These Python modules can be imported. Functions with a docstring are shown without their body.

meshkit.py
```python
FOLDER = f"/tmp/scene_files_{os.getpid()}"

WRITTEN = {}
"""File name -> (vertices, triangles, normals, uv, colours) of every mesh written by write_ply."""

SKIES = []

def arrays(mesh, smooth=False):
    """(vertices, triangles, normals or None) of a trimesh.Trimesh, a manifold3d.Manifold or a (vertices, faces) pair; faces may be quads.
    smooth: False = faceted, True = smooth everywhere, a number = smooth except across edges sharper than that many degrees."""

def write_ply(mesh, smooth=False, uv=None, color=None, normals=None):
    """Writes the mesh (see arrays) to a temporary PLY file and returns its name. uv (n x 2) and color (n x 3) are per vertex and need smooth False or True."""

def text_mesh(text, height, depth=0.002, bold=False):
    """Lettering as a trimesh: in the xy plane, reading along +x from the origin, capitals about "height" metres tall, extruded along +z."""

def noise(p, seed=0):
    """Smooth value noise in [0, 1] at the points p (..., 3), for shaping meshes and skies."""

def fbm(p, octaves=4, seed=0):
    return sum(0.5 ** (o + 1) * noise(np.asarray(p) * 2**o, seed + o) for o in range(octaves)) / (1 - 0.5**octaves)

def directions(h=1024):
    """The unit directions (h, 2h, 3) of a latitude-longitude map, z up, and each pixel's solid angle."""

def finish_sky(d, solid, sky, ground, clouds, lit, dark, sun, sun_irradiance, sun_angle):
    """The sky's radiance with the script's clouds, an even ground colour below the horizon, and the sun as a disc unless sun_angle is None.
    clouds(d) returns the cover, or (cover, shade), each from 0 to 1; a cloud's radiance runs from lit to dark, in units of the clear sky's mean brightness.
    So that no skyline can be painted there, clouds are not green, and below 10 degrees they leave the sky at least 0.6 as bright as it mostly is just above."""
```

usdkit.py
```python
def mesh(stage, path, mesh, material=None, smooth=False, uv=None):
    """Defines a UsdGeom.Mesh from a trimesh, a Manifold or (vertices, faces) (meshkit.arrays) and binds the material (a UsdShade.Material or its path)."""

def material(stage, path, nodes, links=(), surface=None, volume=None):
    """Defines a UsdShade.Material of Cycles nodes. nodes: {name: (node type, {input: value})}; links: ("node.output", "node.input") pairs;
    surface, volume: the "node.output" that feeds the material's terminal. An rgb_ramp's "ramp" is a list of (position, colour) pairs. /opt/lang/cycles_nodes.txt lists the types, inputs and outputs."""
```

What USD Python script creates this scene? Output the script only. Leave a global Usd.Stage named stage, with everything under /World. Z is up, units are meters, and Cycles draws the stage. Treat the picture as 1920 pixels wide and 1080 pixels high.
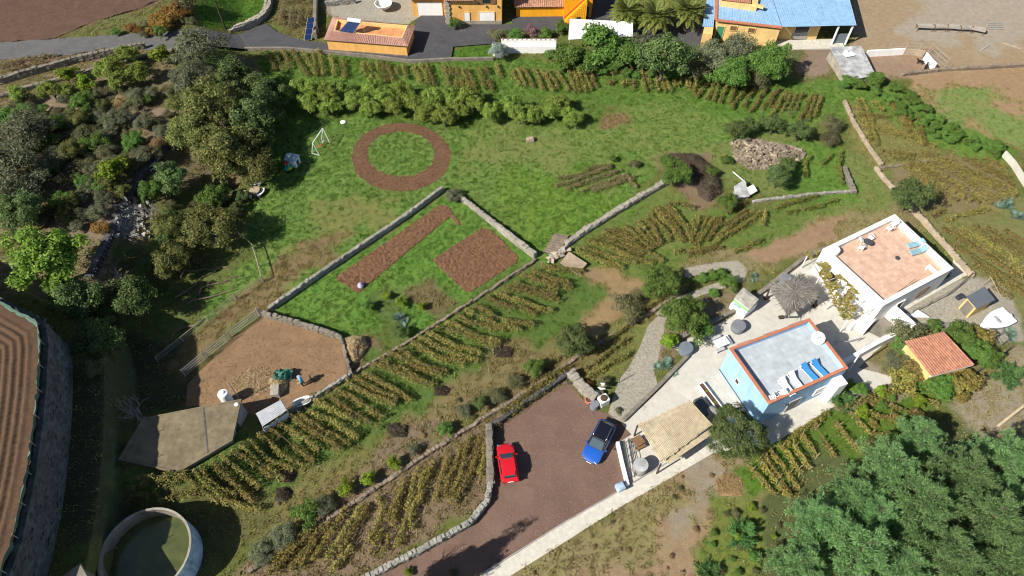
import math, random
import numpy as np
import trimesh
import manifold3d as m3
import shapely
from shapely.geometry import Polygon, Point, LineString, box as sbox
from shapely import affinity
import usdkit, meshkit
from pxr import Usd, UsdGeom, UsdLux, UsdShade, Gf, Sdf, Vt

# ------------------------------------------------------------------ camera, sky, sun, exposure
stage = Usd.Stage.CreateInMemory()
UsdGeom.SetStageUpAxis(stage, UsdGeom.Tokens.z)
UsdGeom.SetStageMetersPerUnit(stage, 1.0)
UsdGeom.Xform.Define(stage, '/World')
UsdGeom.Scope.Define(stage, '/World/Looks')
FPX, CAMH, TILT = 1331.0, 62.0, math.radians(36.0)
cam = UsdGeom.Camera.Define(stage, '/World/camera')
cam.AddTranslateOp().Set(Gf.Vec3d(0, 0, CAMH))
cam.AddRotateXOp().Set(math.degrees(TILT))
cam.CreateHorizontalApertureAttr(36.0)
cam.CreateVerticalApertureAttr(36.0 * 9 / 16)
cam.CreateFocalLengthAttr(36.0 * FPX / 1920)
cam.CreateClippingRangeAttr(Gf.Vec2f(0.5, 3000))
cam.CreateExposureAttr(0.66)
SUN_EL = math.radians(40.0)
SH_DIR = math.radians(31.0)                       # direction in which shadows fall, from +x towards +y
sun_to = np.array([-math.cos(SH_DIR) * math.cos(SUN_EL), -math.sin(SH_DIR) * math.cos(SUN_EL), math.sin(SUN_EL)])
sky = UsdLux.DomeLight.Define(stage, '/World/sky')
skym = usdkit.material(stage, '/World/Looks/sky_material', {
    's': ('sky_texture', {'sky_type': 'single_scattering', 'sun_disc': False, 'sun_elevation': SUN_EL,
                          'sun_rotation': math.atan2(sun_to[0], sun_to[1]), 'altitude': 300.0}),
    'b': ('background_shader', {'strength': 0.06})}, [('s.color', 'b.color')], surface='b.background')
UsdShade.MaterialBindingAPI.Apply(sky.GetPrim()).Bind(skym)
sky.GetPrim().SetCustomDataByKey('kind', 'structure')
sun = UsdLux.DistantLight.Define(stage, '/World/sun')
sun.CreateIntensityAttr(1.25)
sun.CreateAngleAttr(0.5)
sun.CreateColorAttr(Gf.Vec3f(1.0, 0.94, 0.84))
sun.GetPrim().CreateAttribute('inputs:normalize', Sdf.ValueTypeNames.Bool).Set(True)
rot = Gf.Rotation(Gf.Vec3d(0, 0, 1), Gf.Vec3d(*map(float, sun_to)))
sun.AddOrientOp(UsdGeom.XformOp.PrecisionDouble).Set(Gf.Quatd(rot.GetQuat()))

# ------------------------------------------------------------------ pixel -> world
_c, _s = math.cos(TILT), math.sin(TILT)
def ray(px, py):
    x, v = (px - 960) / FPX, (py - 540) / FPX
    return np.array([x, -v * _c + _s, -v * _s - _c])
def at(px, py, z=0.0):
    d = ray(px, py)
    t = (z - CAMH) / d[2]
    return np.array([d[0] * t, d[1] * t, z])
def A2(pts, z=0.0):
    return [tuple(at(x, y, z)[:2]) for x, y in pts]
def proj(P):
    P = np.asarray(P, float)
    X, Y, Z = P[..., 0], P[..., 1], P[..., 2] - CAMH
    yc = Y * _c + Z * _s
    zc = -Y * _s + Z * _c
    return 960 + FPX * X / -zc, 540 - FPX * yc / -zc

# ------------------------------------------------------------------ terrain heights
ZF, ZB, ZS = 8.2, 3.8, 3.0
FIELD = Polygon(A2([(-260, 440), (0, 557), (62, 590), (86, 606), (91, 640), (88, 720), (80, 800), (69, 880), (60, 930), (40, 1020), (14, 1090), (-60, 1300), (-700, 1300), (-900, 600)], ZF))
SCRUB = Polygon(A2([(-600, -500), (330, -500), (335, 100), (345, 150), (335, 235), (300, 285), (262, 330), (222, 400), (190, 470), (165, 520), (60, 560), (-300, 560)], ZS))
BANKP = LineString(A2([(228, 868), (333, 890), (400, 853), (432, 832)], 1.9)).buffer(.4)
FIELDP, SCRUBP = FIELD.buffer(0), SCRUB.buffer(0)
for p_ in (FIELDP, SCRUBP, BANKP): shapely.prepare(p_)
WALLY = at(335, 215, 3.0)[1]
def sstep(a, b, x):
    t = np.clip((x - a) / (b - a), 0, 1)
    return t * t * (3 - 2 * t)
def hgt(x, y):
    x, y = np.asarray(x, float), np.asarray(y, float)
    p = shapely.points(x, y)
    df, ds = shapely.distance(FIELDP, p), shapely.distance(SCRUBP, p)
    a = ZB * (1 - sstep(2.7, 4.0, df))
    drop = 1.3 * (y < WALLY)
    b = np.where(ds < 0.25, ZS, (ZS - drop) * (1 - sstep(1.3, 9.0, ds)))
    b = np.where((ds >= .02) & (ds < 1.3), ZS - drop * np.clip((ds - .02) / 1.28, 0, 1), b)
    dc = shapely.distance(BANKP, p)
    return np.maximum(np.maximum(a, b), 1.9 * (1 - sstep(.1, 3.6, dc)))
def G(px, py):
    z = 0.0
    for _ in range(25):
        p = at(px, py, z)
        z = 0.6 * z + 0.4 * float(hgt(p[0], p[1]))
    p = at(px, py, z)
    return np.array([p[0], p[1], float(hgt(p[0], p[1]))])
def G2(pts):
    return [tuple(G(x, y)[:2]) for x, y in pts]

# ------------------------------------------------------------------ names, things, parts
taken = {}
def numbered(parent, name):
    k = (parent, name)
    n = taken.get(k, 0)
    taken[k] = n + 1
    return f'{parent}/{name}' if n == 0 else f'{parent}/{name}_{n:03d}'
def tag(p, label=None, cat=None, group=None, kind=None):
    p = p.GetPrim() if hasattr(p, 'GetPrim') else p
    for k, v in (('label', label), ('category', cat), ('group', group), ('kind', kind)):
        if v: p.SetCustomDataByKey(k, v)
    return p
def thing(name, label, cat, loc=(0, 0, 0), rz=0.0, group=None, scale=None, ref=None, kind=None):
    x = UsdGeom.Xform.Define(stage, numbered('/World', name))
    x.AddTranslateOp().Set(Gf.Vec3d(*map(float, loc)))
    if rz: x.AddRotateZOp().Set(float(rz))
    if scale is not None: x.AddScaleOp().Set(Gf.Vec3f(*(map(float, scale) if np.ndim(scale) else [scale] * 3)))
    p = tag(x, label, cat, group, kind)
    if ref:
        p.GetReferences().AddInternalReference(ref)
        p.SetInstanceable(True)
    return p
stage.CreateClassPrim('/World/Prototypes')
def proto(name):
    return UsdGeom.Xform.Define(stage, numbered('/World/Prototypes', name)).GetPrim()
LRNG = np.random.default_rng(1234)
class MB:
    def __init__(s): s.v, s.f, s.n, s.l = [], [], 0, {}
    def add(s, v, f, loc=None, rz=0.0):
        v, f = np.asarray(v, float), np.asarray(f, int)
        if rz:
            c, q = math.cos(rz), math.sin(rz)
            v = v @ np.array([[c, q, 0], [-q, c, 0], [0, 0, 1]])
        if loc is not None: v = v + np.asarray(loc, float)
        if f.shape[1] == 4: f = np.vstack([f[:, [0, 1, 2]], f[:, [0, 2, 3]]])
        s.v.append(v); s.f.append(f + s.n); s.n += len(v)
        return s
    def tm(s, m, loc=None, rz=0.0):
        if hasattr(m, 'to_mesh'):
            q = m.to_mesh(); return s.add(q.vert_properties[:, :3], q.tri_verts, loc, rz)
        return s.add(m.vertices, m.faces, loc, rz)
    def box(s, c, size, rz=0.0, bev=0.0):
        sx, sy, sz = size
        if bev > 0:
            b = min(bev, sx / 2.1, sy / 2.1, sz / 2.1)
            P = []
            for i in (-1, 1):
                for j in (-1, 1):
                    for k in (-1, 1):
                        x, y, z = i * sx / 2, j * sy / 2, k * sz / 2
                        P += [(x - i * b, y - j * b, z), (x - i * b, y, z - k * b), (x, y - j * b, z - k * b)]
            return s.tm(m3.Manifold.hull_points(np.array(P)), c, rz)
        v = np.array([[i, j, k] for i in (-1, 1) for j in (-1, 1) for k in (-1, 1)]) * np.array(size) / 2
        f = [[0, 1, 3, 2], [4, 6, 7, 5], [0, 4, 5, 1], [2, 3, 7, 6], [0, 2, 6, 4], [1, 5, 7, 3]]
        return s.add(v, f, c, rz)
    def prism(s, poly, z0, z1):
        for g in getattr(poly, 'geoms', [poly]):
            if g.area > 1e-4:
                m = trimesh.creation.extrude_polygon(g, z1 - z0, engine='earcut')
                s.add(m.vertices, m.faces, (0, 0, z0))
        return s
    def tube(s, pts, r, n=6, cap=True):
        pts = np.asarray(pts, float); m = len(pts)
        r = np.broadcast_to(np.asarray(r, float), (m,))
        t = np.gradient(pts, axis=0); t /= np.maximum(np.linalg.norm(t, axis=1, keepdims=True), 1e-9)
        up = np.where(np.abs(t[:, 2:]) > 0.9, [[1.0, 0, 0]], [[0, 0, 1.0]])
        a = np.cross(t, up); a /= np.maximum(np.linalg.norm(a, axis=1, keepdims=True), 1e-9)
        b = np.cross(a, t)
        th = np.arange(n) / n * 2 * np.pi
        v = (pts[:, None] + r[:, None, None] * (np.cos(th)[None, :, None] * a[:, None] + np.sin(th)[None, :, None] * b[:, None])).reshape(-1, 3)
        f = []
        for i in range(m - 1):
            for j in range(n):
                k = (j + 1) % n
                f.append([i * n + j, i * n + k, (i + 1) * n + k, (i + 1) * n + j])
        s.add(v, np.array(f)[:, ::-1])
        if cap:
            for i0 in (0, (m - 1) * n):
                s.add(v[i0:i0 + n], [[0, j, j + 1] for j in range(1, n - 1)])
        return s
    def lathe(s, prof, n=24, loc=(0, 0, 0)):
        prof = np.asarray(prof, float); m = len(prof)
        th = np.arange(n) / n * 2 * np.pi
        v = np.stack([prof[:, None, 0] * np.cos(th), prof[:, None, 0] * np.sin(th), np.repeat(prof[:, 1:2], n, 1)], -1).reshape(-1, 3)
        f = [[i * n + j, i * n + (j + 1) % n, (i + 1) * n + (j + 1) % n, (i + 1) * n + j] for i in range(m - 1) for j in range(n)]
        return s.add(v, f, loc)
    def beam(s, a, b, w, h):
        a, b = np.asarray(a, float), np.asarray(b, float)
        d = b - a; L = np.linalg.norm(d); d = d / L
        up = np.array([0, 0, 1.0]) if abs(d[2]) < .95 else np.array([0, 1.0, 0])
        q = np.cross(up, d); q /= np.linalg.norm(q); u = np.cross(d, q)
        v = [(a if i == 0 else b) + q * j * w / 2 + u * k * h / 2 for i in (0, 1) for j in (-1, 1) for k in (-1, 1)]
        f = [[0, 1, 3, 2], [4, 6, 7, 5], [0, 4, 5, 1], [2, 3, 7, 6], [0, 2, 6, 4], [1, 5, 7, 3]]
        return s.add(v, f)
    def quads(s, C, U, V):
        """diamond shaped leaves: centre C, half axes U and V"""
        n = len(C)
        v = np.stack([C - U, C + V, C + U, C - V], 1).reshape(-1, 3)
        i = np.arange(n) * 4
        f = np.vstack([np.stack([i, i + 1, i + 2], 1), np.stack([i, i + 2, i + 3], 1)])
        tone = np.clip(.68 * LRNG.random(n) + .32 * (1.6 * meshkit.fbm(C * 1.1, 2, 3) - .3), 0, 1)   # a tone of its own for every leaf, alike within a clump
        s.l[len(s.v)] = np.repeat(tone, 4)
        return s.add(v, f)
    def arrays(s):
        return np.vstack(s.v), np.vstack(s.f)
    def build(s, name, mat, parent='/World', label=None, kind=None, smooth=False):
        pp = str(parent.GetPath()) if hasattr(parent, 'GetPath') else parent
        m = usdkit.mesh(stage, numbered(pp, name), s.arrays(), mat, smooth)
        if s.l and not smooth:
            t = np.concatenate([s.l.get(i, np.full(len(v), .5)) for i, v in enumerate(s.v)])
            UsdGeom.PrimvarsAPI(m).CreatePrimvar('leaftone', Sdf.ValueTypeNames.FloatArray, 'vertex').Set(Vt.FloatArray.FromNumpy(t.astype(np.float32)))
        return tag(m, label, kind=kind)
def one(name, label, cat, mb, mat, group=None, smooth=False, kind=None):
    return tag(mb.build(name, mat, smooth=smooth), label, cat, group, kind)
def struct(name, mb, mat, parent='/World', smooth=False):
    p = mb.build(name, mat, parent, smooth=smooth)
    return tag(p, kind='structure')
ORD = 'first second third fourth fifth sixth seventh eighth ninth tenth eleventh twelfth thirteenth fourteenth fifteenth sixteenth seventeenth eighteenth nineteenth'.split()
TENS = {20: 'twenty', 30: 'thirty', 40: 'forty', 50: 'fifty', 60: 'sixty', 70: 'seventy', 80: 'eighty', 90: 'ninety'}
def nth(i):
    i += 1
    if i < 20: return ORD[i - 1]
    t, r = i // 10 * 10, i % 10
    return (TENS[t][:-1] + 'ieth') if r == 0 else TENS[t] + '-' + ORD[r - 1]

# ------------------------------------------------------------------ materials
M = {}
def mat(name, col, rough=0.8, var=0.15, scale=4.0, bump=0.0, bscale=None, metal=0.0, spec=0.3, var2=None, scale2=0.6, detail=5, streak=0.0):
    """principled with noise on the colour at two scales and a bump"""
    nodes = {'g': ('geometry', {}), 'n': ('noise_texture', {'scale': scale, 'detail': detail, 'roughness': 0.6}),
             'n2': ('noise_texture', {'scale': scale2, 'detail': 8, 'roughness': .68}),
             'm': ('map_range', {'from_min': 0.3, 'from_max': 0.7, 'to_min': 1 - var, 'to_max': 1 + var}),
             'm2': ('map_range', {'from_min': 0.3, 'from_max': 0.7, 'to_min': 1 - (var if var2 is None else var2), 'to_max': 1 + (var if var2 is None else var2)}),
             'x': ('math', {'math_type': 'multiply'}),
             'c': ('mix_color', {'blend_type': 'multiply', 'fac': 1.0, 'a': col, 'use_clamp': False}),
             'p': ('principled_bsdf', {'roughness': rough, 'metallic': metal, 'specular_ior_level': spec})}
    links = [('g.position', 'n.vector'), ('g.position', 'n2.vector'), ('n.fac', 'm.value'), ('n2.fac', 'm2.value'), ('m.result', 'x.value1'), ('m2.result', 'x.value2'),
             ('x.value', 'c.b'), ('c.result', 'p.base_color')]
    if bump:
        nodes['bn'] = ('noise_texture', {'scale': bscale or scale * 2, 'detail': 4})
        nodes['b'] = ('bump', {'strength': 1.0, 'distance': bump})
        links += [('g.position', 'bn.vector'), ('bn.fac', 'b.height'), ('b.normal', 'p.normal')]
    if streak:                                              # rain streaks and blotches of dirt that run down the surface
        nodes['mp'] = ('mapping', {'scale': (1.8, 1.8, .30)}); nodes['sn'] = ('noise_texture', {'scale': 1.0, 'detail': 6, 'roughness': .65})
        nodes['sm'] = ('map_range', {'from_min': .35, 'from_max': .62, 'to_min': 1 - streak, 'to_max': 1.0, 'clamp': True}); nodes['x2'] = ('math', {'math_type': 'multiply'})
        links = [l for l in links if l != ('x.value', 'c.b')] + [('g.position', 'mp.vector'), ('mp.vector', 'sn.vector'), ('sn.fac', 'sm.value'), ('x.value', 'x2.value1'), ('sm.result', 'x2.value2'), ('x2.value', 'c.b')]
    M[name] = usdkit.material(stage, '/World/Looks/' + name, nodes, links, surface='p.BSDF')
    return M[name]
def leafmat(name, ramp, trans=0.4, rough=0.6, gain=2.1):
    ramp = [(p, tuple(min(.85, v * gain) for v in c)) for p, c in ramp]
    r2 = [(i / (len(ramp) - 1), c) for i, c in enumerate(ramp)] if np.ndim(ramp[0][-1]) == 0 and len(ramp[0]) == 3 else ramp
    nodes = {'g': ('attribute', {'attribute': 'leaftone'}), 'o': ('object_info', {}), 'r': ('rgb_ramp', {'ramp': r2}),
             'm': ('map_range', {'from_min': 0.0, 'from_max': 1.0, 'to_min': 0.78, 'to_max': 1.22}), 'hm': ('map_range', {'from_min': 0.0, 'from_max': 1.0, 'to_min': 0.490, 'to_max': 0.522}), 'hs': ('hsv', {}),
             'c': ('mix_color', {'blend_type': 'multiply', 'fac': 1.0, 'use_clamp': False}),
             'p': ('principled_bsdf', {'roughness': rough, 'specular_ior_level': 0.25}), 't': ('translucent_bsdf', {}), 'x': ('mix_closure', {'fac': trans})}
    links = [('g.fac', 'r.fac'), ('o.random', 'm.value'), ('o.random', 'hm.value'), ('hm.result', 'hs.hue'), ('r.color', 'hs.color'), ('hs.color', 'c.a'), ('m.result', 'c.b'), ('c.result', 'p.base_color'), ('c.result', 't.color'),
             ('p.BSDF', 'x.closure1'), ('t.BSDF', 'x.closure2')]
    M[name] = usdkit.material(stage, '/World/Looks/' + name, nodes, links, surface='x.closure')
    return M[name]
# ------------------------------------------------------------------ material library
mat('concrete_pale', (.475, .455, .405), .9, .09, 1.6, .004, 30, var2=.08)
mat('concrete_walk', (.50, .475, .41), .9, .14, 2.5, .004, 30, var2=.08)
mat('concrete_old', (.185, .165, .135), .95, .22, 2.0, .01, 14, var2=.3)
mat('plaster_white', (.80, .79, .77), .8, .04, 2.0, streak=.12)
mat('plaster_blue', (.31, .50, .74), .8, .05, 1.5, streak=.16)
mat('plaster_orange', (.72, .40, .12), .85, .07, 1.5, streak=.16)
mat('plaster_yellow', (.80, .36, .012), .8, .05, 1.5, streak=.16)
mat('plaster_cream', (.70, .48, .20), .85, .08, 1.5, streak=.16)
mat('plaster_grey', (.28, .27, .26), .9, .2, 1.5, .004)
mat('concrete_mossy', (.165, .135, .085), .95, .22, 2.0, .01, 14, var2=.3)
mat('stone_grey', (.26, .25, .22), .95, .35, 2.2, .02, 14, var2=.25)
mat('stone_pale', (.29, .265, .22), .95, .25, 2.2, .02, 14, var2=.2)
mat('stone_brown', (.20, .16, .12), .95, .3, 2.0, .02, 14, var2=.25)
mat('stone_dark', (.075, .075, .078), .95, .5, 1.6, .03, 10, var2=.3)
mat('stone_tan', (.34, .275, .20), .95, .2, 2.0, .02, 14, var2=.2)
mat('asphalt', (.062, .062, .068), .9, .15, 3.0, .003, 60, var2=.2)
mat('asphalt_worn', (.105, .103, .102), .92, .15, 2.0, .003, 60, var2=.15)
mat('gravel_red', (.150, .095, .072), .95, .22, 9.0, .02, 24, var2=.20, scale2=.35)
mat('cobble', (.27, .25, .20), .95, .3, 4.0, .02, 9, var2=.12)
mat('soil_red', (.150, .080, .043), .97, .25, 5.0, .05, 5, var2=.10)
mat('soil_furrow', (.085, .050, .030), .97, .2, 4.0, .02, 8, var2=.12)
mat('soil_dark', (.095, .056, .038), .97, .25, 4.0, .03, 6, var2=.15)
mat('soil_ring', (.140, .076, .042), .97, .22, 4.0, .03, 8, var2=.15)
mat('dirt_paddock', (.20, .126, .07), .97, .18, 4.0, .02, 10, var2=.20)
mat('terracotta', (.42, .16, .09), .8, .15, 3.0)
mat('tile_roof', (.36, .165, .105), .85, .40, 3.0, .004, 20, var2=.15)
mat('tile_eaves', (.36, .20, .155), .85, .25, 4.0, .004, 20, var2=.15)
mat('tile_roof_worn', (.36, .20, .13), .9, .35, 3.0, .004, 20, var2=.25)
mat('deck_orange', (.56, .25, .105), .85, .18, 1.2, var2=.25)
mat('wood_grey', (.31, .285, .245), .9, .25, 6.0, .004, 30)
mat('wood_brown', (.17, .095, .05), .85, .25, 6.0, .004, 30)
mat('wood_dark', (.06, .04, .03), .8, .25, 6.0)
mat('cane', (.42, .35, .235), .85, .22, 3.0, .003, 40, var2=.15)
mat('thatch', (.20, .185, .165), .95, .35, 5.0, .03, 12, var2=.2)
mat('straw', (.42, .335, .19), .95, .25, 4.0, .03, 12)
mat('metal_grey', (.45, .46, .47), .45, .12, 2.0, metal=.5)
mat('metal_dark', (.08, .085, .09), .5, .15, 2.0, metal=.3)
mat('metal_white', (.78, .78, .78), .5, .05, 2.0)
mat('sheet_metal', (.52, .54, .56), .5, .12, 1.5, metal=.25, var2=.1)
mat('sheet_blue', (.26, .43, .64), .5, .05, 1.0, var2=.08, streak=.22)
mat('sheet_grey', (.34, .345, .35), .8, .3, 1.2, var2=.3)
mat('plastic_white', (.80, .80, .80), .45, .03, 2.0)
mat('plastic_cushion_blue', (.05, .25, .58), .7, .08, 3.0)
mat('cushion_teal', (.22, .38, .45), .8, .15, 4.0)
mat('paint_red', (.50, .010, .018), .32, .02, 1.0, spec=.5)
mat('paint_blue', (.012, .085, .40), .28, .02, 1.0, spec=.5)
mat('paint_black', (.008, .011, .018), .25, .02, 1.0, spec=.5)
mat('glass_dark', (.015, .025, .035), .12, .02, 1.0, spec=.6)
mat('glass_screen', (.05, .08, .10), .12, .02, 1.0, spec=.6)
mat('rubber', (.02, .02, .02), .9, .1, 4.0)
mat('chrome', (.7, .7, .72), .25, .02, 1.0, metal=.9)
mat('lamp_red', (.5, .01, .01), .3, .02, 1.0)
mat('solar_cell', (.012, .03, .10), .18, .1, 2.0, spec=.6)
mat('green_paint', (.06, .22, .12), .6, .1, 2.0)
mat('green_pale', (.24, .46, .20), .7, .06, 2.0)
mat('red_paint', (.55, .06, .02), .7, .1, 2.0)
mat('net_green', (.07, .13, .10), .8, .25, 6.0, var2=.2)
mat('rock_white', (.74, .72, .68), .9, .08, 3.0, .02, 8)
mat('rubber_grey', (.17, .18, .20), .8, .12, 3.0)
mat('slate_blue', (.14, .17, .20), .7, .1, 2.0)
mat('cloth_teal', (.08, .36, .46), .8, .1, 4.0)
mat('cloth_dark', (.03, .035, .05), .85, .1, 4.0)
mat('skin', (.45, .26, .18), .6, .04, 4.0)
mat('hair_dark', (.03, .02, .015), .7, .1, 8.0)
mat('bark', (.11, .085, .06), .95, .3, 6.0, .02, 14)
mat('twig_grey', (.25, .22, .19), .95, .25, 4.0)
mat('twig_brown', (.17, .12, .09), .95, .3, 4.0)
mat('lavender', (.42, .38, .52), .6, .08, 4.0)
mat('tarp_green', (.03, .115, .09), .5, .2, 3.0)
mat('shed_roof_dark', (.10, .115, .135), .7, .06, 1.0)
mat('tank_blue', (.36, .47, .60), .8, .2, 1.2, var2=.15, streak=.4)
mat('toy_red', (.6, .04, .04), .4, .05, 2.0)
mat('toy_green', (.03, .40, .28), .4, .05, 2.0)
mat('toy_yellow', (.55, .62, .03), .4, .05, 2.0)
mat('pot_clay', (.55, .20, .13), .8, .1, 4.0)
mat('fur_black', (.012, .012, .012), .8, .2, 8.0)
mat('manure', (.26, .17, .09), .97, .35, 4.0, .05, 8, var2=.2)
M['water'] = usdkit.material(stage, '/World/Looks/water', {
    'g': ('geometry', {}), 'n': ('noise_texture', {'scale': .8, 'detail': 4}), 'b': ('bump', {'distance': .01}),
    'r': ('rgb_ramp', {'ramp': [(.3, (.050, .062, .022)), (.62, (.085, .10, .036)), (.75, (.12, .13, .05))]}),
    'p': ('principled_bsdf', {'roughness': .12, 'specular_ior_level': .5})},
    [('g.position', 'n.vector'), ('n.fac', 'b.height'), ('b.normal', 'p.normal'), ('n.fac', 'r.fac'), ('r.color', 'p.base_color')], surface='p.BSDF')
def tilemat(name, c1, c2, mortar, w, h, rz):
    M[name] = usdkit.material(stage, '/World/Looks/' + name, {
        'g': ('geometry', {}), 'mp': ('mapping', {'rotation': (0, 0, -rz)}),
        't': ('brick_texture', {'offset': 0.0, 'color1': c1, 'color2': c2, 'mortar': mortar, 'scale': 1.0, 'mortar_size': .012, 'brick_width': w, 'row_height': h}),
        'n': ('noise_texture', {'scale': 1.2, 'detail': 6}), 'mr': ('map_range', {'from_min': .3, 'from_max': .7, 'to_min': .86, 'to_max': 1.12}),
        'c': ('mix_color', {'blend_type': 'multiply', 'fac': 1.0, 'use_clamp': False}), 'p': ('principled_bsdf', {'roughness': .8, 'specular_ior_level': .3})},
        [('g.position', 'mp.vector'), ('mp.vector', 't.vector'), ('g.position', 'n.vector'), ('n.fac', 'mr.value'), ('t.color', 'c.a'), ('mr.result', 'c.b'), ('c.result', 'p.base_color')], surface='p.BSDF')
# foliage: a ramp that each leaf samples on its own
leafmat('leaf_vine', [(.0, (.030, .038, .012)), (.2, (.06, .07, .018)), (.45, (.125, .118, .032)), (.65, (.19, .15, .042)), (.8, (.14, .095, .036)), (1, (.24, .195, .07))], gain=1.72)
leafmat('leaf_vine_yellow', [(.0, (.04, .045, .016)), (.3, (.12, .11, .03)), (.6, (.22, .18, .045)), (.8, (.155, .105, .04)), (1, (.27, .215, .08))], gain=1.6)
leafmat('leaf_vine_green', [(.0, (.035, .055, .014)), (.4, (.085, .105, .02)), (.7, (.17, .15, .035)), (1, (.15, .10, .04))], gain=1.55)
leafmat('leaf_vine_brown', [(.0, (.05, .046, .024)), (.4, (.12, .10, .05)), (.7, (.19, .145, .07)), (1, (.11, .075, .045))], gain=1.55)
leafmat('leaf_citrus', [(.0, (.025, .045, .010)), (.35, (.065, .092, .018)), (.65, (.115, .14, .026)), (1, (.165, .215, .04))], gain=2.4)
leafmat('leaf_olive', [(.0, (.026, .038, .012)), (.35, (.065, .078, .022)), (.65, (.115, .118, .034)), (1, (.19, .185, .06))], gain=2.0)
leafmat('leaf_bright', [(.0, (.055, .10, .014)), (.5, (.12, .18, .022)), (1, (.22, .27, .05))], gain=1.5)
leafmat('leaf_lime', [(.0, (.08, .14, .012)), (.5, (.17, .24, .02)), (1, (.28, .33, .04))], gain=1.25)
leafmat('leaf_dark', [(.0, (.022, .040, .014)), (.5, (.055, .082, .026)), (1, (.125, .155, .052))])
leafmat('leaf_mid', [(.0, (.03, .06, .014)), (.5, (.06, .105, .02)), (1, (.11, .16, .035))])
leafmat('leaf_grey', [(.0, (.05, .06, .035)), (.5, (.09, .10, .055)), (1, (.18, .185, .11))], gain=1.75)
leafmat('leaf_scrub', [(.0, (.045, .055, .025)), (.5, (.085, .085, .04)), (.8, (.12, .105, .055)), (1, (.18, .15, .085))], gain=1.9)
leafmat('leaf_dry', [(.0, (.10, .07, .04)), (.5, (.17, .12, .06)), (1, (.25, .17, .08))])
leafmat('leaf_twig', [(.0, (.035, .028, .022)), (.5, (.085, .062, .045)), (1, (.19, .145, .105))], gain=1.2)
leafmat('leaf_orange', [(.0, (.16, .09, .03)), (.5, (.28, .15, .04)), (1, (.36, .22, .07))], gain=1.1)
leafmat('leaf_silver', [(.0, (.16, .21, .18)), (.5, (.28, .34, .30)), (1, (.36, .42, .38))], gain=1.1)
leafmat('leaf_agave', [(.0, (.10, .16, .12)), (.5, (.16, .24, .18)), (1, (.26, .34, .27))], gain=1.2)
leafmat('leaf_pine', [(.0, (.030, .052, .020)), (.5, (.068, .118, .044)), (.85, (.112, .175, .064)), (1, (.165, .225, .08))], gain=2.45)
leafmat('leaf_feather', [(.0, (.03, .075, .025)), (.5, (.06, .13, .04)), (1, (.10, .19, .06))])
leafmat('leaf_palm', [(.0, (.05, .08, .015)), (.5, (.10, .13, .025)), (1, (.19, .20, .05))])
leafmat('leaf_purple', [(.0, (.07, .04, .05)), (.5, (.12, .07, .08)), (1, (.17, .11, .11))])
leafmat('grass_blade', [(.0, (.045, .095, .012)), (.5, (.075, .14, .018)), (1, (.12, .185, .03))], gain=1.5)
leafmat('grass_dry', [(.0, (.10, .09, .03)), (.5, (.17, .14, .06)), (1, (.24, .19, .09))])
leafmat('petal_white', [(.0, (.6, .6, .6)), (1, (.8, .8, .8))], .2, gain=1)
leafmat('petal_yellow', [(.0, (.5, .5, .06)), (1, (.7, .68, .2))], .2, gain=1)

# ------------------------------------------------------------------ the ground: one sheet whose colour map says what grows or lies where
LAWN_C, GREEN_C = (.124, .198, .046), (.105, .202, .036)
MIX_C, DRY_C, TAN_C, BROWN_C, DUST_C = (.10, .115, .032), (.17, .135, .062), (.225, .165, .085), (.19, .115, .065), (.27, .20, .12)
SCRUB_C, DEEP_C, OLIVE_C = (.155, .13, .075), (.05, .065, .022), (.115, .115, .03)
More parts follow.
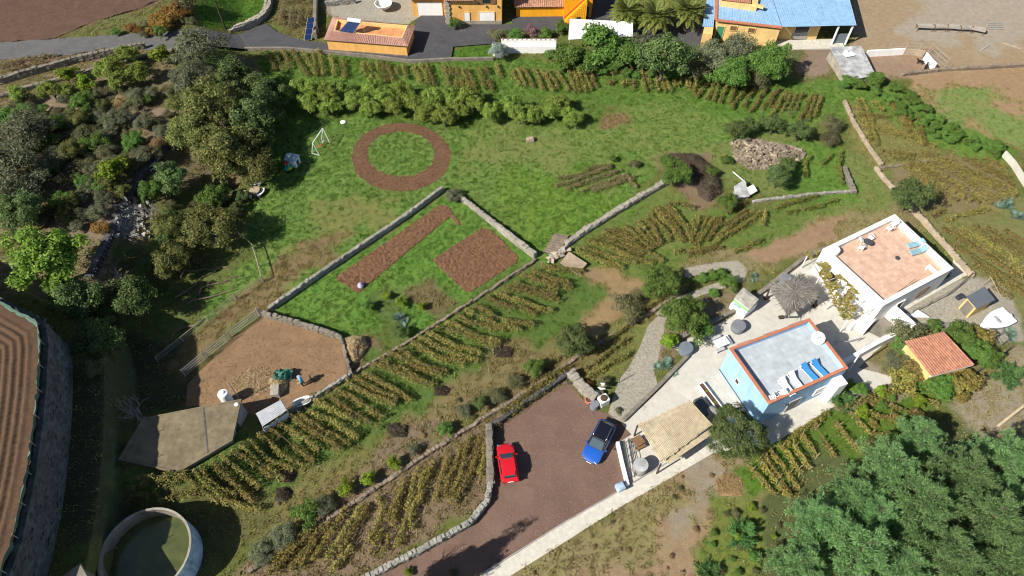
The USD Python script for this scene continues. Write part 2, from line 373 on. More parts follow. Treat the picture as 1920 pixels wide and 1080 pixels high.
# (polygon in the photograph, colour, width of the ragged edge in metres, grassiness)
ZONES = [
    ([(-300, -400), (2300, -400), (2300, 1400), (-300, 1400)], MIX_C, .5, .6),
    ([(-300, -400), (340, -60), (300, 5), (190, 50), (100, 80), (-300, 110)], (.12, .075, .045), .5, 0),            # ploughed slope
    ([(60, 82), (200, 48), (300, 5), (370, -20), (370, 40), (400, 75), (330, 75), (250, 60)], (.11, .115, .04), 1.5, .7),
    ([(240, 72), (262, 55), (290, 70)], DUST_C, .4, 0),
    ([(-300, 118), (230, 90), (270, 95), (-300, 190)], (.17, .11, .07), 1.0, .1),
    ([(-300, 170), (120, 130), (330, 100), (480, 110), (480, 350), (330, 480), (150, 560), (-300, 570)], SCRUB_C, 2.0, .2),
    ([(330, 90), (450, 110), (470, 200), (340, 230)], (.08, .11, .03), 2.5, .6),
    ([(60, 190), (150, 180), (330, 200), (300, 250), (120, 235)], (.19, .15, .10), 1.5, .05),
    ([(100, 380), (235, 385), (215, 430), (160, 450), (90, 440)], (.18, .14, .10), 1.2, .05),
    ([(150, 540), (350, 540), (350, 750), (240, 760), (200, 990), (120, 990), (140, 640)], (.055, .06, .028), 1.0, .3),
    ([(300, 380), (480, 340), (500, 520), (350, 640), (230, 600), (240, 480)], (.095, .115, .032), 1.5, .6),
    # the big lawn
    ([(470, 210), (560, 205), (640, 215), (720, 205), (1110, 245), (1290, 170), (1540, 210), (1590, 180), (1580, 230), (1400, 260), (1350, 290), (1240, 300), (1190, 370), (1090, 430), (1010, 480), (830, 355), (510, 580), (470, 590), (380, 650), (400, 560), (480, 470), (470, 400), (500, 340), (480, 280)], LAWN_C, .8, 1),
    ([(500, 100), (1130, 115), (1560, 160), (1600, 190), (1540, 230), (1110, 190), (1000, 190), (500, 180)], (.102, .175, .034), .8, 1),
    ([(510, 160), (1120, 190), (1120, 250), (840, 235), (510, 200)], (.09, .14, .03), 1.0, .9),
    ([(1110, 250), (1230, 200), (1340, 225), (1330, 270), (1180, 310), (1060, 330), (900, 300), (880, 250)], (.135, .185, .048), 3.0, .9),
    ([(1130, 222), (1170, 225), (1165, 240), (1135, 238)], BROWN_C, 1.2, .3),
    ([(900, 262), (1060, 270), (1060, 300), (920, 296)], (.145, .17, .052), 2.5, .8),
    ([(620, 390), (760, 370), (720, 420), (600, 450)], (.15, .16, .05), 2.5, .8),
    ([(960, 340), (1120, 330), (1160, 380), (1080, 440), (1000, 470), (930, 400)], (.120, .20, .034), 2.5, 1),
    ([(560, 510), (500, 580), (470, 590), (390, 650), (340, 690), (340, 640), (420, 590), (480, 545), (510, 510), (560, 480), (640, 440), (660, 445)], (.165, .125, .06), 1.2, .3),
    # garden inside the stone walls
    ([(828, 372), (870, 375), (1000, 482), (870, 580), (690, 690), (640, 632), (520, 582), (700, 460)], GREEN_C, .4, 1),
    ([(690, 640), (735, 600), (760, 660), (720, 700), (670, 720), (640, 640)], (.09, .12, .03), 1.2, .8),
    ([(640, 640), (690, 640), (712, 655), (690, 690), (660, 700)], (.15, .10, .06), .6, .1),
    ([(752, 548), (800, 528), (858, 572), (826, 604)], (.125, .105, .05), .7, .4),
    ([(700, 560), (740, 540), (770, 600), (740, 640)], (.085, .12, .035), .9, .7),
    # vineyards
    ([(1005, 490), (1130, 530), (1120, 590), (990, 640), (900, 700), (780, 790), (640, 870), (480, 960), (240, 960), (260, 880), (340, 885)], (.082, .128, .030), .9, .8),
    ([(1110, 590), (1180, 560), (1120, 640), (1000, 690), (860, 790), (640, 930), (540, 985), (440, 1030), (450, 980), (620, 880), (790, 800), (900, 720), (1000, 650)], (.145, .135, .05), 1.4, .6),
    ([(1080, 640), (1130, 610), (1060, 680), (900, 790), (740, 880), (640, 935), (660, 900), (840, 780), (980, 690)], (.17, .13, .065), 1.6, .4),
    ([(920, 660), (1000, 640), (960, 700), (860, 780), (800, 790)], (.16, .135, .06), 1.5, .5),
    ([(1095, 505), (1160, 505), (1230, 530), (1200, 560), (1130, 625), (1080, 640), (1090, 600), (1150, 545), (1090, 520)], (.235, .165, .085), .9, .1),
    ([(930, 795), (1062, 700), (1080, 700), (930, 820), (915, 850), (915, 905), (880, 960), (660, 1090), (440, 1090), (640, 930), (780, 860)], (.17, .125, .082), .6, .15),
    ([(700, 850), (830, 800), (800, 850), (680, 930)], (.17, .13, .085), 1, .2),
    ([(1075, 470), (1245, 345), (1330, 400), (1440, 390), (1600, 370), (1560, 410), (1410, 470), (1290, 500), (1200, 515), (1100, 500)], (.115, .155, .04), .9, .8),
    ([(1290, 500), (1380, 470), (1560, 405), (1650, 370), (1690, 400), (1560, 460), (1480, 490), (1400, 510), (1330, 495)], (.20, .172, .09), 1.2, .3),
    ([(1400, 470), (1560, 410), (1600, 395), (1560, 440), (1460, 490)], (.25, .165, .10), .6, .05),
    ([(1600, 300), (1680, 330), (1660, 380), (1590, 400), (1560, 400), (1585, 330)], (.135, .165, .05), 1.0, .7),
    ([(1360, 262), (1500, 262), (1590, 300), (1580, 350), (1440, 360), (1240, 300)], (.135, .165, .05), 1.2, .8),
    ([(1240, 295), (1320, 290), (1360, 370), (1320, 395), (1270, 340)], (.17, .125, .075), .8, .1),
    ([(1500, 265), (1580, 280), (1590, 380), (1480, 360)], (.105, .185, .034), 1.2, .9),
    ([(1595, 185), (1660, 180), (1760, 290), (1650, 310), (1610, 290)], (.16, .16, .055), 1.0, .6),
    ([(1670, 310), (1860, 295), (1920, 390), (1920, 420), (1700, 420), (1660, 350)], (.17, .14, .07), 1.0, .1),
    ([(1730, 400), (1960, 390), (1960, 600), (1860, 560), (1790, 470)], (.155, .15, .06), 1.2, .78),
    ([(1690, 130), (1960, 120), (1960, 290), (1890, 270), (1830, 260), (1720, 195)], (.27, .185, .105), .8, .1),
    ([(1735, 174), (1800, 170), (1850, 188), (1860, 205), (1800, 215), (1760, 200)], (.15, .20, .06), 3.0, .6),
    ([(1845, 232), (1900, 225), (1960, 235), (1960, 290), (1900, 268)], (.15, .20, .06), 3.0, .6),
    ([(1640, 145), (1700, 180), (1900, 290), (1880, 310), (1760, 270), (1600, 190), (1560, 165)], (.11, .18, .036), 1.0, .9),
    ([(1590, -400), (2400, -400), (2400, 130), (1960, 120), (1760, 132), (1690, 145), (1620, 110), (1605, 60)], (.27, .205, .13), .8, .05),
    ([(1770, -60), (1990, -60), (1990, 80), (1760, 75), (1700, 60), (1740, 20)], (.29, .25, .195), 3.0, .0),
    ([(1460, 82), (1560, 85), (1545, 145), (1440, 140)], (.20, .15, .11), .8, .1),
    ([(1620, 100), (1740, 95), (1760, 130), (1690, 145), (1640, 140)], (.25, .175, .12), .5, .05),
    ([(560, -80), (790, -80), (785, 30), (620, 30), (600, -30)], (.22, .185, .15), .5, .1),
    ([(372, -40), (510, -40), (505, 20), (480, 45), (430, 55), (385, 45), (368, 20)], (.07, .15, .018), .5, 1),
    ([(520, -60), (600, -60), (592, 55), (560, 68), (510, 40)], (.11, .10, .045), .6, .4),
    ([(848, 92), (930, 85), (925, 112), (848, 112)], (.08, .16, .02), .5, 1),
    ([(1100, 60), (1500, 75), (1500, 145), (1050, 130)], (.09, .11, .04), 1.2, .5),
    # lower right
    ([(900, 1090), (1330, 855), (1400, 880), (1500, 860), (1480, 1090)], (.225, .178, .098), 1.0, .2),
    ([(1110, 1000), (1180, 930), (1290, 890), (1330, 960), (1290, 1050), (1150, 1090)], (.25, .18, .105), 2.0, .1),
    ([(1300, 870), (1370, 890), (1330, 960), (1270, 960)], (.24, .20, .145), 1.5, .05),
    ([(1000, 1030), (1150, 950), (1230, 930), (1180, 1010), (1050, 1080)], (.20, .175, .08), 2.5, .4),
    ([(1320, 960), (1420, 940), (1470, 980), (1430, 1090), (1320, 1090)], (.125, .155, .035), 1.5, .7),
    ([(1390, 890), (1440, 870), (1480, 920), (1420, 925)], (.08, .15, .02), .8, .9),
    ([(1400, 880), (1500, 800), (1600, 760), (1800, 700), (1830, 720), (1700, 800), (1540, 920), (1470, 930)], (.085, .14, .024), .8, .9),
    ([(1500, 870), (2000, 760), (2000, 1200), (1420, 1200), (1450, 960)], (.075, .09, .035), 1.2, .4),
    ([(1830, 690), (2000, 640), (2000, 830), (1870, 840), (1800, 760)], (.24, .205, .15), 1.0, .2),
    ([(1560, 700), (1640, 680), (1740, 700), (1700, 730), (1600, 750)], (.24, .21, .16), .6, .1),
    ([(1660, 600), (1740, 540), (1830, 520), (1900, 560), (1910, 640), (1840, 640), (1700, 620)], (.27, .25, .20), .6, .05),
    ([(1620, 660), (1700, 600), (1840, 640), (1860, 690), (1700, 720)], (.15, .14, .06), .8, .4),
    ([(1180, 640), (1260, 560), (1390, 540), (1400, 580), (1330, 620), (1250, 680)], (.20, .165, .11), .8, .2),
    ([(1060, 690), (1240, 580), (1180, 680), (1150, 720), (1080, 730)], (.15, .13, .055), .8, .4),
    ([(1170, 620), (1240, 600), (1200, 660), (1140, 730), (1130, 700)], (.14, .15, .045), .6, .7),
    # upper left dwellings' gaps
    ([(235, 940), (480, 930), (520, 970), (440, 1040), (380, 1090), (190, 1090)], (.10, .10, .035), 1.0, .5),
]
def ground_arrays():
    def axis(lo, hi, d, far):
        a = np.arange(lo, hi + d, d)
        k = np.cumsum(d * 1.35 ** np.arange(1, 22)); k = k[k < far]
        return np.concatenate([lo - k[::-1], a, a[-1] + k])
    ax, ay = axis(-84, 84, .33, 500), axis(12, 106, .33, 500)
    X, Y = np.meshgrid(ax, ay)
    x, y = X.ravel(), Y.ravel()
    q = np.stack([x, y, 0 * x], 1)
    w1, w2 = meshkit.fbm(q * .35, 4, 3) - .5, meshkit.fbm(q * .35, 4, 7) - .5
    col, gr = np.zeros((len(x), 3)), np.zeros(len(x))
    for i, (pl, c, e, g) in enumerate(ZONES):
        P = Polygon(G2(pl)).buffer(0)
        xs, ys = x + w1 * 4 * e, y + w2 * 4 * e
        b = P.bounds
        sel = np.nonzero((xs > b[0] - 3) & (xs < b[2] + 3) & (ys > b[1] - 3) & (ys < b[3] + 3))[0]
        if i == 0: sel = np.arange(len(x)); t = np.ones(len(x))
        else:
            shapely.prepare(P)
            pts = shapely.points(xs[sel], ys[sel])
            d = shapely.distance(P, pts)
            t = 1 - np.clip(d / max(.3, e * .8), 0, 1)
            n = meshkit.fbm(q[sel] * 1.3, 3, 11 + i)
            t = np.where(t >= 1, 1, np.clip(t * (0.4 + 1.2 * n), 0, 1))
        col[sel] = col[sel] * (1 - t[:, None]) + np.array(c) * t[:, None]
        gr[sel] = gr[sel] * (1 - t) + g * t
    # patches: dry spots and greener spots in the grass
    n = meshkit.fbm(q * .22, 5, 21); n2 = meshkit.fbm(q * .8, 4, 33)
    dry = np.clip((n - .54) * 5, 0, 1) * gr * .16
    col = col * (1 - dry[:, None]) + np.array([.17, .155, .055]) * dry[:, None]
    lush = np.clip((n2 - .55) * 5, 0, 1) * gr * .16
    col = col * (1 - lush[:, None]) + np.array([.095, .175, .025]) * lush[:, None]
    col *= (0.88 + .24 * meshkit.fbm(q * 1.7, 3, 5))[:, None]
    z = hgt(x, y)
    nx, ny = len(ax), len(ay)
    i = (np.arange(ny - 1)[:, None] * nx + np.arange(nx - 1)).ravel()
    f = np.stack([i, i + 1, i + nx + 1, i + nx], 1)
    return np.stack([x, y, z], 1), f, col, gr
GV, GF, GC, GG = ground_arrays()
M['ground'] = usdkit.material(stage, '/World/Looks/ground', {
    'g': ('geometry', {}), 'a': ('attribute', {'attribute': 'groundcolor'}),
    'n': ('noise_texture', {'scale': 8.0, 'detail': 6, 'roughness': .75}), 'm': ('map_range', {'from_min': .3, 'from_max': .7, 'to_min': .66, 'to_max': 1.34}),
    'h': ('noise_texture', {'scale': 1.1, 'detail': 4}), 'hm': ('map_range', {'from_min': .3, 'from_max': .7, 'to_min': .484, 'to_max': .514}),
    'hs': ('hsv', {}),
    'n3': ('noise_texture', {'scale': 1.7, 'detail': 8, 'roughness': .7}), 'm3': ('map_range', {'from_min': .3, 'from_max': .7, 'to_min': .84, 'to_max': 1.16}), 'mm': ('math', {'math_type': 'multiply'}),
    'c': ('mix_color', {'blend_type': 'multiply', 'fac': 1.0, 'use_clamp': False}),
    'bn': ('noise_texture', {'scale': 13.0, 'detail': 6, 'roughness': .7}), 'b': ('bump', {'strength': 1.0, 'distance': .06}),
    'p': ('principled_bsdf', {'roughness': .95, 'specular_ior_level': .15})},
    [('g.position', 'n.vector'), ('g.position', 'bn.vector'), ('g.position', 'h.vector'), ('n.fac', 'm.value'), ('h.fac', 'hm.value'), ('hm.result', 'hs.hue'), ('a.color', 'hs.color'), ('hs.color', 'c.a'), ('g.position', 'n3.vector'), ('n3.fac', 'm3.value'), ('m.result', 'mm.value1'), ('m3.result', 'mm.value2'), ('mm.value', 'c.b'),
     ('c.result', 'p.base_color'), ('bn.fac', 'b.height'), ('b.normal', 'p.normal')], surface='p.BSDF')
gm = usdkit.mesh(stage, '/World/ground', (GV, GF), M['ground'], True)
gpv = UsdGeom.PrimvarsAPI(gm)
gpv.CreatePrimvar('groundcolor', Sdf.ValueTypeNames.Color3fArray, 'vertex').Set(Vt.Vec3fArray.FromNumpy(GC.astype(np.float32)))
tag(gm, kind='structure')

# ---- sheets that lie on the ground
BLOCK = []
def sheet(name, px, material, z=.012, zs=None, world=False, smooth=False):
    P = Polygon(px if world else G2(px)).buffer(0)
    BLOCK.append(P)
    mb = MB()
    z0 = zs if zs is not None else float(np.max(hgt(*np.array(P.exterior.coords).T[:2])))
    for g in getattr(P, 'geoms', [P]):
        v, f = trimesh.creation.triangulate_polygon(g, engine='earcut')
        mb.add(np.column_stack([v, np.full(len(v), z0 + z)]), f)
    return struct(name, mb, material)
# ------------------------------------------------------------------ foliage prototypes
def unit(v): return v / np.maximum(np.linalg.norm(v, axis=-1, keepdims=True), 1e-9)
def leaf_cloud(rng, C, out, L, W, up=.55, jit=.6):
    """one diamond leaf at every point of C, facing roughly along out"""
    n = len(C)
    N = unit(out + np.array([0, 0, up]) + jit * rng.normal(size=(n, 3)))
    A = unit(np.cross(N, rng.normal(size=(n, 3))))
    B = np.cross(N, A)
    k = rng.uniform(.7, 1.3, (n, 1))
    return C, A * L * k / 2, B * W * k / 2
def clumps(rng, R, Hc, n, flat=.75, fill=.55, low=-.35):
    """centres of leaf clumps in an ellipsoidal crown of radius R and half height Hc"""
    out = []
    while len(out) < n:
        d = unit(rng.normal(size=3))
        if d[2] < low: continue
        r = rng.uniform(fill, 1) * (1 + .18 * math.sin(3 * math.atan2(d[1], d[0]) + n) + .1 * rng.normal())
        out.append(d * r * np.array([R, R, Hc]))
    return np.array(out)
def crown(rng, R, Hc, zc, nclump, rc, per, L, W, low=-.35, fill=.5, up=.55, jit=.6):
    mb = MB(); cs = clumps(rng, R - rc * .6, Hc - rc * .5, nclump, fill=fill, low=low)
    for c in cs:
        r = rc * rng.uniform(.65, 1.25)
        d = unit(rng.normal(size=(per, 3)))
        d[:, 2] = np.where(d[:, 2] < -.3, -d[:, 2], d[:, 2])
        P = c + d * r * (rng.uniform(.45, 1.05, (per, 1))) * np.array([1, 1, .8])
        mb.quads(*leaf_cloud(rng, P, d + unit(c + [0, 0, .01]) * .5, L, W, up, jit))
    cs = cs + np.array([0, 0, zc])
    for i in range(len(mb.v)): mb.v[i] = mb.v[i] + np.array([0, 0, zc])
    return mb, cs
def limbs(rng, cs, r0, zfork, k=9, lean=0.1):
    mb = MB(); base = np.array([0, 0, -.25]); fork = np.array([rng.normal() * lean, rng.normal() * lean, zfork])
    mb.tube([base, (base + fork) / 2 + rng.normal(size=3) * .04, fork], [r0 * 1.25, r0, r0 * .85], 7)
    for c in cs[rng.permutation(len(cs))[:k]]:
        mid = fork * .45 + c * .55 + rng.normal(size=3) * .08
        mb.tube([fork - [0, 0, .08], mid, c], [r0 * .55, r0 * .33, r0 * .10], 5, False)
    return mb
PROTO = {}
def tree_proto(kind, seed, R, Hc, zc, ncl, rc, per, L, W, leaf, trunk_r, zfork, low=-.35, fill=.5, up=.35, bark='bark', jit=.9, k=9):
    rng = np.random.default_rng(seed)
    p = proto(kind)
    mb, cs = crown(rng, R, Hc, zc, ncl, rc, per, L, W, low, fill, up, jit)
    mb.build('crown', M[leaf], p)
    limbs(rng, cs, trunk_r, zfork, k).build('trunk', M[bark], p)
    PROTO.setdefault(kind, []).append((str(p.GetPath()), R))
for i in range(3): tree_proto('citrus', 100 + i, 1.5, 1.4, 1.4, 34, .5, 152, 0.182, 0.091, 'leaf_citrus', .09, .5, fill=.62)
for i in range(3): tree_proto('olive', 110 + i, 2.8, 2.1, 2.6, 46, .8, 208, 0.228, 0.114, 'leaf_olive', .16, 1.2)
for i in range(2): tree_proto('bright', 120 + i, 2.8, 2.3, 3.0, 44, .8, 240, 0.243, 0.137, 'leaf_bright', .16, 1.4)
for i in range(2): tree_proto('lime', 125 + i, .95, .8, .85, 16, .36, 120, 0.167, 0.099, 'leaf_lime', .05, .3)
for i in range(3): tree_proto('dark', 130 + i, 2.4, 2.0, 2.4, 46, .65, 192, 0.198, 0.106, 'leaf_dark', .15, 1.0)
for i in range(2): tree_proto('mid', 135 + i, 2.2, 1.8, 2.0, 44, .62, 192, 0.198, 0.106, 'leaf_mid', .13, .9)
for i in range(3): tree_proto('grey', 140 + i, 1.6, 1.1, 1.0, 34, .5, 192, 0.152, 0.053, 'leaf_grey', .07, .4, low=-.15)
for i in range(3): tree_proto('scrub', 145 + i, 1.3, .8, .6, 26, .42, 120, 0.152, 0.053, 'leaf_scrub', .05, .25, low=-.1, bark='twig_grey')
for i in range(2): tree_proto('dry', 150 + i, 1.1, .6, .45, 22, .4, 112, 0.167, 0.046, 'leaf_dry', .04, .2, low=-.1, bark='twig_brown')
for i in range(2): tree_proto('orange', 153 + i, 1.0, .6, .45, 20, .35, 112, 0.152, 0.068, 'leaf_orange', .04, .2, low=-.1, bark='twig_brown')
tree_proto('purple', 156, 1.0, .8, .8, 20, .36, 96, 0.152, 0.076, 'leaf_purple', .04, .3)
tree_proto('silver', 157, 1.25, 1.0, .9, 40, .38, 160, 0.152, 0.061, 'leaf_silver', .06, .3, low=-.1)
for i in range(2): tree_proto('hedge', 160 + i, 1.2, .9, .8, 30, .42, 144, 0.152, 0.084, 'leaf_mid', .05, .3, low=-.2)
tree_proto('globe', 163, 2.6, 2.2, 2.7, 110, .55, 208, 0.167, 0.091, 'leaf_dark', .15, 1.2, fill=.92)
for i in range(2): tree_proto('vineball', 165 + i, 1.2, .7, .8, 22, .42, 112, 0.167, 0.129, 'leaf_vine_yellow', .04, .4, low=-.2, bark='twig_brown')
def pine_proto(seed, R, Ht, nb, leaf, L, per):
    """feathery crown: sprays of fine needles along rising branches round a stem"""
    rng = np.random.default_rng(seed); p = proto('pine'); mb, tr = MB(), MB()
    tr.tube([(0, 0, -.4), (.1, 0, Ht * .5), (0, .1, Ht * .93)], [.3, .2, .05], 8)
    for i in range(nb):
        t = (i + .5) / nb
        z0 = Ht * (.22 + .70 * t); a = i * 2.4 + rng.normal() * .3
        ln = R * (1.05 - .78 * t ** 1.3) * rng.uniform(.7, 1.1)
        d = np.array([math.cos(a), math.sin(a), 0])
        rise = rng.uniform(.12, .5)
        pts = np.array([np.array([0, 0, z0]) + d * ln * s + np.array([0, 0, 1]) * (ln * rise * s - .10 * ln * s * s) for s in np.linspace(0, 1, 6)])
        tr.tube(pts[:5], [.07, .055, .04, .028, .02], 4, False)
        nt = int(10 + 8 * ln / R)
        for j in range(nt):
            s = rng.uniform(.28, 1.02) * 5
            k = min(int(s), 4); c = pts[k] + (pts[k + 1] - pts[k]) * (s - k) if k < 5 else pts[5]
            c = c + rng.normal(size=3) * np.array([.27, .27, .15]) * (ln / 3.2 + .25)
            D = unit(d * .7 + np.array([0, 0, .25]) + .75 * rng.normal(size=(per, 3)))
            P = c + D * rng.uniform(.1, .5, (per, 1))
            S = unit(np.cross(D, np.array([0, 0, 1.0]) + .55 * rng.normal(size=(per, 3))))
            mb.quads(P, D * L * rng.uniform(.6, 1.2, (per, 1)) / 2, S * .036)
    mb.build('crown', M[leaf], p); tr.build('trunk', M['bark'], p)
    PROTO.setdefault('pine', []).append((str(p.GetPath()), R))
for i in range(3): pine_proto(200 + i, 4.4, 9.0, 44, 'leaf_pine', .34, 38)
def feather_proto(seed, R, H, leaf):
    rng = np.random.default_rng(seed); p = proto('feathery_bush'); mb, tr = MB(), MB()
    for i in range(34):
        a = i * 2.4; e = rng.uniform(.35, 1.25); ln = R * rng.uniform(.7, 1.15)
        d = np.array([math.cos(a) * math.cos(e), math.sin(a) * math.cos(e), math.sin(e) * H / R])
        pts = np.array([d * ln * s - np.array([0, 0, .3 * s * s]) for s in np.linspace(0, 1, 5)])
        tr.tube(pts, [.03, .025, .02, .012, .006], 4, False)
        n = 70; s = rng.uniform(.25, 1, n)
        P = d * ln * s[:, None] - np.array([0, 0, .3]) * (s * s)[:, None]
        D = unit(d + .8 * rng.normal(size=(n, 3))); S = unit(np.cross(D, rng.normal(size=(n, 3))))
        mb.quads(P + D * .14, D * .2, S * .03)
    mb.build('crown', M[leaf], p); tr.build('trunk', M['bark'], p)
    PROTO.setdefault('feather', []).append((str(p.GetPath()), R))
for i in range(2): feather_proto(210 + i, 1.7, 1.5, 'leaf_feather')
def palm_proto(seed):
    rng = np.random.default_rng(seed); p = proto('palm'); mb, tr = MB(), MB(); Hh = 3.2
    tr.tube([(0, 0, -.3), (.03, 0, 1), (0, .02, 2.2), (0, 0, Hh)], [.42, .34, .32, .40], 10)
    for i in range(54):
        a = i * 2.39996; e = 1.25 - 1.55 * (i / 54); ln = 2.9 * rng.uniform(.9, 1.08)
        d = np.array([math.cos(a), math.sin(a), 0])
        s = np.linspace(0, 1, 9)
        pts = np.array([0, 0, Hh]) + d * (ln * s * math.cos(e * .85))[:, None] + np.array([0, 0, 1]) * (ln * s * math.sin(e) - 1.15 * s * s * (1.1 - .4 * math.sin(e)))[:, None]
        tr.tube(pts, np.linspace(.035, .008, 9), 4, False)
        tang = unit(np.gradient(pts, axis=0)); side = np.cross([0, 0, 1.0], d)
        for j in range(34):
            q = .12 + .86 * j / 34; k = min(int(q * 8), 7); c = pts[k] + (pts[k + 1] - pts[k]) * (q * 8 - k)
            for sg in (-1, 1):
                D = unit(side * sg + tang[k] * .75 + np.array([0, 0, -.15]) + .08 * rng.normal(size=3)); L = .62 * math.sin(math.pi * min(1, q * .9 + .12)) + .12
                S = unit(np.cross(D, tang[k])); S = unit(np.cross(D, S)) * .048
                mb.quads((c + D * L / 2)[None], (D * L / 2)[None], S[None])
    mb.build('fronds', M['leaf_palm'], p); tr.build('trunk', M['bark'], p)
    PROTO.setdefault('palm', []).append((str(p.GetPath()), 2.8))
palm_proto(220); palm_proto(221)
def agave_proto(seed, leaf, R=1.0, n=46):
    rng = np.random.default_rng(seed); p = proto('rosette'); mb = MB()
    for k in range(5):
        o = np.array([rng.normal() * .45, rng.normal() * .45, 0]) * (k > 0)
        for i in range(n // (1 if k == 0 else 2)):
            a = i * 2.4; e = .25 + 1.1 * (i / n); d = np.array([math.cos(a) * math.cos(e), math.sin(a) * math.cos(e), math.sin(e)])
            L = R * (.75 if k == 0 else .5) * rng.uniform(.8, 1.1); S = unit(np.cross(d, [0, 0, 1.0])) * .05
            mb.quads((o + d * L / 2)[None], (d * L / 2)[None], S[None])
    mb.build('leaves', M[leaf], p)
    PROTO.setdefault('agave', []).append((str(p.GetPath()), R))
agave_proto(230, 'leaf_agave'); agave_proto(231, 'leaf_agave')
def bare_proto(seed, R, H, mt):
    rng = np.random.default_rng(seed); p = proto('bare_tree'); tr = MB(); br = MB()
    tr.tube([(0, 0, -.3), (0, 0, H * .18), (.05, 0, H * .3)], [.16, .12, .1], 7)
    def grow(a, d, L, r, lv):
        b = a + d * L * .5 + rng.normal(size=3) * L * .05; c = a + d * L + rng.normal(size=3) * L * .08
        br.tube([a, b, c], [r, r * .8, r * .55], 4, False)
        if lv < 4:
            for _ in range(rng.integers(2, 4)):
                grow(c if rng.random() < .7 else b, unit(d + .55 * rng.normal(size=3) + [0, 0, .18]), L * rng.uniform(.55, .8), r * .58, lv + 1)
    for i in range(9):
        a = i * 2.4; e = rng.uniform(.5, 1.3)
        grow(np.array([.03, 0, H * .28]), np.array([math.cos(a) * math.cos(e), math.sin(a) * math.cos(e), math.sin(e)]), R * .42, .05, 1)
    tr.build('trunk', M[mt], p); br.build('branches', M[mt], p)
    PROTO.setdefault('bare', []).append((str(p.GetPath()), R))
bare_proto(240, 2.0, 3.4, 'twig_grey'); bare_proto(241, 1.8, 3.0, 'twig_grey')
prng = np.random.default_rng(4242)
def plant(kind, px, py, rpx, label, group=None, name=None, cat='bush', zc=None, squash=None, variant=None):
    """a copy of a prototype whose crown centre shows at (px, py) with a radius of rpx pixels of the photograph"""
    lst = PROTO[kind]; path, R = lst[(variant if variant is not None else int(prng.integers(len(lst)))) % len(lst)]
    g = G(px, py)
    depth = math.hypot(math.hypot(g[0], g[1]), CAMH - g[2])
    r = rpx * depth / FPX / 1.0
    s = r / R
    hc = {'pine': 5.6, 'citrus': 1.35, 'olive': 2.6, 'bright': 3.0, 'dark': 2.4, 'mid': 2.0, 'globe': 2.7, 'palm': 3.2, 'bare': 2.0, 'lime': .8, 'grey': 1.0}.get(kind, .6) * s if zc is None else zc
    p = at(px, py, g[2] + hc)
    z = float(hgt(p[0], p[1]))
    p = at(px, py, z + hc)
    sc = (s, s, s * (squash or prng.uniform(.9, 1.1)))
    return thing(name or {'bush': 'bush', 'tree': 'tree'}.get(cat, cat.replace(' ', '_')), label, cat, (p[0], p[1], z), prng.uniform(0, 360), group, sc, path)

# ------------------------------------------------------------------ vine rows
vrng = np.random.default_rng(77)
def vine_row(P, label, group, leaf='leaf_vine', width=.42, height=.62, dens=58, bare=.12, stakes=False):
    """P: the row's course on the ground (world xy). Leaves and canes trained along it, short trunks under it."""
    P = np.array([[*q, float(hgt(*q))] for q in P])
    seg = np.linalg.norm(np.diff(P, axis=0), axis=1); L = seg.sum()
    if L < .6: return
    cum = np.concatenate([[0], np.cumsum(seg)])
    def course(s):
        return np.stack([np.interp(s, cum, P[:, k]) for k in range(3)], 1)
    org = P[0].copy()
    ss = np.linspace(0, L, max(4, int(L / .5)))
    C = course(ss); wob = meshkit.fbm(np.stack([ss * .8, ss * 0 + org[0], ss * 0], 1), 3, int(abs(org[0] * 7) + abs(org[1] * 13))) - .5
    t = unit(np.gradient(C, axis=0)); side = np.stack([-t[:, 1], t[:, 0], 0 * t[:, 0]], 1)
    C = C + side * (wob * .5)[:, None]
    n = int(L * dens * 2.0)
    s = vrng.uniform(0, L, n)
    den = meshkit.fbm(np.stack([s * 1.1, s * 0 + org[1] * 3, s * 0], 1), 3, 9)
    s = s[den > (.25 + bare)]; n = len(s)
    c = np.stack([np.interp(s, ss, C[:, k]) for k in range(3)], 1)
    sd = np.stack([np.interp(s, ss, side[:, k]) for k in range(3)], 1)
    hh = height * 1.35 * (.65 + .5 * meshkit.fbm(np.stack([s * .7, s * 0 + org[0], s * 0], 1), 2, 4))
    u = vrng.normal(size=n) * .5; w = vrng.uniform(.2, 1, n) ** .8
    pos = c + sd * (u * width * .86 * (1.05 - .3 * w))[:, None]; pos[:, 2] += .06 + hh * w * np.clip(1.1 - .5 * np.abs(u), .3, 1)
    fol = MB(); fol.quads(*leaf_cloud(vrng, pos - org, np.stack([sd[:, 0] * u, sd[:, 1] * u, .3 + 0 * u], 1), .15, .125, .7, .6))
    x = thing('vine_row', label, 'vine row', org, group=group)
    fol.build('foliage', M[leaf], x)
    cn = MB()
    hz = height * .8
    cn.tube(C - org + np.stack([0 * ss, 0 * ss, hz + wob * .25], 1), .022, 4)
    for s0 in np.arange(.3, L, 1.3):
        q = np.array([np.interp(s0, ss, C[:, k]) for k in range(3)]) - org; j = vrng.normal(size=2) * .06
        cn.tube([q - [0, 0, .1], q + [j[0], j[1], hz * .5], q + [0, 0, hz]], [.035, .03, .022], 5, False)
        for _ in range(2):
            d = unit(vrng.normal(size=3) * [1, 1, .5]) * vrng.uniform(.3, .6)
            cn.tube([q + [0, 0, hz], q + [0, 0, hz + .08] + d * .6, q + [0, 0, hz] + d], [.014, .011, .006], 3, False)
    cn.build('canes', M['twig_brown'], x)
    if stakes:
        for s0 in np.arange(.4, L, 2.2):
            q = np.array([np.interp(s0, ss, C[:, k]) for k in range(3)]) - org; j = vrng.normal(size=2) * .12
            MB().tube([q - [0, 0, .1], q + [j[0], j[1], 1.15]], [.03, .025], 5).build('stake', M['cane'], x)
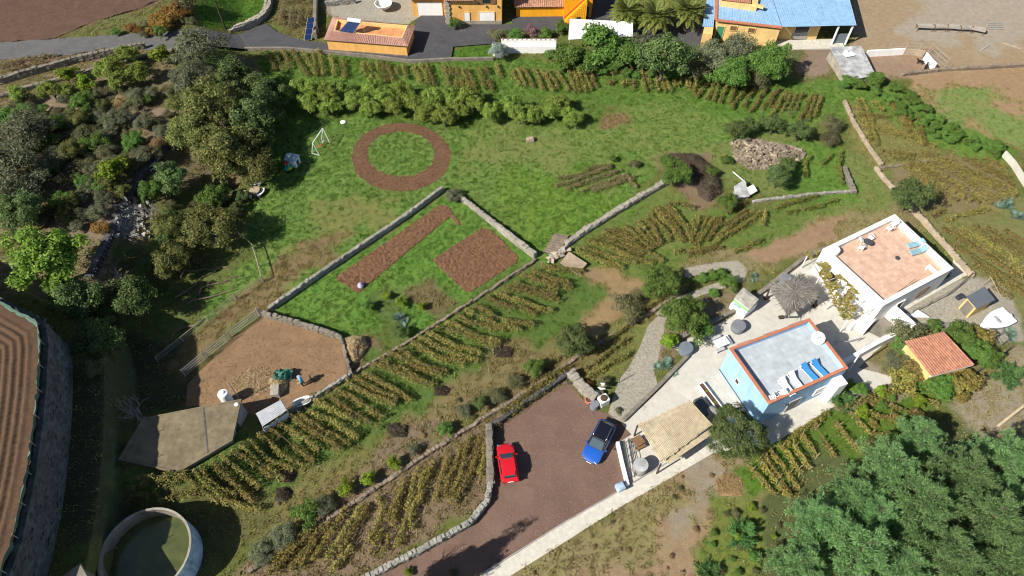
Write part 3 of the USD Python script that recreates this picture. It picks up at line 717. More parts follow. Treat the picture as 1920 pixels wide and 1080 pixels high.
def block(rows, off, sc, where, group, side='left', order='x', **kw):
    """rows: courses in the pixels of an enlarged crop; off, sc: the crop's corner and its enlargement"""
    R = [[(off[0] + x / sc, off[1] + y / sc) for x, y in r] for r in rows]
    R.sort(key=(lambda r: np.mean([p[0] for p in r])) if order == 'x' else (lambda r: np.mean([p[1] for p in r])))
    for i, r in enumerate(R):
        lab = f'{nth(i)} vine row from the {side} {where}' if len(R) > 1 else f'vine row {where}'
        vine_row(G2(r), lab[0].lower() + lab[1:], group, **kw)
def hatch(poly, direction, spacing, rng_seed=0, jitter=.15):
    """parallel courses across a polygon, all in pixels of the photograph"""
    P = Polygon(poly); d = np.array(direction, float); d /= np.linalg.norm(d); nrm = np.array([-d[1], d[0]])
    k = np.array(poly) @ nrm; rg = np.random.default_rng(rng_seed); rows = []
    for o in np.arange(k.min() + spacing * .5, k.max(), spacing):
        c = nrm * (o + rg.normal() * spacing * jitter); a = np.array(P.centroid.coords[0]); c = c + d * (a @ d)
        g = P.intersection(LineString([c - d * 900, c + d * 900]))
        for h in getattr(g, 'geoms', [g]):
            if h.length > 14:
                q = np.array(h.coords); m = np.array([q[0] * (1 - t) + q[-1] * t for t in (0, .33, .66, 1)])
                m[1:3] += rg.normal(size=(2, 2)) * 2
                rows.append([tuple(z) for z in m])
    return rows
# ------------------------------------------------------------------ sheets and terraces
def furrowed(name, P, res, zfun, material, clip_px=None):
    BLOCK.append(P.buffer(0))
    b = P.bounds
    ax, ay = np.arange(b[0], b[2] + res, res), np.arange(b[1], b[3] + res, res)
    X, Y = np.meshgrid(ax, ay); x, y = X.ravel(), Y.ravel()
    shapely.prepare(P); ins = shapely.contains_xy(P, x, y)
    nx, ny = len(ax), len(ay)
    i = (np.arange(ny - 1)[:, None] * nx + np.arange(nx - 1)).ravel()
    f = np.stack([i, i + 1, i + nx + 1, i + nx], 1)
    f = f[ins[f].all(1)]
    z = np.zeros(len(x)); z[ins] = zfun(x[ins], y[ins])
    u, inv = np.unique(f, return_inverse=True)
    v = np.stack([x, y, z], 1)[u]
    return struct(name, MB().add(v, inv.reshape(f.shape)), material, smooth=True)
def strip(name, px, w, material, dz=.02, world=None):
    P = np.array(world if world is not None else G2(px), float)
    ls = LineString(P); n = max(2, int(ls.length / 1.0)); BLOCK.append(ls.buffer(w / 2))
    C = np.array([ls.interpolate(t, normalized=True).coords[0] for t in np.linspace(0, 1, n + 1)])
    t = unit(np.gradient(C, axis=0)); s = np.stack([-t[:, 1], t[:, 0]], 1)
    L, R = C + s * w / 2, C - s * w / 2
    z = np.maximum(np.maximum(hgt(*L.T), hgt(*R.T)), hgt(*C.T)) + dz
    v = np.vstack([np.column_stack([L, z]), np.column_stack([R, z])])
    m = n + 1; i = np.arange(n)
    f = np.stack([i + m, i + m + 1, i + 1, i], 1)
    return struct(name, MB().add(v, f), material)
def rnd_poly(pts, r): return Polygon(pts).buffer(r).buffer(-2 * r).buffer(r)

fb = FIELDP.exterior
def field_z(x, y):
    d = shapely.distance(fb, shapely.points(x, y))
    n = meshkit.fbm(np.stack([x * 1.5, y * 1.5, 0 * x], 1), 3, 2)
    return ZF + .26 * (np.abs(np.sin(d / .64 * np.pi)) ** .8 - .5) * sstep(1.2, 1.8, d) + .10 * (n - .5)
furrowed('ploughed_field', FIELDP.intersection(sbox(-75, 8, -20, 50)), .14, field_z, M['soil_furrow'])
P_up = Polygon(G2([(-150, -160), (330, -160), (300, 0), (255, 20), (170, 45), (100, 75), (-150, 90)]))
def up_z(x, y):
    d = y * .93 - x * .28 + .02 * x * x * .05
    n = meshkit.fbm(np.stack([x * 1.2, y * 1.2, 0 * x], 1), 3, 8)
    return hgt(x, y) + .03 + .08 * np.cos(d / 1.15 * 2 * np.pi) + .12 * n
furrowed('ploughed_slope', P_up, .22, up_z, M['soil_dark'])
# retaining wall under the ploughed field, built of courses of dark stone
fe = A2([(0, 557), (62, 590), (86, 606), (91, 640), (88, 720), (80, 800), (69, 880), (60, 930), (40, 1020), (14, 1090)], ZF)
ext = np.array(FIELDP.exterior.coords)
rw = thing('retaining_wall', 'tall dark stone retaining wall holding up the ploughed field with ridges', 'wall')
ls_f = LineString([tuple(p) for p in ext[:-1] if p[0] > -85 and p[1] < 60] if False else fe)
band = ls_f.buffer(.02, cap_style='flat')
core = MB()
inner = LineString(fe).parallel_offset(.45, 'right' if Polygon(fe + [(-80, 10), (-80, 40)]).contains(LineString(fe).parallel_offset(.45, 'right').centroid) else 'left')
core.prism(Polygon(list(fe) + list(inner.coords)[::(1 if Point(inner.coords[0]).distance(Point(fe[-1])) < 3 else -1)]).buffer(0), ZB - 1, ZF + .05)
core.build('wall_core', M['stone_dark'], rw)
rg = np.random.default_rng(5)
st = MB(); Lf = LineString(fe).length
for _ in range(420):
    q = np.array(LineString(fe).interpolate(rg.uniform(0, Lf)).coords[0]); w_ = rg.uniform(.3, .7)
    st.tm(m3.Manifold.hull_points(rg.normal(size=(9, 3)) * [w_ * .35, .06, w_ * .2]), (q[0] - .02, q[1], ZB + rg.uniform(.2, 4.1)), rg.uniform(1.3, 1.8))
st.build('stones', M['stone_dark'], rw, kind='stuff')
# green netting fence along the edge of the field
nf = thing('netting_fence', 'sagging green netting fence along the edge of the ploughed field', 'fence')
mbn = MB(); fe2 = np.array(LineString(fe).parallel_offset(.55, 'right').coords)
if not FIELDP.contains(Point(fe2[len(fe2) // 2])): fe2 = np.array(LineString(fe).parallel_offset(.55, 'left').coords)
lsn = LineString(fe2); nn = int(lsn.length / .45)
pn = np.array([lsn.interpolate(t, normalized=True).coords[0] for t in np.linspace(0, 1, nn)])
for k, (dz, off) in enumerate(((0, 0), (.35, .12), (.75, .02))): pass
cols = []
for dz, off in ((0, -.25), (.10, -.02), (.35, .10), (.7, .16)):
    cols.append(np.column_stack([pn[:, 0] + off + .05 * rg.normal(size=nn), pn[:, 1] + .05 * rg.normal(size=nn), np.full(nn, ZF + dz) + .06 * rg.normal(size=nn)]))
v_ = np.vstack(cols); f_ = []
for r_ in range(3):
    for i in range(nn - 1): f_.append([r_ * nn + i, r_ * nn + i + 1, (r_ + 1) * nn + i + 1, (r_ + 1) * nn + i])
mbn.add(v_, f_); mbn.build('net', M['net_green'], nf, smooth=True)
for t in np.linspace(.02, .98, 12):
    q = lsn.interpolate(t, normalized=True).coords[0]
    MB().tube([(q[0] + .25, q[1], ZF - .2), (q[0] + .3, q[1], ZF + 1.0)], .035, 6).build('post', M['wood_grey'], nf)

# roads, yards, paths, beds
strip('road', [(-260, 118), (0, 96), (120, 88), (240, 80), (340, 74), (410, 76), (470, 78)], 4.0, M['asphalt_worn'], .05)
sheet('asphalt_yard', [(452, 62), (500, 46), (520, 62), (560, 76), (600, 82), (740, 95), (766, 104), (780, 40), (790, 31), (842, 30), (842, 48), (960, 48), (960, 30), (1060, 32), (1110, 35), (1110, -60), (1170, -60), (1160, 40), (1070, 60), (950, 60), (925, 84), (850, 90), (846, 112), (770, 117), (700, 108), (620, 100), (540, 93), (458, 92)], M['asphalt'], .02)
sheet('asphalt_lane', [(1180, 60), (1290, 20), (1330, 20), (1322, 76), (1300, 92), (1270, 92), (1210, 80)], M['asphalt'], .02)
sheet('stone_yard', [(622, 31), (618, 5), (640, -60), (775, -60), (788, 31), (765, 46), (660, 38)], M['cobble'], .012)
PARK = [(926, 812), (985, 768), (1064, 716), (1090, 746), (1116, 768), (1140, 775), (1166, 796), (1183, 815), (1157, 832), (1166, 870), (1176, 914), (1060, 978), (960, 1042), (900, 1078), (860, 1110), (640, 1110), (700, 1080), (780, 1042), (882, 988), (918, 944), (926, 906)]
sheet('gravel_parking', PARK, M['gravel_red'], .02)
sheet('cobbled_path', [(1160, 712), (1178, 690), (1200, 650), (1214, 612), (1236, 590), (1250, 596), (1243, 630), (1236, 668), (1226, 695), (1234, 724), (1166, 794), (1140, 776)], M['cobble'], .02)
sheet('garden_path', [(1284, 503), (1340, 492), (1384, 489), (1402, 506), (1394, 528), (1340, 546), (1275, 568), (1248, 596), (1228, 590), (1262, 560), (1326, 536), (1368, 523), (1372, 508), (1340, 508), (1300, 518), (1284, 520)], M['cobble'], .02)
sheet('patio', [(1165, 795), (1232, 735), (1288, 672), (1260, 650), (1372, 594), (1440, 545), (1500, 492), (1545, 480), (1660, 590), (1700, 612), (1640, 660), (1610, 690), (1650, 700), (1690, 712), (1600, 742), (1560, 765), (1440, 838), (1400, 838), (1335, 850), (1322, 828), (1174, 912), (1156, 832), (1184, 815)], M['concrete_pale'], .03)
sheet('walkway', [(880, 1092), (960, 1043), (1060, 980), (1173, 913), (1323, 827), (1337, 850), (1160, 953), (1050, 1022), (960, 1078), (930, 1098)], M['concrete_walk'], .05)
sheet('stone_terrace', [(1662, 602), (1700, 575), (1760, 545), (1815, 520), (1840, 528), (1870, 585), (1905, 600), (1900, 640), (1830, 640), (1790, 615), (1740, 612), (1700, 620)], M['cobble'], .02)
sheet('lower_terrace', [(1560, 768), (1600, 742), (1690, 712), (1720, 690), (1748, 700), (1700, 722), (1640, 745), (1590, 775)], M['concrete_old'], .045)
sheet('side_lane', [(1790, 470), (1815, 515), (1760, 545), (1665, 600), (1650, 590), (1700, 560), (1780, 520)], M['concrete_walk'], .025)
# ring of bare soil on the lawn
ring_o = np.array([(752 + 94 * math.cos(a), 295 + 65 * math.sin(a)) for a in np.linspace(0, 2 * np.pi, 60, False)])
ring_i = np.array([(752 + 62 * math.cos(a), 289 + 42 * math.sin(a)) for a in np.linspace(0, 2 * np.pi, 60, False)])
rr = np.random.default_rng(8)
Ro = Polygon(np.array(G2(ring_o)) + rr.normal(size=(60, 2)) * .07); Ri = Polygon(np.array(G2(ring_i)) + rr.normal(size=(60, 2)) * .10)
def lumpy(a, fr, seed, base=.0):
    return lambda x, y: base + a * meshkit.fbm(np.stack([x * fr, y * fr, 0 * x], 1), 4, seed)
furrowed('ring_path', Ro.difference(Ri), .13, lumpy(.07, 3.0, 6, .0), M['soil_ring'])
def bed_z(dirpx, seed, sp=.42):
    a, b = np.array(G(*dirpx[0])[:2]), np.array(G(*dirpx[1])[:2]); d = unit(b - a); n = np.array([-d[1], d[0]])
    def f(x, y):
        q = np.stack([x * 2.4, y * 2.4, 0 * x], 1); w = meshkit.fbm(q * .4, 2, seed) * .8
        return .04 + .018 * np.cos((x * n[0] + y * n[1] + w) / sp * 2 * np.pi) + .22 * (meshkit.fbm(q * 1.6, 3, seed + 1) - .3)
    return f
furrowed('tilled_bed', rnd_poly(G2([(808, 488), (902, 428), (920, 430), (972, 482), (968, 494), (882, 550), (872, 548)]), .3), .10, bed_z(((808, 488), (872, 548)), 3), M['soil_red'])
furrowed('tilled_bed', rnd_poly(G2([(626, 522), (700, 470), (822, 385), (840, 386), (850, 402), (838, 412), (690, 535), (672, 553)]), .3).union(Polygon(G2([(838, 400), (848, 398), (866, 422), (858, 426)]))), .10, bed_z(((626, 522), (672, 553)), 5), M['soil_red'])
PADD = [(348, 762), (352, 720), (430, 640), (495, 592), (560, 612), (640, 640), (652, 700), (560, 756), (500, 795), (455, 830), (440, 760)]
sheet('paddock', A2(PADD, 0), M['dirt_paddock'], .02, zs=0.0, world=True)

def clods(label, P, n, smin, smax, material, seed, z=.06):
    rg = np.random.default_rng(seed); b = P.bounds; shapely.prepare(P)
    q = rg.uniform(b[:2], b[2:], (n * 4, 2)); q = q[shapely.contains_xy(P, q[:, 0], q[:, 1])][:n]
    c = np.array([[i, j, k] for i in (-1, 1) for j in (-1, 1) for k in (-1, 1)], float)
    f = np.array([[0, 1, 3, 2], [4, 6, 7, 5], [0, 4, 5, 1], [2, 3, 7, 6], [0, 2, 6, 4], [1, 5, 7, 3]])
    s = rg.uniform(smin, smax, (len(q), 1, 1)) * rg.uniform(.5, 1.2, (len(q), 8, 3)) * np.array([1, 1, .7])
    V = c[None] * s * .5 + np.column_stack([q, np.full(len(q), z)])[:, None]
    F = (f[None] + 8 * np.arange(len(q))[:, None, None]).reshape(-1, 4)
    tag(MB().add(V.reshape(-1, 3), F).build('soil_clods', M[material]), label, 'soil', kind='stuff')
RING = Ro.difference(Ri)
clods('loose clods on the ring of bare soil', RING, 2000, .05, .13, 'soil_ring', 1)
clods('loose clods on the square tilled bed', Polygon(G2([(808, 488), (902, 428), (920, 430), (972, 482), (968, 494), (882, 550), (872, 548)])), 1300, .05, .13, 'soil_red', 2, .10)
clods('loose clods on the long tilled bed', Polygon(G2([(626, 522), (700, 470), (822, 385), (840, 386), (850, 402), (690, 535), (672, 553)])), 1300, .05, .13, 'soil_red', 3, .10)
clods('loose earth and dung on the paddock', Polygon(A2(PADD)).buffer(-.5), 900, .04, .11, 'dirt_paddock', 4, .03)
clods('loose stones on the gravel parking', Polygon(G2(PARK)).buffer(-.3), 1300, .03, .09, 'stone_brown', 5, .03)
# ------------------------------------------------------------------ walls
def wall(px, t, h, material, label, stones=True, cope=True, parts=False, z0=None, cat='stone wall', name='stone_wall', step=.42, world=None):
    P = np.array(world if world is not None else G2(px)); ls = LineString(P); L = ls.length
    zb = float(np.min(hgt(*P.T))) if z0 is None else z0
    x = thing(name, label, cat)
    core = ls.buffer((t - (.10 if stones else 0)) / 2, cap_style='flat', join_style='mitre')
    MB().prism(core, zb - .25, zb + h - (.06 if cope else 0)).build('wall_core', M[material], x)
    if not stones: return x
    st, cp = MB(), MB()
    for s in np.arange(step * .4, L, step):
        q = np.array(ls.interpolate(s).coords[0]); q2 = np.array(ls.interpolate(min(L, s + .05)).coords[0])
        q1 = np.array(ls.interpolate(max(0, s - .05)).coords[0])
        d = unit(q2 - q1); n = np.array([-d[1], d[0]]); a = math.atan2(d[1], d[0])
        for r in np.arange(.10, h - .05, .24):
            for sg in (-1, 1):
                if wr.random() < .06: continue
                c = q + n * sg * (t / 2 - .05 + wr.normal() * .02) + d * wr.normal() * .06
                st.box((c[0], c[1], zb + r), (step * wr.uniform(.65, 1.0), wr.uniform(.10, .18), .22 * wr.uniform(.8, 1.05)), a + wr.normal() * .08)
        if cope:
            w2 = t * wr.uniform(.7, 1.2); c = (q[0] + wr.normal() * .03, q[1] + wr.normal() * .03, zb + h - .03 + wr.normal() * .05)
            sz = (step * wr.uniform(.8, .98), w2, .15 * wr.uniform(.8, 1.3))
            if parts: MB().box(c, sz, a + wr.normal() * .14, .04).build('coping_stone', M[material], x)
            else: cp.box(c, sz, a + wr.normal() * .14, .03)
    if st.v: st.build('stones', M[material], x, kind='stuff')
    if cp.v: cp.build('coping', M[material], x, kind='stuff')
    return x
wr = np.random.default_rng(31)
wall([(508, 582), (600, 518), (680, 464), (760, 410), (830, 358)], .34, .7, 'stone_grey', 'long dry stone wall along the lawn side of the garden with the two tilled beds', parts=True, step=.34)
wall([(858, 370), (895, 398), (935, 430)], .34, .7, 'stone_pale', 'pale stone wall running from the grey bush to the square tilled bed', parts=True, step=.34)
wall([(935, 430), (970, 458), (1004, 484)], .5, .8, 'stone_pale', 'broken pale stone wall beside the upper flight of steps', parts=True, step=.6)
wall([(486, 590), (540, 604), (600, 622), (640, 636)], .35, .8, 'concrete_old', 'grey block wall between the paddock and the green garden', step=.6)
wall([(640, 636), (650, 668), (660, 704)], .3, .8, 'concrete_old', 'short block wall between the paddock and the manure heap', step=.6)
wall([(660, 704), (740, 658), (830, 602), (920, 545), (1006, 488)], .28, .35, 'stone_brown', 'low brown stone edging along the top of the long sloping vineyard')
wall([(660, 704), (600, 742), (540, 778), (470, 818)], .3, .6, 'stone_grey', 'stone wall along the foot of the paddock behind the white bathtub')
wall([(1060, 462), (1090, 440), (1150, 402), (1200, 372), (1252, 342)], .6, .6, 'stone_pale', 'broad pale stone wall climbing from the steps to the brushwood heap', parts=True, step=.6)
wall([(918, 804), (919, 850), (920, 904)], .65, 1.05, 'concrete_old', 'straight grey wall on the parking beside the red car', stones=True, step=.7)
wall([(920, 908), (914, 942), (880, 984), (800, 1028), (700, 1080), (650, 1105)], .45, .7, 'stone_grey', 'curved stone wall between the lower vineyard and the gravel parking', parts=True, step=.38)
wall([(924, 802), (980, 762), (1062, 706)], .35, .7, 'stone_dark', 'dark stone wall under the vines at the upper side of the parking')
wall([(1068, 704), (1090, 728), (1114, 752)], .85, .95, 'stone_pale', 'thick pale stone wall at the parking corner near the clay pot')
wall([(470, 1072), (560, 1010), (700, 920), (820, 840), (900, 790), (1000, 728), (1080, 672), (1160, 622), (1240, 574), (1290, 536)], .34, .3, 'stone_brown', 'long low terrace edge of brown stone above the lower vineyard', step=.4)
wall([(1582, 192), (1600, 232), (1626, 276), (1652, 312)], .34, .4, 'stone_tan', 'tan stone wall on the left of the small upper right vineyard')
wall([(1640, 318), (1660, 342), (1682, 366)], .34, .5, 'stone_tan', 'short tan stone wall just above the round dark bush')
wall([(1697, 384), (1730, 418), (1780, 474), (1822, 522)], .35, .6, 'stone_tan', 'narrow tan wall behind the white house on the vineyard side')
wall([(1690, 142), (1760, 133), (1840, 129), (1925, 124)], .4, .4, 'stone_brown', 'low brown stone wall across the dusty field at the upper right')
wall([(1582, 318), (1590, 340), (1600, 364)], .5, .5, 'concrete_old', 'short grey wall on the grass below the tan wall')
wall([(1650, 316), (1700, 310), (1750, 300)], .22, .25, 'stone_brown', 'thin line of stones between the two upper right vineyards')
wall([(1410, 380), (1450, 374), (1520, 366), (1600, 360)], .3, .3, 'stone_grey', 'low grey stone edge below the scrap sheet hut')
wall([(2, 158), (70, 138), (150, 116), (275, 90)], .45, .9, 'concrete_old', 'upper grey wall of the track beside the road at top left', step=.7)
wall([(2, 184), (60, 166), (160, 138), (250, 114), (330, 98)], .5, .5, 'concrete_old', 'lower grey wall of the track beside the road at top left', step=.7)
wall([(1256, 648), (1310, 618), (1372, 588), (1430, 548)], .4, .6, 'concrete_old', 'grey planter wall between the garden shrubs and the patio', stones=False)
wall([(1168, 790), (1230, 730), (1288, 670)], .35, .5, 'concrete_old', 'grey kerb wall between the cobbled path and the patio', stones=False)
wall([(1430, 548), (1500, 492), (1545, 470)], .4, .7, 'concrete_old', 'grey garden wall above the thatched shelter', stones=False)
wall([(1157, 832), (1166, 872), (1176, 912)], .3, .55, 'plaster_white', 'low white wall between the parking and the covered terrace', stones=False, cat='wall', name='low_wall')
wall([(458, 93), (540, 94), (620, 101), (700, 109), (770, 118), (846, 114), (925, 113)], .3, .55, 'concrete_old', 'pale kerb wall along the asphalt above the vine strip', stones=False, cat='wall', name='kerb_wall')
wall([(903, 1077), (1060, 979), (1176, 912), (1322, 826)], .10, .22, 'plaster_grey', 'thin grey kerb between the parking and the long pale walkway', stones=False, cat='kerb', name='walkway_kerb')
# round double wall at the top, in dry stone
for rx, ry, h_, nm in ((70, 51, .9, 'outer'), (62, 44, .6, 'inner')):
    pts = [(439 + rx * math.cos(a), 6 + ry * math.sin(a)) for a in np.linspace(math.radians(200 if nm == 'outer' else 190), math.radians(-15), 22)]
    wall(pts, .45, h_, 'stone_pale', f'{nm} curved stone wall round the grassy circle at the top', step=.5)
wall([(595, -60), (593, 30), (592, 74)], .5, 1.2, 'concrete_old', 'straight grey wall between the top vineyard and the driveway', stones=False)
wall([(612, 12), (640, 9), (668, 6)], .4, .8, 'stone_grey', 'short grey stone wall at the top beside the cobbled yard', step=.5)
# scrub terrace wall
sx = thing('stone_wall', 'dark stone terrace wall slanting down between the scrub slope and the woods', 'stone wall')
sp_ = A2([(340, 232), (300, 285), (262, 330), (222, 400), (190, 470), (165, 520)], ZS)
MB().prism(LineString(sp_).buffer(.34, cap_style='flat'), ZS - 2.2, ZS + .15).build('wall_core', M['stone_dark'], sx)
st = MB(); lsx = LineString(sp_)
for r_ in range(5):
    for s_ in np.arange(.2, lsx.length, .5):
        q = np.array(lsx.interpolate(s_).coords[0]); a_ = wr.normal() * .3
        st.box((q[0] + .36, q[1] - .14, ZS - 1.5 + r_ * .36), (.4 * wr.uniform(.7, 1), .3, .33 * wr.uniform(.7, 1)), a_)
st.build('stones', M['stone_dark'], sx, kind='stuff')
# ------------------------------------------------------------------ buildings
def quad_prism(px, z0, z1, zpix): return Polygon(A2(px, zpix)), z0, z1
def dirs(P):
    P = np.array(P); return P
def opening(x, name, a, b, z0, z1, material, out=.03, frame=None, ft=.07, sub=None):
    """a panel on the facade that runs from a to b (world xy); the outside lies to the right of a->b"""
    a, b = np.array(a, float), np.array(b, float); d = unit(b - a); n = np.array([d[1], -d[0]])
    c = (a + b) / 2 + n * out / 2; L = np.linalg.norm(b - a); rz = math.atan2(d[1], d[0])
    p = MB().box((c[0], c[1], (z0 + z1) / 2), (L, out + .06, z1 - z0), rz).build(name, M[material], x)
    if frame:
        f = MB()
        for s, e in ((-1, 0), (1, 0)):
            q = c + d * s * (L / 2 + ft / 2); f.box((q[0], q[1], (z0 + z1) / 2), (ft, out + .12, z1 - z0 + 2 * ft), rz)
        f.box((c[0], c[1], z1 + ft / 2), (L, out + .12, ft), rz); f.box((c[0], c[1], z0 - ft / 2), (L, out + .14, ft), rz)
        f.build('frame', M[frame], p)
    return p
def lerp(a, b, t): return np.array(a) * (1 - t) + np.array(b) * t
def flat_house(name, label, cat, top, zt, zroof, zbase, wallm, roofm, copem, pw=.22, cope=.10, group=None):
    P = Polygon(A2(top, zt)); x = thing(name, label, cat, group=group)
    MB().prism(P, zbase - .3, zroof).build('wall', M[wallm], x)
    MB().prism(P.difference(P.buffer(-pw, join_style='mitre')), zroof + .002, zt - cope).build('parapet', M[wallm], x)
    MB().prism(P.buffer(.04, join_style='mitre').difference(P.buffer(-pw - .03, join_style='mitre')), zt - cope, zt).build('coping', M[copem], x)
    MB().prism(P.buffer(-pw - .002, join_style='mitre'), zroof + .003, zroof + .03).build('roof', M[roofm], x)
    return x, np.array(P.exterior.coords)[:-1]
A_, B_, C_, D_ = [at(*p, 4.3)[:2] for p in ((1368, 653), (1518, 597), (1590, 690), (1442, 757))]
rzB = math.atan2(*(B_ - A_)[::-1])
tilemat('slab_blue', (.37, .41, .44), (.41, .45, .47), (.30, .34, .37), .55, .55, rzB)
bh, _ = flat_house('blue_house', 'pale blue flat roofed house with terracotta coping and sunbeds on its roof', 'house', [(1368, 653), (1442, 757), (1590, 690), (1518, 597)], 4.3, 3.62, 0, 'plaster_blue', 'slab_blue', 'terracotta')
for t in (.18, .5, .82):                                       # low gaps in the parapet, edged in brick
    c = lerp(A_, B_, t); MB().box((c[0], c[1], 4.33), (1.6, .20, .06), rzB).build('coping_brick', M['tile_eaves'], bh)
o = opening(bh, 'door', lerp(D_, C_, .36), lerp(D_, C_, .50), .05, 2.05, 'metal_dark', .05, 'plaster_grey')
opening(bh, 'window', lerp(D_, C_, .70), lerp(D_, C_, .82), 1.0, 2.1, 'glass_dark', .03, 'plaster_white')
opening(bh, 'window', lerp(A_, D_, .35), lerp(A_, D_, .42), 1.6, 2.2, 'glass_dark', .03, 'plaster_white')
q = lerp(D_, C_, .27); MB().lathe([(.0, 2.1), (.12, 2.12), (.14, 2.3), (.03, 2.4), (0, 2.42)], 10, (q[0] + .04, q[1] - .12, 0)).build('wall_lamp', M['metal_dark'], bh)
n_ = unit(np.array([(A_ - D_)[1], -(A_ - D_)[0]])); n_ = n_ if (lerp(A_, D_, .5) + n_ - (A_ + C_) / 2) @ (lerp(A_, D_, .5) - (A_ + C_) / 2) > 0 else -n_
pa, pb = A_ + n_ * -.0, D_
nn_ = lerp(A_, D_, .5) - lerp(B_, C_, .5); nn_ = unit(nn_)
MB().tube([(*(A_ + nn_ * .07), .35), (*(lerp(A_, D_, .5) + nn_ * .07), .30), (*(D_ + nn_ * .07), .25)], .045, 6).build('pipe', M['metal_dark'], bh)
cb = at(1574, 716, 3.2)[:2]
MB().box((cb[0], cb[1], 1.7), (1.0, 1.0, 3.4), rzB).build('side_block', M['plaster_white'], bh)
# roof furniture on the blue house (roof level 3.65)
ZR = 3.66
def lounger(label, head_px, foot_px, z, cush, frame='plastic_white', group='sun loungers on the flat roofs', w=.62, back=.55):
    a, b = at(*head_px, z + .35)[:2], at(*foot_px, z + .3)[:2]
    d = unit(b - a); rz = math.degrees(math.atan2(d[1], d[0])); L = 1.9
    x = thing('sun_lounger', label, 'sun lounger', (*((a + b) / 2), z), rz, group)
    fr = MB()
    for s in (-1, 1): fr.box((0, s * w / 2, .27), (L, .06, .06), 0, .015)
    for k in (-.9, -.3, .3, .9): fr.box((k * L / 2, 0, .27), (.05, w - .07, .045))
    fr.build('frame', M[frame], x)
    for i in (-1, 1):
        for j in (-1, 1): MB().box((i * L * .38, j * (w / 2 - .03), .12), (.06, .05, .24)).build('leg', M[frame], x)
    mb = MB(); mb.box((.28, 0, .335), (L * .66, w * .96, .07), 0, .02); mb.build('seat_cushion', M[cush], x)
    bk = MB(); v = m3.Manifold.hull_points(np.array([(-L * .17 + dx, s * w * .48, .31 + dz) for s in (-1, 1) for dx, dz in ((0, 0), (0, .07), (-L * .31, back * .6), (-L * .31 - .03, back * .6 + .07))])); bk.tm(v)
    bk.build('backrest_cushion', M[cush], x)
    return x
lounger('bright blue sunbed nearest the corner of the blue house roof', (1522, 676), (1552, 707), ZR, 'plastic_cushion_blue')
lounger('bright blue sunbed beside the white sunbeds on the blue house roof', (1504, 684), (1531, 713), ZR, 'plastic_cushion_blue')
lounger('white plastic sunbed next to the blue sunbeds on the roof', (1482, 701), (1503, 729), ZR, 'plastic_white')
lounger('white plastic sunbed farther from the blue sunbeds on the roof', (1466, 713), (1485, 738), ZR, 'plastic_white')
def chair(label, px, z, rz, group=None, m='plastic_white', s=1.0):
    p = at(*px, z + .4)
    x = thing('plastic_chair', label, 'chair', (p[0], p[1], z), rz, group, s)
    MB().box((0, 0, .42), (.46, .46, .05), 0, .015).build('seat', M[m], x)
    MB().tm(m3.Manifold.hull_points(np.array([(-.20 - dx, y, zz) for y in (-.22, .22) for dx, zz in ((0, .45), (.04, .45), (.10, .86), (.14, .86))]))).build('backrest', M[m], x)
    for i in (-1, 1):
        for j in (-1, 1): MB().tube([(i * .18, j * .18, .40), (i * .22, j * .22, 0)], .025, 5).build('leg', M[m], x)
        MB().beam((-.2, i * .24, .64), (.16, i * .24, .62), .05, .04).build('armrest', M[m], x)
    return x
for i, (px, r) in enumerate((((1455, 741), 20), ((1447, 746), 95), ((1466, 738), 200), ((1475, 735), 60))):
    chair(['white plastic chair standing third from the roof corner among jumbled chairs', 'white plastic chair at the very corner of the blue house roof', 'white plastic chair in the middle of the jumbled roof chairs', 'white plastic chair nearest the white sunbeds on the blue house'][i], px, ZR, r, 'white chairs on the blue house roof')
def dish(name, label, px, z, r, face, m='metal_white', cat='satellite dish', pole=.9):
    p = at(*px, z + pole); x = thing(name, label, cat, (p[0], p[1], z))
    d = unit(np.array(face, float)); u = unit(np.cross([0, 0, 1.0], d)); w = np.cross(d, u)
    mb = MB(); n = 28; V, Fc = [], []
    rs = [0, .35, .7, 1.0]
    for off in (0, -.03):
        for q in rs:
            for k in range(n):
                t = k / n * 2 * np.pi; V.append(np.array([0, 0, pole]) + (u * math.cos(t) + w * math.sin(t)) * r * max(q, .01) + d * (r * .22 * q * q + off))
    m_ = len(rs)
    for o_ in (0, 1):
        for i in range(m_ - 1):
            for k in range(n):
                a, b = o_ * m_ * n + i * n + k, o_ * m_ * n + i * n + (k + 1) % n
                Fc.append([a, b, b + n, a + n] if o_ == 0 else [a, a + n, b + n, b])
    mb.add(V, Fc).build('reflector', M[m], x, smooth=True)
    MB().tube([(0, 0, -.02), (0, 0, pole - .05)], .035, 6).build('pole', M['metal_grey'], x)
    MB().tube([np.array([0, 0, pole]) - w * r * .9, np.array([0, 0, pole]) + d * r * .9], .02, 5).build('arm', M['metal_grey'], x)
    MB().box(np.array([0, 0, pole]) + d * r * .95, (.10, .10, .14)).build('receiver', M['metal_grey'], x)
dish('satellite_dish', 'white satellite dish on the blue house roof', (1534, 634), ZR, .62, (-.35, -.45, .85))

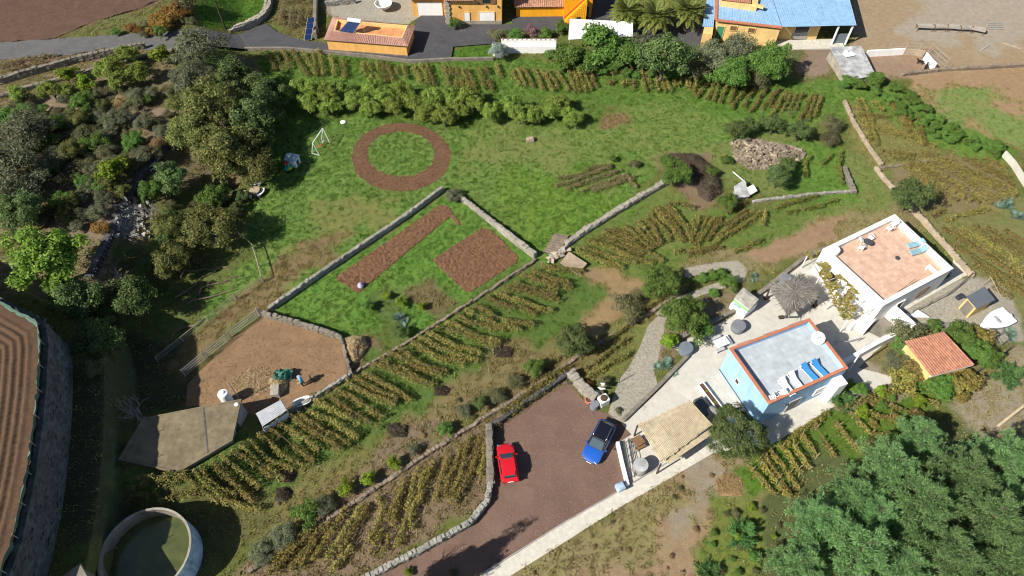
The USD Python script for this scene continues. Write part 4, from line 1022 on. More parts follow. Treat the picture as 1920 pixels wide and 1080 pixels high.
# white house with the pink tiled roof terrace
Wl, Wt, Wr, Wb = [at(*p, 3.8)[:2] for p in ((1543, 467), (1678, 402), (1787, 503), (1657, 572))]
rzW = math.atan2(*(Wb - Wl)[::-1])
tilemat('slab_pink', (.50, .325, .235), (.58, .395, .295), (.44, .30, .22), .42, .42, rzW)
wh, _ = flat_house('white_house', 'white house whose roof is a pink tiled terrace with white parapets', 'house', [(1543, 467), (1657, 572), (1787, 503), (1678, 402)], 3.8, 3.2, 0, 'plaster_white', 'slab_pink', 'plaster_white', .42)
opening(wh, 'door', lerp(Wb, Wr, .30), lerp(Wb, Wr, .40), .05, 2.1, 'wood_brown', .05, 'plaster_white')
opening(wh, 'window', lerp(Wb, Wr, .62), lerp(Wb, Wr, .76), 1.0, 2.1, 'glass_dark', .03, 'wood_brown')
opening(wh, 'window', lerp(Wl, Wb, .25), lerp(Wl, Wb, .35), 1.0, 2.1, 'glass_dark', .03, 'wood_brown')
opening(wh, 'door', lerp(Wl, Wb, .55), lerp(Wl, Wb, .65), .05, 2.1, 'wood_brown', .05, 'plaster_white')
cdr = at(1683, 484, 3.23)
one('roof_drain', 'round dark drain cover in the middle of the pink roof terrace', 'drain', MB().lathe([(0, 3.232), (.26, 3.232), (.26, 3.29), (.2, 3.31), (0, 3.31)], 16, (cdr[0], cdr[1], 0)), M['metal_dark'])
def round_table(name, label, px, z, r, h, m, legm='metal_grey', group=None, cat='table', barrel=False):
    p = at(*px, z + h); x = thing(name, label, cat, (p[0], p[1], z), group=group)
    if barrel:
        MB().lathe([(0, 0), (r * .94, 0), (r, h * .3), (r, h * .7), (r * .95, h - .04), (0, h - .04)], 24).build('body', M[legm], x, smooth=40)
        MB().lathe([(0, h - .038), (r * .97, h - .038), (r * .97, h), (0, h + .02)], 24).build('lid', M[m], x)
        return x
    MB().lathe([(0, h - .05), (r - .02, h - .05), (r, h - .03), (r, h), (0, h)], 24).build('tabletop', M[m], x)
    MB().tube([(0, 0, 0), (0, 0, h - .05)], .05, 8).build('column', M[legm], x)
    MB().lathe([(0, 0), (r * .5, 0), (r * .45, .04), (0, .06)], 16).build('foot', M[legm], x)
    return x
ZW = 3.235
round_table('round_table', 'dark round table among white chairs on the pink roof terrace', (1628, 453), ZW, .45, .7, 'metal_dark')
chair('white chair above the dark round table on the pink terrace', (1634, 446), ZW, -60, 'white chairs on the pink terrace')
chair('white chair left of the dark round table on the pink terrace', (1616, 450), ZW, 20, 'white chairs on the pink terrace')
chair('white chair below the dark round table on the pink terrace', (1615, 464), ZW, 60, 'white chairs on the pink terrace')
chair('white reclining chair by the far corner of the pink terrace', (1675, 421), ZW, 200, 'white chairs on the pink terrace', s=1.2)
chair('white chair nearest the far parapet corner of the pink terrace', (1667, 429), ZW, 120, 'white chairs on the pink terrace', s=1.1)
round_table('white_water_drum', 'round white drum tank in the left corner of the pink terrace', (1566, 467), ZW, .55, .75, 'plastic_white', 'plastic_white', cat='drum', barrel=True)
lounger('teal sun lounger nearer the parapet corner on the pink terrace', (1730, 454), (1702, 461), ZW, 'cushion_teal', 'sheet_grey', 'teal loungers on the pink terrace')
lounger('teal sun lounger nearer the drain on the pink terrace', (1736, 466), (1706, 475), ZW, 'cushion_teal', 'sheet_grey', 'teal loungers on the pink terrace')
cp_ = at(1748, 507, ZW + .3)
bx_ = thing('white_bench', 'white masonry bench in the right corner of the pink terrace', 'bench', (cp_[0], cp_[1], ZW), math.degrees(rzW))
MB().box((0, 0, .42), (1.3, .6, .10), 0, .02).build('seat', M['plaster_white'], bx_)
for s in (-1, 1): MB().box((s * .5, 0, .18), (.16, .5, .36)).build('support', M['plaster_white'], bx_)
pp = [at(1683, 548, ZW + .02), at(1718, 522, ZW + .9)]
one('leaning_pole', 'thin brown pole lying aslant on the pink roof terrace', 'pole', MB().tube([pp[0] + [0, 0, .03], pp[1]], .03, 6), M['wood_brown'])
# white porch walls beside the white house
px_ = thing('white_porch', 'white walled porch with a small paved court beside the white house', 'porch')
for i, seg in enumerate((((1600, 606), (1657, 568)), ((1657, 568), (1706, 612)), ((1706, 612), (1648, 640)), ((1648, 640), (1560, 690)))):
    MB().prism(LineString(A2(seg, 1.2)).buffer(.30 if i == 1 else .2, cap_style='square' if i < 2 else 'flat'), 0, 1.2 - i * .004 + (.6 if i == 1 else 0)).build('porch_wall', M['plaster_white'], px_)
MB().prism(Polygon(A2([(1608, 612), (1654, 582), (1690, 612), (1650, 632)], .1)), 0, .10).build('court_floor', M['concrete_old'], px_)
MB().prism(Polygon(A2([(1604, 608), (1646, 582), (1650, 590), (1622, 622)], 1.0)), .3, .98).build('bench_block', M['plaster_white'], px_)
tb = thing('steel_railing', 'curved grey pipe railing in the passage behind the blue house', 'railing')
MB().tube([at(1562, 640, .9), at(1590, 640, .9), at(1612, 634, .9)], .05, 6).build('rail', M['metal_grey'], tb)
for p in ((1566, 646), (1608, 641)):
    q = at(*p, 0); MB().tube([q, q + [0, 0, .9]], .035, 6).build('post', M['metal_grey'], tb)

# tile roofed garden shed
def barrel_roof(x, q, ncol, nrow, material, name='roof_tiles', th=.07, split=False):
    """q: ridge start, ridge end, eave end, eave start (3-D). Rows of half round tiles laid down the slope."""
    q = [np.array(p, float) for p in q]; nrm = unit(np.cross(q[1] - q[0], q[3] - q[0])); nrm = nrm if nrm[2] > 0 else -nrm
    base = MB(); base.add([*q], [[0, 1, 2], [0, 2, 3]]); mb = MB(); rg = np.random.default_rng(int(abs(q[0][0]) * 10))
    V = [p - nrm * .08 for p in q] + [p - nrm * .01 for p in q]
    MB().add(V, [[0, 1, 2, 3], [4, 7, 6, 5], [0, 4, 5, 1], [1, 5, 6, 2], [2, 6, 7, 3], [3, 7, 4, 0]]).build('roof_deck', material, x)
    for c in range(ncol):
        for r in range(nrow):
            u0, u1, v0, v1 = c / ncol, (c + 1) / ncol, r / nrow, (r + 1.12) / nrow
            def P(u, v): return (q[0] * (1 - u) + q[1] * u) * (1 - v) + (q[3] * (1 - u) + q[2] * u) * v
            lift = rg.normal() * .008; vv = []
            for v, e in ((v0, 0.0), (v1, .018)):
                for k in range(5):
                    a = k / 4 * math.pi
                    vv.append(P(u0 + (u1 - u0) * (.5 - .47 * math.cos(a)), min(v, 1.03)) + nrm * (math.sin(a) * th + e + lift))
            f = [[k, k + 1, 5 + k + 1, 5 + k] for k in range(4)]
            mb.add(vv, f)
    return mb.build(name, material, x, kind='stuff')
ts = thing('garden_shed', 'small cream walled shed with an orange barrel tile roof', 'shed')
zt = 2.6
TS = [at(1697, 640, zt + .35), at(1770, 622, zt + .35), at(1827, 683, zt), at(1747, 705, zt)]
Pts = Polygon([p[:2] for p in TS]); MB().prism(Pts.buffer(-.18), -.2, 2.42).build('wall', M['plaster_cream'], ts)
MB().prism(Polygon([TS[2][:2], TS[3][:2], TS[3][:2] + unit(TS[0][:2] - TS[3][:2]) * .12, TS[2][:2] + unit(TS[1][:2] - TS[2][:2]) * .12]), 2.3, 2.5).build('eave_beam', M['plaster_white'], ts)
barrel_roof(ts, TS, 17, 11, M['tile_roof'], th=.11)
# grey playhouse-like store
def slab_roof_hut(name, label, cat, top, z, wallm, roofm, over=.12, base=0.0, th=.08, slope=None, inset=.12):
    x = thing(name, label, cat); zz = [z] * 4 if slope is None else slope
    Q = [at(*p, h) for p, h in zip(top, zz)]
    MB().prism(Polygon([q[:2] for q in Q]).buffer(-inset, join_style='mitre'), base - .2, min(zz) - th).build('wall', M[wallm], x)
    V = [q - [0, 0, th] for q in Q] + Q
    MB().add(V, [[0, 1, 2, 3], [4, 7, 6, 5], [0, 4, 5, 1], [1, 5, 6, 2], [2, 6, 7, 3], [3, 7, 4, 0]]).build('roof', M[roofm], x)
    return x, Q
sh, Q = slab_roof_hut('storage_shed', 'low shed with a flat dark grey roof near the white boat', 'shed', [(1812, 556), (1832, 579), (1866, 562), (1846, 537)], 2.0, 'plaster_cream', 'shed_roof_dark', slope=[2.0, 2.0, 2.05, 2.05])
opening(sh, 'door', lerp(Q[0][:2], Q[1][:2], .2), lerp(Q[0][:2], Q[1][:2], .8), .1, 1.75, 'wood_grey', -.06)
one('parasol_base', 'dark folded rotary stand beside the grey roofed shed', 'stand', MB().box((*at(1800, 556, .25)[:2], .22), (.9, .5, .4), .5, .08).box((*at(1806, 556, .5)[:2], .5), (.6, .25, .25), -.4, .06), M['cloth_dark'])
# boat
bp, bq = at(1842, 612, .7)[:2], at(1893, 590, .7)[:2]
bo = thing('rowing_boat', 'small white boat resting on the ground beside the grey shed', 'boat', (*((bp + bq) / 2), 0), math.degrees(math.atan2(*(bq - bp)[::-1])))
Lb = np.linalg.norm(bq - bp)
st_ = []
for i, t in enumerate(np.linspace(0, 1, 13)):
    wv = 1.05 * math.sin(math.pi * (.06 + .60 * t)) ** .8; zt_ = .78 + .22 * (1 - t) ** 2
    xx = (t - .5) * Lb
    st_.append([(xx, s * wv * k, zz) for s, k, zz in ((-1, 1, zt_), (-1, .92, .45), (-1, .55, .15), (1, .55, .15), (1, .92, .45), (1, 1, zt_))])
V = np.array(st_).reshape(-1, 3); Fb = []
for i in range(12):
    for k in range(5): Fb.append([i * 6 + k, i * 6 + k + 1, (i + 1) * 6 + k + 1, (i + 1) * 6 + k])
hull = MB().add(V, Fb); hull.add([*V[:6]], [[0, 1, 2], [0, 2, 3], [0, 3, 4], [0, 4, 5]]).add([*V[-6:]], [[0, 2, 1], [0, 3, 2], [0, 4, 3], [0, 5, 4]])
hull.build('hull', M['plastic_white'], bo, smooth=40)
V2 = []
for r_ in st_:
    V2 += [tuple(np.array(r_[0]) * [1, .96, 1] - [0, 0, .10]), tuple(np.array(r_[5]) * [1, .96, 1] - [0, 0, .10])]
MB().add(V2, [[2 * i, 2 * i + 1, 2 * i + 3, 2 * i + 2] for i in range(12)]).build('deck', M['plastic_white'], bo)
MB().box((.15, 0, .82), (.35, .9, .12), 0, .03).build('seat', M['sheet_grey'], bo)
MB().box((Lb * .30, .15, .86), (.5, .6, .2), 0, .05).build('seat', M['plastic_white'], bo)
MB().box((Lb * .5 + .06, -.1, .62), (.2, .3, .5), 0, .04).build('motor_bracket', M['metal_grey'], bo)
MB().tube([(-Lb * .5, 0, .9), (-Lb * .5 - 1.2, 0, .12)], .05, 5).build('trailer_bar', M['metal_grey'], bo)

# hut with the orange deck roof, parapet of sloping tiles
hz = 2.45
HO = [at(*p, hz - .45)[:2] for p in ((624, 33), (608, 75), (764, 87), (778, 49))]
HI = [at(*p, hz)[:2] for p in ((632, 37), (626, 58), (754, 71), (764, 48))]
oh = thing('flat_roofed_hut', 'low orange hut with tiled parapet slopes and a solar water heater', 'hut')
MB().prism(Polygon(HO).buffer(-.25, join_style='mitre'), -.2, hz - .5).build('wall', M['plaster_orange'], oh)
MB().prism(Polygon(HO).buffer(-.16, join_style='mitre'), -.2, .35).build('plinth', M['stone_brown'], oh)
MB().prism(Polygon(HI).buffer(-.02, join_style='mitre'), hz - .48, hz - .42).build('deck', M['deck_orange'], oh)
MB().prism(Polygon(HI).buffer(.04, join_style='mitre').difference(Polygon(HI).buffer(-.14, join_style='mitre')), hz - .47, hz + .02).build('parapet', M['plaster_cream'], oh)
for i in range(4):
    j = (i + 1) % 4
    barrel_roof(oh, [(*HI[i], hz - .02), (*HI[j], hz - .02), (*HO[j], hz - .45), (*HO[i], hz - .45)], int(np.linalg.norm(HO[i] - HO[j]) / .28), 3, M['tile_eaves'], 'tile_slope', .07)
# solar heater on the hut
sw = thing('solar_water_heater', 'solar water heater with blue panels and a white tank on the orange hut', 'solar heater')
s0, s1 = at(636, 58, hz + .1), at(654, 38, hz + 1.5); wv = at(665, 62, hz + .1) - s0
pl = [s0, s0 + wv * .9, s1 + wv * .75, s1]
for i in range(3):
    a0, a1 = i / 3 + .012, (i + 1) / 3 - .012
    qv = [pl[0] * (1 - a0) + pl[1] * a0, pl[0] * (1 - a1) + pl[1] * a1, pl[3] * (1 - a1) + pl[2] * a1, pl[3] * (1 - a0) + pl[2] * a0]
    MB().add([p - [0, 0, .06] for p in qv] + qv, [[0, 1, 2, 3], [4, 7, 6, 5], [0, 4, 5, 1], [1, 5, 6, 2], [2, 6, 7, 3], [3, 7, 4, 0]]).build('panel', M['solar_cell'], sw)
MB().tube([pl[3] + [0, 0, .1] - (pl[2] - pl[3]) * .05, pl[2] + [0, 0, .1] + (pl[2] - pl[3]) * .05], .27, 12).build('tank', M['metal_white'], sw)
for p, b in ((pl[3], pl[0]), (pl[2], pl[1])):
    MB().tube([p, (p[0] + .3, p[1] + .2, hz - .42)], .03, 5).build('strut', M['metal_grey'], sw)
    MB().tube([b, (b[0], b[1], hz - .42)], .03, 5).build('strut', M['metal_grey'], sw)
    MB().beam(b - [0, 0, .1], p - [0, 0, .1], .06, .05).build('rail', M['metal_grey'], sw)
# large solar panel beside the top vineyard
s2 = thing('solar_array', 'large tilted blue solar panel beside the top vineyard and driveway', 'solar panel')
a0, a1 = at(570, 75, .4), at(583, 74, .3); t0 = at(577, 33, 2.6); t1 = t0 + a1 - a0
for i in range(4):
    e0, e1 = i / 4 + .01, (i + 1) / 4 - .01
    qv = [a0 * (1 - e0) + t0 * e0, a1 * (1 - e0) + t1 * e0, a1 * (1 - e1) + t1 * e1, a0 * (1 - e1) + t0 * e1]
    MB().add([p + [0.05, 0.05, -.06] for p in qv] + qv, [[0, 1, 2, 3], [4, 7, 6, 5], [0, 4, 5, 1], [1, 5, 6, 2], [2, 6, 7, 3], [3, 7, 4, 0]]).build('panel', M['solar_cell'], s2)
for p, q in ((a0, t0), (a1, t1)): MB().beam(p - [0, 0, .06], q - [0, 0, .06], .05, .05).build('frame_bar', M['metal_white'], s2)
for q in (t0, t1): MB().tube([q, (q[0] + .2, q[1] - .4, 0)], .04, 6).build('post', M['metal_grey'], s2)

# big orange house at the top
ho = thing('orange_house', 'large orange house with white garage doors and stone corner at the top', 'house')
f0, f1 = at(841, 47)[:2], at(941, 46)[:2]; up = unit(np.array([f1[1] - f0[1], 0]) * 0 + np.array([0.02, 1.0]))
body = [f0, f1, f1 + up * 9, f0 + up * 9]
MB().prism(Polygon(body), -.2, 5.6).build('wall', M['plaster_orange'], ho)
g0, g1 = at(775, 31)[:2], f0 + up * 1.6
wing = [g0, np.array([f0[0], g0[1]]), np.array([f0[0], g0[1]]) + up * 7, g0 + up * 7]
MB().prism(Polygon([tuple(p) for p in wing]), -.2, 3.1).build('wing', M['plaster_orange'], ho)
w0, w1 = wing[0], wing[1]
opening(ho, 'garage_door', lerp(w0, w1, .14), lerp(w0, w1, .82), .05, 2.4, 'plaster_white', .04, 'plaster_cream')
opening(ho, 'garage_door', lerp(f0, f1, .58), lerp(f0, f1, .86), .05, 2.1, 'plaster_white', .04, 'plaster_cream')
opening(ho, 'door', lerp(f0, f1, .30), lerp(f0, f1, .40), .05, 2.05, 'plaster_white', .04, 'plaster_cream')
wd = opening(ho, 'window', lerp(f0, f1, .66), lerp(f0, f1, .80), 3.5, 4.7, 'glass_dark', .03, 'wood_brown')
for t0_, t1_ in ((.57, .655), (.805, .89)): opening(ho, 'shutter', lerp(f0, f1, t0_), lerp(f0, f1, t1_), 3.4, 4.75, 'wood_brown', .09)
for t in (.22, .72, .93):
    c = lerp(f0, f1, t); MB().box((c[0], c[1] - .1, 3.0), (.18, .2, .3), 0, .04).build('wall_lamp', M['metal_dark'], ho)
qs = MB(); rg = np.random.default_rng(3)
for k in range(14):
    qs.box((f0[0] + .02, f0[1] - .02, .2 + k * .38), (.6 + .25 * (k % 2), .3, .36), 0, .03)
qs.build('quoins', M['stone_pale'], ho, kind='stuff')
MB().box(((f0[0] + f1[0]) / 2, (f0[1] + f1[1]) / 2 - .03, .35), (np.linalg.norm(f1 - f0) - .02, .10, .7), math.atan2(*(f1 - f0)[::-1])).build('plinth', M['stone_pale'], ho)
barrel_roof(ho, [(f0[0] - .3, f0[1] + .9, 4.6), (f0[0] + 4.0, f0[1] + .9, 4.6), (f0[0] + 4.0, f0[1] - .55, 4.25), (f0[0] - .3, f0[1] - .55, 4.25)], 15, 4, M['tile_eaves'], 'porch_tiles')
barrel_roof(ho, [(w0[0] - .5, w0[1] + 3.5, 4.2), (w1[0], w1[1] + 3.5, 4.2), (w1[0], w1[1] - .6, 3.15), (w0[0] - .5, w0[1] - .6, 3.15)], 18, 9, M['tile_eaves'], 'wing_tiles')
barrel_roof(ho, [(f0[0] - .4, f0[1] + 4.6, 7.2), (f1[0] + .4, f1[1] + 4.6, 7.2), (f1[0] + .4, f1[1] - .1 + .0, 5.65), (f0[0] - .4, f0[1] - .1, 5.65)], 28, 11, M['tile_roof'], 'main_tiles')
# yellow house
hy = thing('yellow_house', 'bright yellow house with a tiled roof and a red railed outer stair', 'house')
y0, y1 = at(968, 34)[:2], at(1056, 33)[:2]
MB().prism(Polygon([y0, y1, y1 + up * 8, y0 + up * 8]), -.2, 1.95).build('wall', M['plaster_yellow'], hy)
barrel_roof(hy, [(y0[0] - .3, y0[1] + 7.5, 3.6), (y1[0] - .02, y1[1] + 7.5, 3.6), (y1[0] - .02, y1[1] - .35, 2.0), (y0[0] - .3, y0[1] - .35, 2.0)], 26, 18, M['tile_roof_worn'])
k0, k1 = at(1056, 39)[:2], at(1108, 36)[:2]
MB().prism(Polygon([k0, k1, k1 + up * 9, k0 + up * 9]), -.2, 6.2).build('tower_wall', M['plaster_yellow'], hy)
for t in (.35, .55, .75): MB().box((*lerp(y0, y1, t), 1.75), (.25, .14, .12), 0).build('beam_end', M['wood_brown'], hy)
opening(hy, 'door', lerp(k0, k1, .74), lerp(k0, k1, .90), .1, 2.2, 'metal_dark', .04, 'plaster_white')
opening(hy, 'window', lerp(k0, k1, .25), lerp(k0, k1, .48), 3.4, 4.0, 'wood_brown', .04)
for i in range(12):
    a, b = lerp(k0, k1, .04 + i * .062), lerp(k0, k1, .04 + (i + 1) * .062)
    MB().box((*((a + b) / 2 - [0, .55]), .15 + i * .14), (np.linalg.norm(b - a) - .004, 1.0, .3 + i * .28)).build('stair_step', M['plaster_yellow'], hy)
MB().beam((*(k0 - [0, 1.08]), 1.15), (*(lerp(k0, k1, .80) - [0, 1.08]), 4.5), .12, .14).build('stair_rail', M['red_paint'], hy)
opening(hy, 'dark_hatch', lerp(k0, k1, .42), lerp(k0, k1, .54), .2, 1.2, 'metal_dark', 1.12)
# corrugated sheet helper: quad corners, waves along the first edge
def corrugated(x, q, waves, amp, material, name='sheet', panels=1, gap=.0012):
    q = [np.array(p, float) for p in q]; nrm = unit(np.cross(q[1] - q[0], q[3] - q[0])); nrm = nrm if nrm[2] > 0 else -nrm
    for pnl in range(panels):
        m = max(4, int(waves / panels) * 4) + 1; V = []
        for v in (0, 1):
            for k in range(m):
                u = pnl / panels + gap + (1 / panels - 2 * gap) * k / (m - 1)
                V.append((q[0] * (1 - u) + q[1] * u) * (1 - v) + (q[3] * (1 - u) + q[2] * u) * v + nrm * amp * math.cos(k * math.pi / 2))
        V = V + [p - nrm * .02 for p in V]
        f = [[k, k + 1, m + k + 1, m + k] for k in range(m - 1)] + [[2 * m + k, 3 * m + k, 3 * m + k + 1, 2 * m + k + 1] for k in range(m - 1)]
        MB().add(V, f).build(name, material, x)
ws = thing('white_sheet_roof', 'long white corrugated lean-to roof above the hedge', 'lean-to')
corrugated(ws, [at(1068, 35, 2.6), at(1187, 41, 2.6), at(1187, 68, 2.1), at(1065, 74, 2.1)], 44, .025, M['metal_white'], 'roof_sheet', 8)
for p in ((1070, 38), (1184, 44), (1183, 66), (1068, 71), (1126, 70)):
    q = at(*p, 2.05); MB().tube([(q[0], q[1], -.2), (q[0], q[1], 2.03)], .06, 6).build('post', M['metal_grey'], ws)
ww = thing('white_garden_wall', 'white garden wall with a row of small tile caps below the planted strip', 'wall')
a, b = at(940, 99)[:2], at(1042, 99)[:2]
MB().prism(LineString([a, b]).buffer(.15, cap_style='flat'), -.3, 1.15).build('wall', M['plaster_white'], ww)
MB().prism(LineString([a + [0, .35], b + [0, .35]]).buffer(.12, cap_style='flat'), .2, 1.95).build('upper_wall', M['plaster_white'], ww)
for t in np.linspace(.03, .97, 12):
    c = lerp(a, b, t) + [0, .35]; MB().box((c[0], c[1] , 2.0), (.16, .34, .09)).build('tile_cap', M['tile_eaves'], ww)
pc = at(929, 92, 1.0)[:2]
one('white_gate_post', 'white masonry gate post beside the silver bush', 'gate post', MB().box((pc[0], pc[1], .75), (.8, .6, 1.6), 0, .03).box((pc[0], pc[1], 1.6), (.9, .7, .12), 0, .02), M['plaster_white'])

# building with the blue sheet roof
yb = thing('blue_roofed_building', 'long cream building under a light blue sheet metal roof', 'building')
zb = 3.3
r0, r1, r2 = at(1344, 37, zb)[:2], at(1466, 51, zb)[:2], at(1606, 48, zb)[:2]
t0, t2 = at(1346, -60, zb)[:2], at(1574, -60, zb)[:2]
MB().prism(Polygon([r0, r1, r1 + [0, 12], t0]).buffer(-.1, join_style='mitre'), -.2, zb - .12).build('wall', M['plaster_cream'], yb)
back = [lerp(r1, r2, .01) + [0, 1.6], lerp(r1, r2, .60) + [0, 1.6]]
MB().prism(Polygon([back[0], back[1], back[1] + [0, 9], back[0] + [0, 9]]), -.2, zb - .12).build('wall', M['plaster_cream'], yb)
corrugated(yb, [(*r0, zb), (*r1, zb), (*(r1 + [0, 14]), zb + .5), (*(t0 + [0, 1.5]), zb + .5)], 40, .010, M['sheet_blue'], 'roof_sheet', 8)
corrugated(yb, [(*(r1 + [.03, 0]), zb + .05), (*r2, zb + .05), (*t2, zb + .5), (*(r1 + [.03, 14]), zb + .5)], 36, .006, M['sheet_blue'], 'roof_sheet', 5)
MB().beam((*(r0 - [.15, .1]), zb + .03), (*(r1 - [0, .1]), zb + .03), .4, .16).build('eave_tiles', M['terracotta'], yb)
MB().beam((*(r0 - [.15, 0]), zb + .06), (*(t0 - [.15, 0]), zb + .5), .4, .22).build('verge_tiles', M['terracotta'], yb)
opening(yb, 'door', lerp(r0, r1, .02) + [0.2, .1], lerp(r0, r1, .13) + [.2, .1], .3, 2.3, 'green_paint', .06, 'plaster_cream')
for t_ in (.24, .52): opening(yb, 'window', lerp(r0, r1, t_) + [0, .1], lerp(r0, r1, t_ + .1) + [0, .1], 1.9, 2.6, 'wood_brown', .05, 'plaster_cream')
opening(yb, 'window', lerp(back[0], back[1], .42), lerp(back[0], back[1], .74), 1.3, 2.6, 'glass_dark', .05, 'plaster_white')
opening(yb, 'counter', lerp(back[0], back[1], .40), lerp(back[0], back[1], .74), .3, 1.15, 'plaster_grey', .10)
for t_ in (.78, .97):
    c = lerp(r1, r2, t_) + [0, .3]; MB().box((c[0], c[1], zb / 2 - .1), (.2, .2, zb - .1)).build('post', M['metal_white'], yb)
MB().prism(Polygon([lerp(r1, r2, .80) + [0, .5], lerp(r1, r2, .98) + [0, .5], lerp(r1, r2, .98) + [0, .65], lerp(r1, r2, .80) + [0, .65]]), -.1, 1.6).build('green_screen', M['slate_blue'], yb)
MB().prism(Polygon([r1 - [.0, .7], r2 - [.6, .7], r2 + [-.6, 1.5], r1 + [.0, 1.5]]), -.1, .15).build('porch_floor', M['concrete_walk'], yb)
lw = at(1330, 62, 1.6)[:2]
MB().prism(Polygon(A2([(1318, 62), (1336, 64), (1342, 20), (1328, 20)], 2.4)), -.2, 2.35).build('side_room', M['plaster_cream'], yb)
corrugated(yb, [at(1317, 50, 2.45), at(1338, 50, 2.45), at(1342, -10, 2.6), at(1326, -10, 2.6)], 6, .015, M['sheet_blue'], 'side_roof', 1)
rd = thing('red_roofed_upper_room', 'upper room with a small red sheet roof standing above the blue roof', 'roof room')
MB().prism(Polygon(A2([(1352, 2), (1420, 12), (1428, -30), (1352, -40)], 4.2)), zb + .1, 4.0).build('wall', M['plaster_cream'], rd)
corrugated(rd, [at(1352, 0, 4.2), at(1408, 6, 4.2), at(1405, -40, 4.7), at(1350, -45, 4.7)], 14, .03, M['tile_roof'], 'roof_sheet', 2)
MB().beam(at(1412, 8, 4.1), at(1432, 14, 4.1), .5, .3).build('gable_block', M['plaster_cream'], rd)
# shed with the grey roof below it
gs, Q = slab_roof_hut('stone_shed', 'old shed with a stained grey sheet roof and pale rough walls', 'shed', [(1556, 88), (1590, 152), (1642, 140), (1615, 86)], 2.5, 'stone_pale', 'sheet_grey', slope=[1.9, 1.3, 1.3, 1.9])
one('white_rag', 'white plastic scrap lying on the grey shed roof', 'plastic sheet', MB().box((*at(1592, 102, 1.85)[:2], 1.86), (1.5, .9, .07), .3, .03).box((*at(1586, 97, 1.85)[:2], 1.88), (.7, .5, .08), 1.0, .03), M['plastic_white'])
# animal pen
pn_ = thing('animal_pen', 'animal pen with white walls and a wire fence beside the grey shed', 'pen')
def wseg(px, h, m, t=.22, z=0, nm='pen_wall'): MB().prism(LineString(G2(px)).buffer(t / 2, cap_style='flat'), -.2, h).build(nm, M[m], pn_)
wseg([(1622, 106), (1660, 104), (1692, 102)], 1.0, 'plaster_white'); wseg([(1692, 102), (1712, 103), (1730, 106)], .9, 'stone_tan')
wseg([(1731, 112), (1740, 124), (1749, 133)], 1.2, 'plaster_white')
pts = [(1660, 104), (1692, 102), (1718, 103), (1737, 103), (1752, 118), (1768, 132)]
for i, p in enumerate(pts):
    q = G(*p); MB().tube([q - [0, 0, .1], q + [0, 0, 1.9]], .04, 6).build('post', M['metal_grey'], pn_)
    if i:
        r = G(*pts[i - 1])
        for h_ in (1.9, 1.3, .7): MB().tube([r + [0, 0, h_], q + [0, 0, h_]], .018, 4).build('wire', M['metal_grey'], pn_)
# feeding troughs
tr0 = [(1718, 49), (1752, 50), (1777, 50), (1801, 52), (1824, 53), (1848, 58)]
for i in range(5):
    a, b = at(*tr0[i], .6), at(*tr0[i + 1], .6); a, b = a + (b - a) * .03, b - (b - a) * .03
    x = thing('feeding_trough', f'weathered wooden trough, {nth(i)} from the left in the row on the dusty field', 'trough', group='row of wooden troughs on the dusty field')
    d = unit(b - a); s = np.array([-d[1], d[0], 0])
    for sg in (-1, 1):
        MB().beam(a + s * sg * .32 + [0, 0, .10], b + s * sg * .32 + [0, 0, .10], .06, .3).build('side_board', M['wood_grey'], x)
    MB().beam(a + [0, 0, .14], b + [0, 0, .14], .58, .06).build('bottom_board', M['wood_grey'], x)
    for e in (a, b): MB().beam(e - s * .34 + [0, 0, .08], e + s * .34 + [0, 0, .08], .05, .3).build('end_board', M['wood_brown'], x)
    for e in (a + d * .15, b - d * .15):
        for sg in (-1, 1): MB().tube([e + s * sg * .3 - [0, 0, .1], e + s * sg * .4 - [0, 0, .62]], .04, 5).build('leg', M['wood_brown'], x)
# mesh-like rails lying farther right
mf = thing('metal_hurdle', 'pale metal hurdle lying on the ground right of the troughs', 'hurdle')
for t in (0, .33, .66, 1): MB().tube([lerp(at(1850, 44, .12), at(1852, 54, .12), t), lerp(at(1880, 44, .12), at(1884, 54, .12), t)], .03, 5).build('bar', M['metal_grey'], mf)
one('timber_plank', 'brown plank lying on the dusty field nearer the troughs', 'plank', MB().beam(at(1838, 95, .08), at(1856, 84, .08), .22, .1), M['wood_grey'], 'planks lying on the dusty field')
one('timber_plank', 'long pale plank lying on the dusty field at the far right', 'plank', MB().beam(at(1880, 80, .08), at(1914, 91, .08), .25, .1), M['stone_tan'], 'planks lying on the dusty field')
wt = thing('white_tarp_wall', 'white bare wall leaning along the dirt path at the right edge', 'wall')
MB().prism(LineString(A2([(1886, 284), (1904, 304), (1930, 345)], .8)).buffer(.1, cap_style='flat'), -.2, .9).build('wall', M['concrete_pale'], wt)

# concrete roofed stable by the paddock
cs = thing('concrete_stable', 'large stable with a stained flat concrete roof beside the paddock', 'stable')
zc = 2.5
CP = [at(*p, zc)[:2] for p in ((268, 784), (453, 748), (436, 826), (333, 887), (222, 862))]
MB().prism(Polygon(CP).buffer(-.15, join_style='mitre'), -.6, zc - .22).build('wall', M['plaster_grey'], cs)
MB().prism(Polygon(CP), zc - .22, zc).build('roof_slab', M['concrete_mossy'], cs)
MB().prism(LineString([lerp(CP[0], CP[1], .61), lerp(CP[3], CP[2], .55)]).buffer(.06), zc + .002, zc + .012).build('roof_seam', M['stone_dark'], cs)
rim = Polygon(CP).difference(Polygon(CP).buffer(-.14, join_style='mitre'))
MB().prism(rim, zc + .001, zc + .05).build('roof_rim', M['concrete_mossy'], cs)
q = lerp(CP[1], CP[2], .6); MB().box((q[0] - .14, q[1], 1.6), (.12, .8, .8), .2).build('window', M['glass_dark'], cs)
MB().lathe([(0, 0), (.18, 0), (.2, .12), (0, .2)], 10, (*at(444, 759, zc)[:2], zc)).build('vent', M['metal_white'], cs)
wt_ = at(422, 744, 1.1)
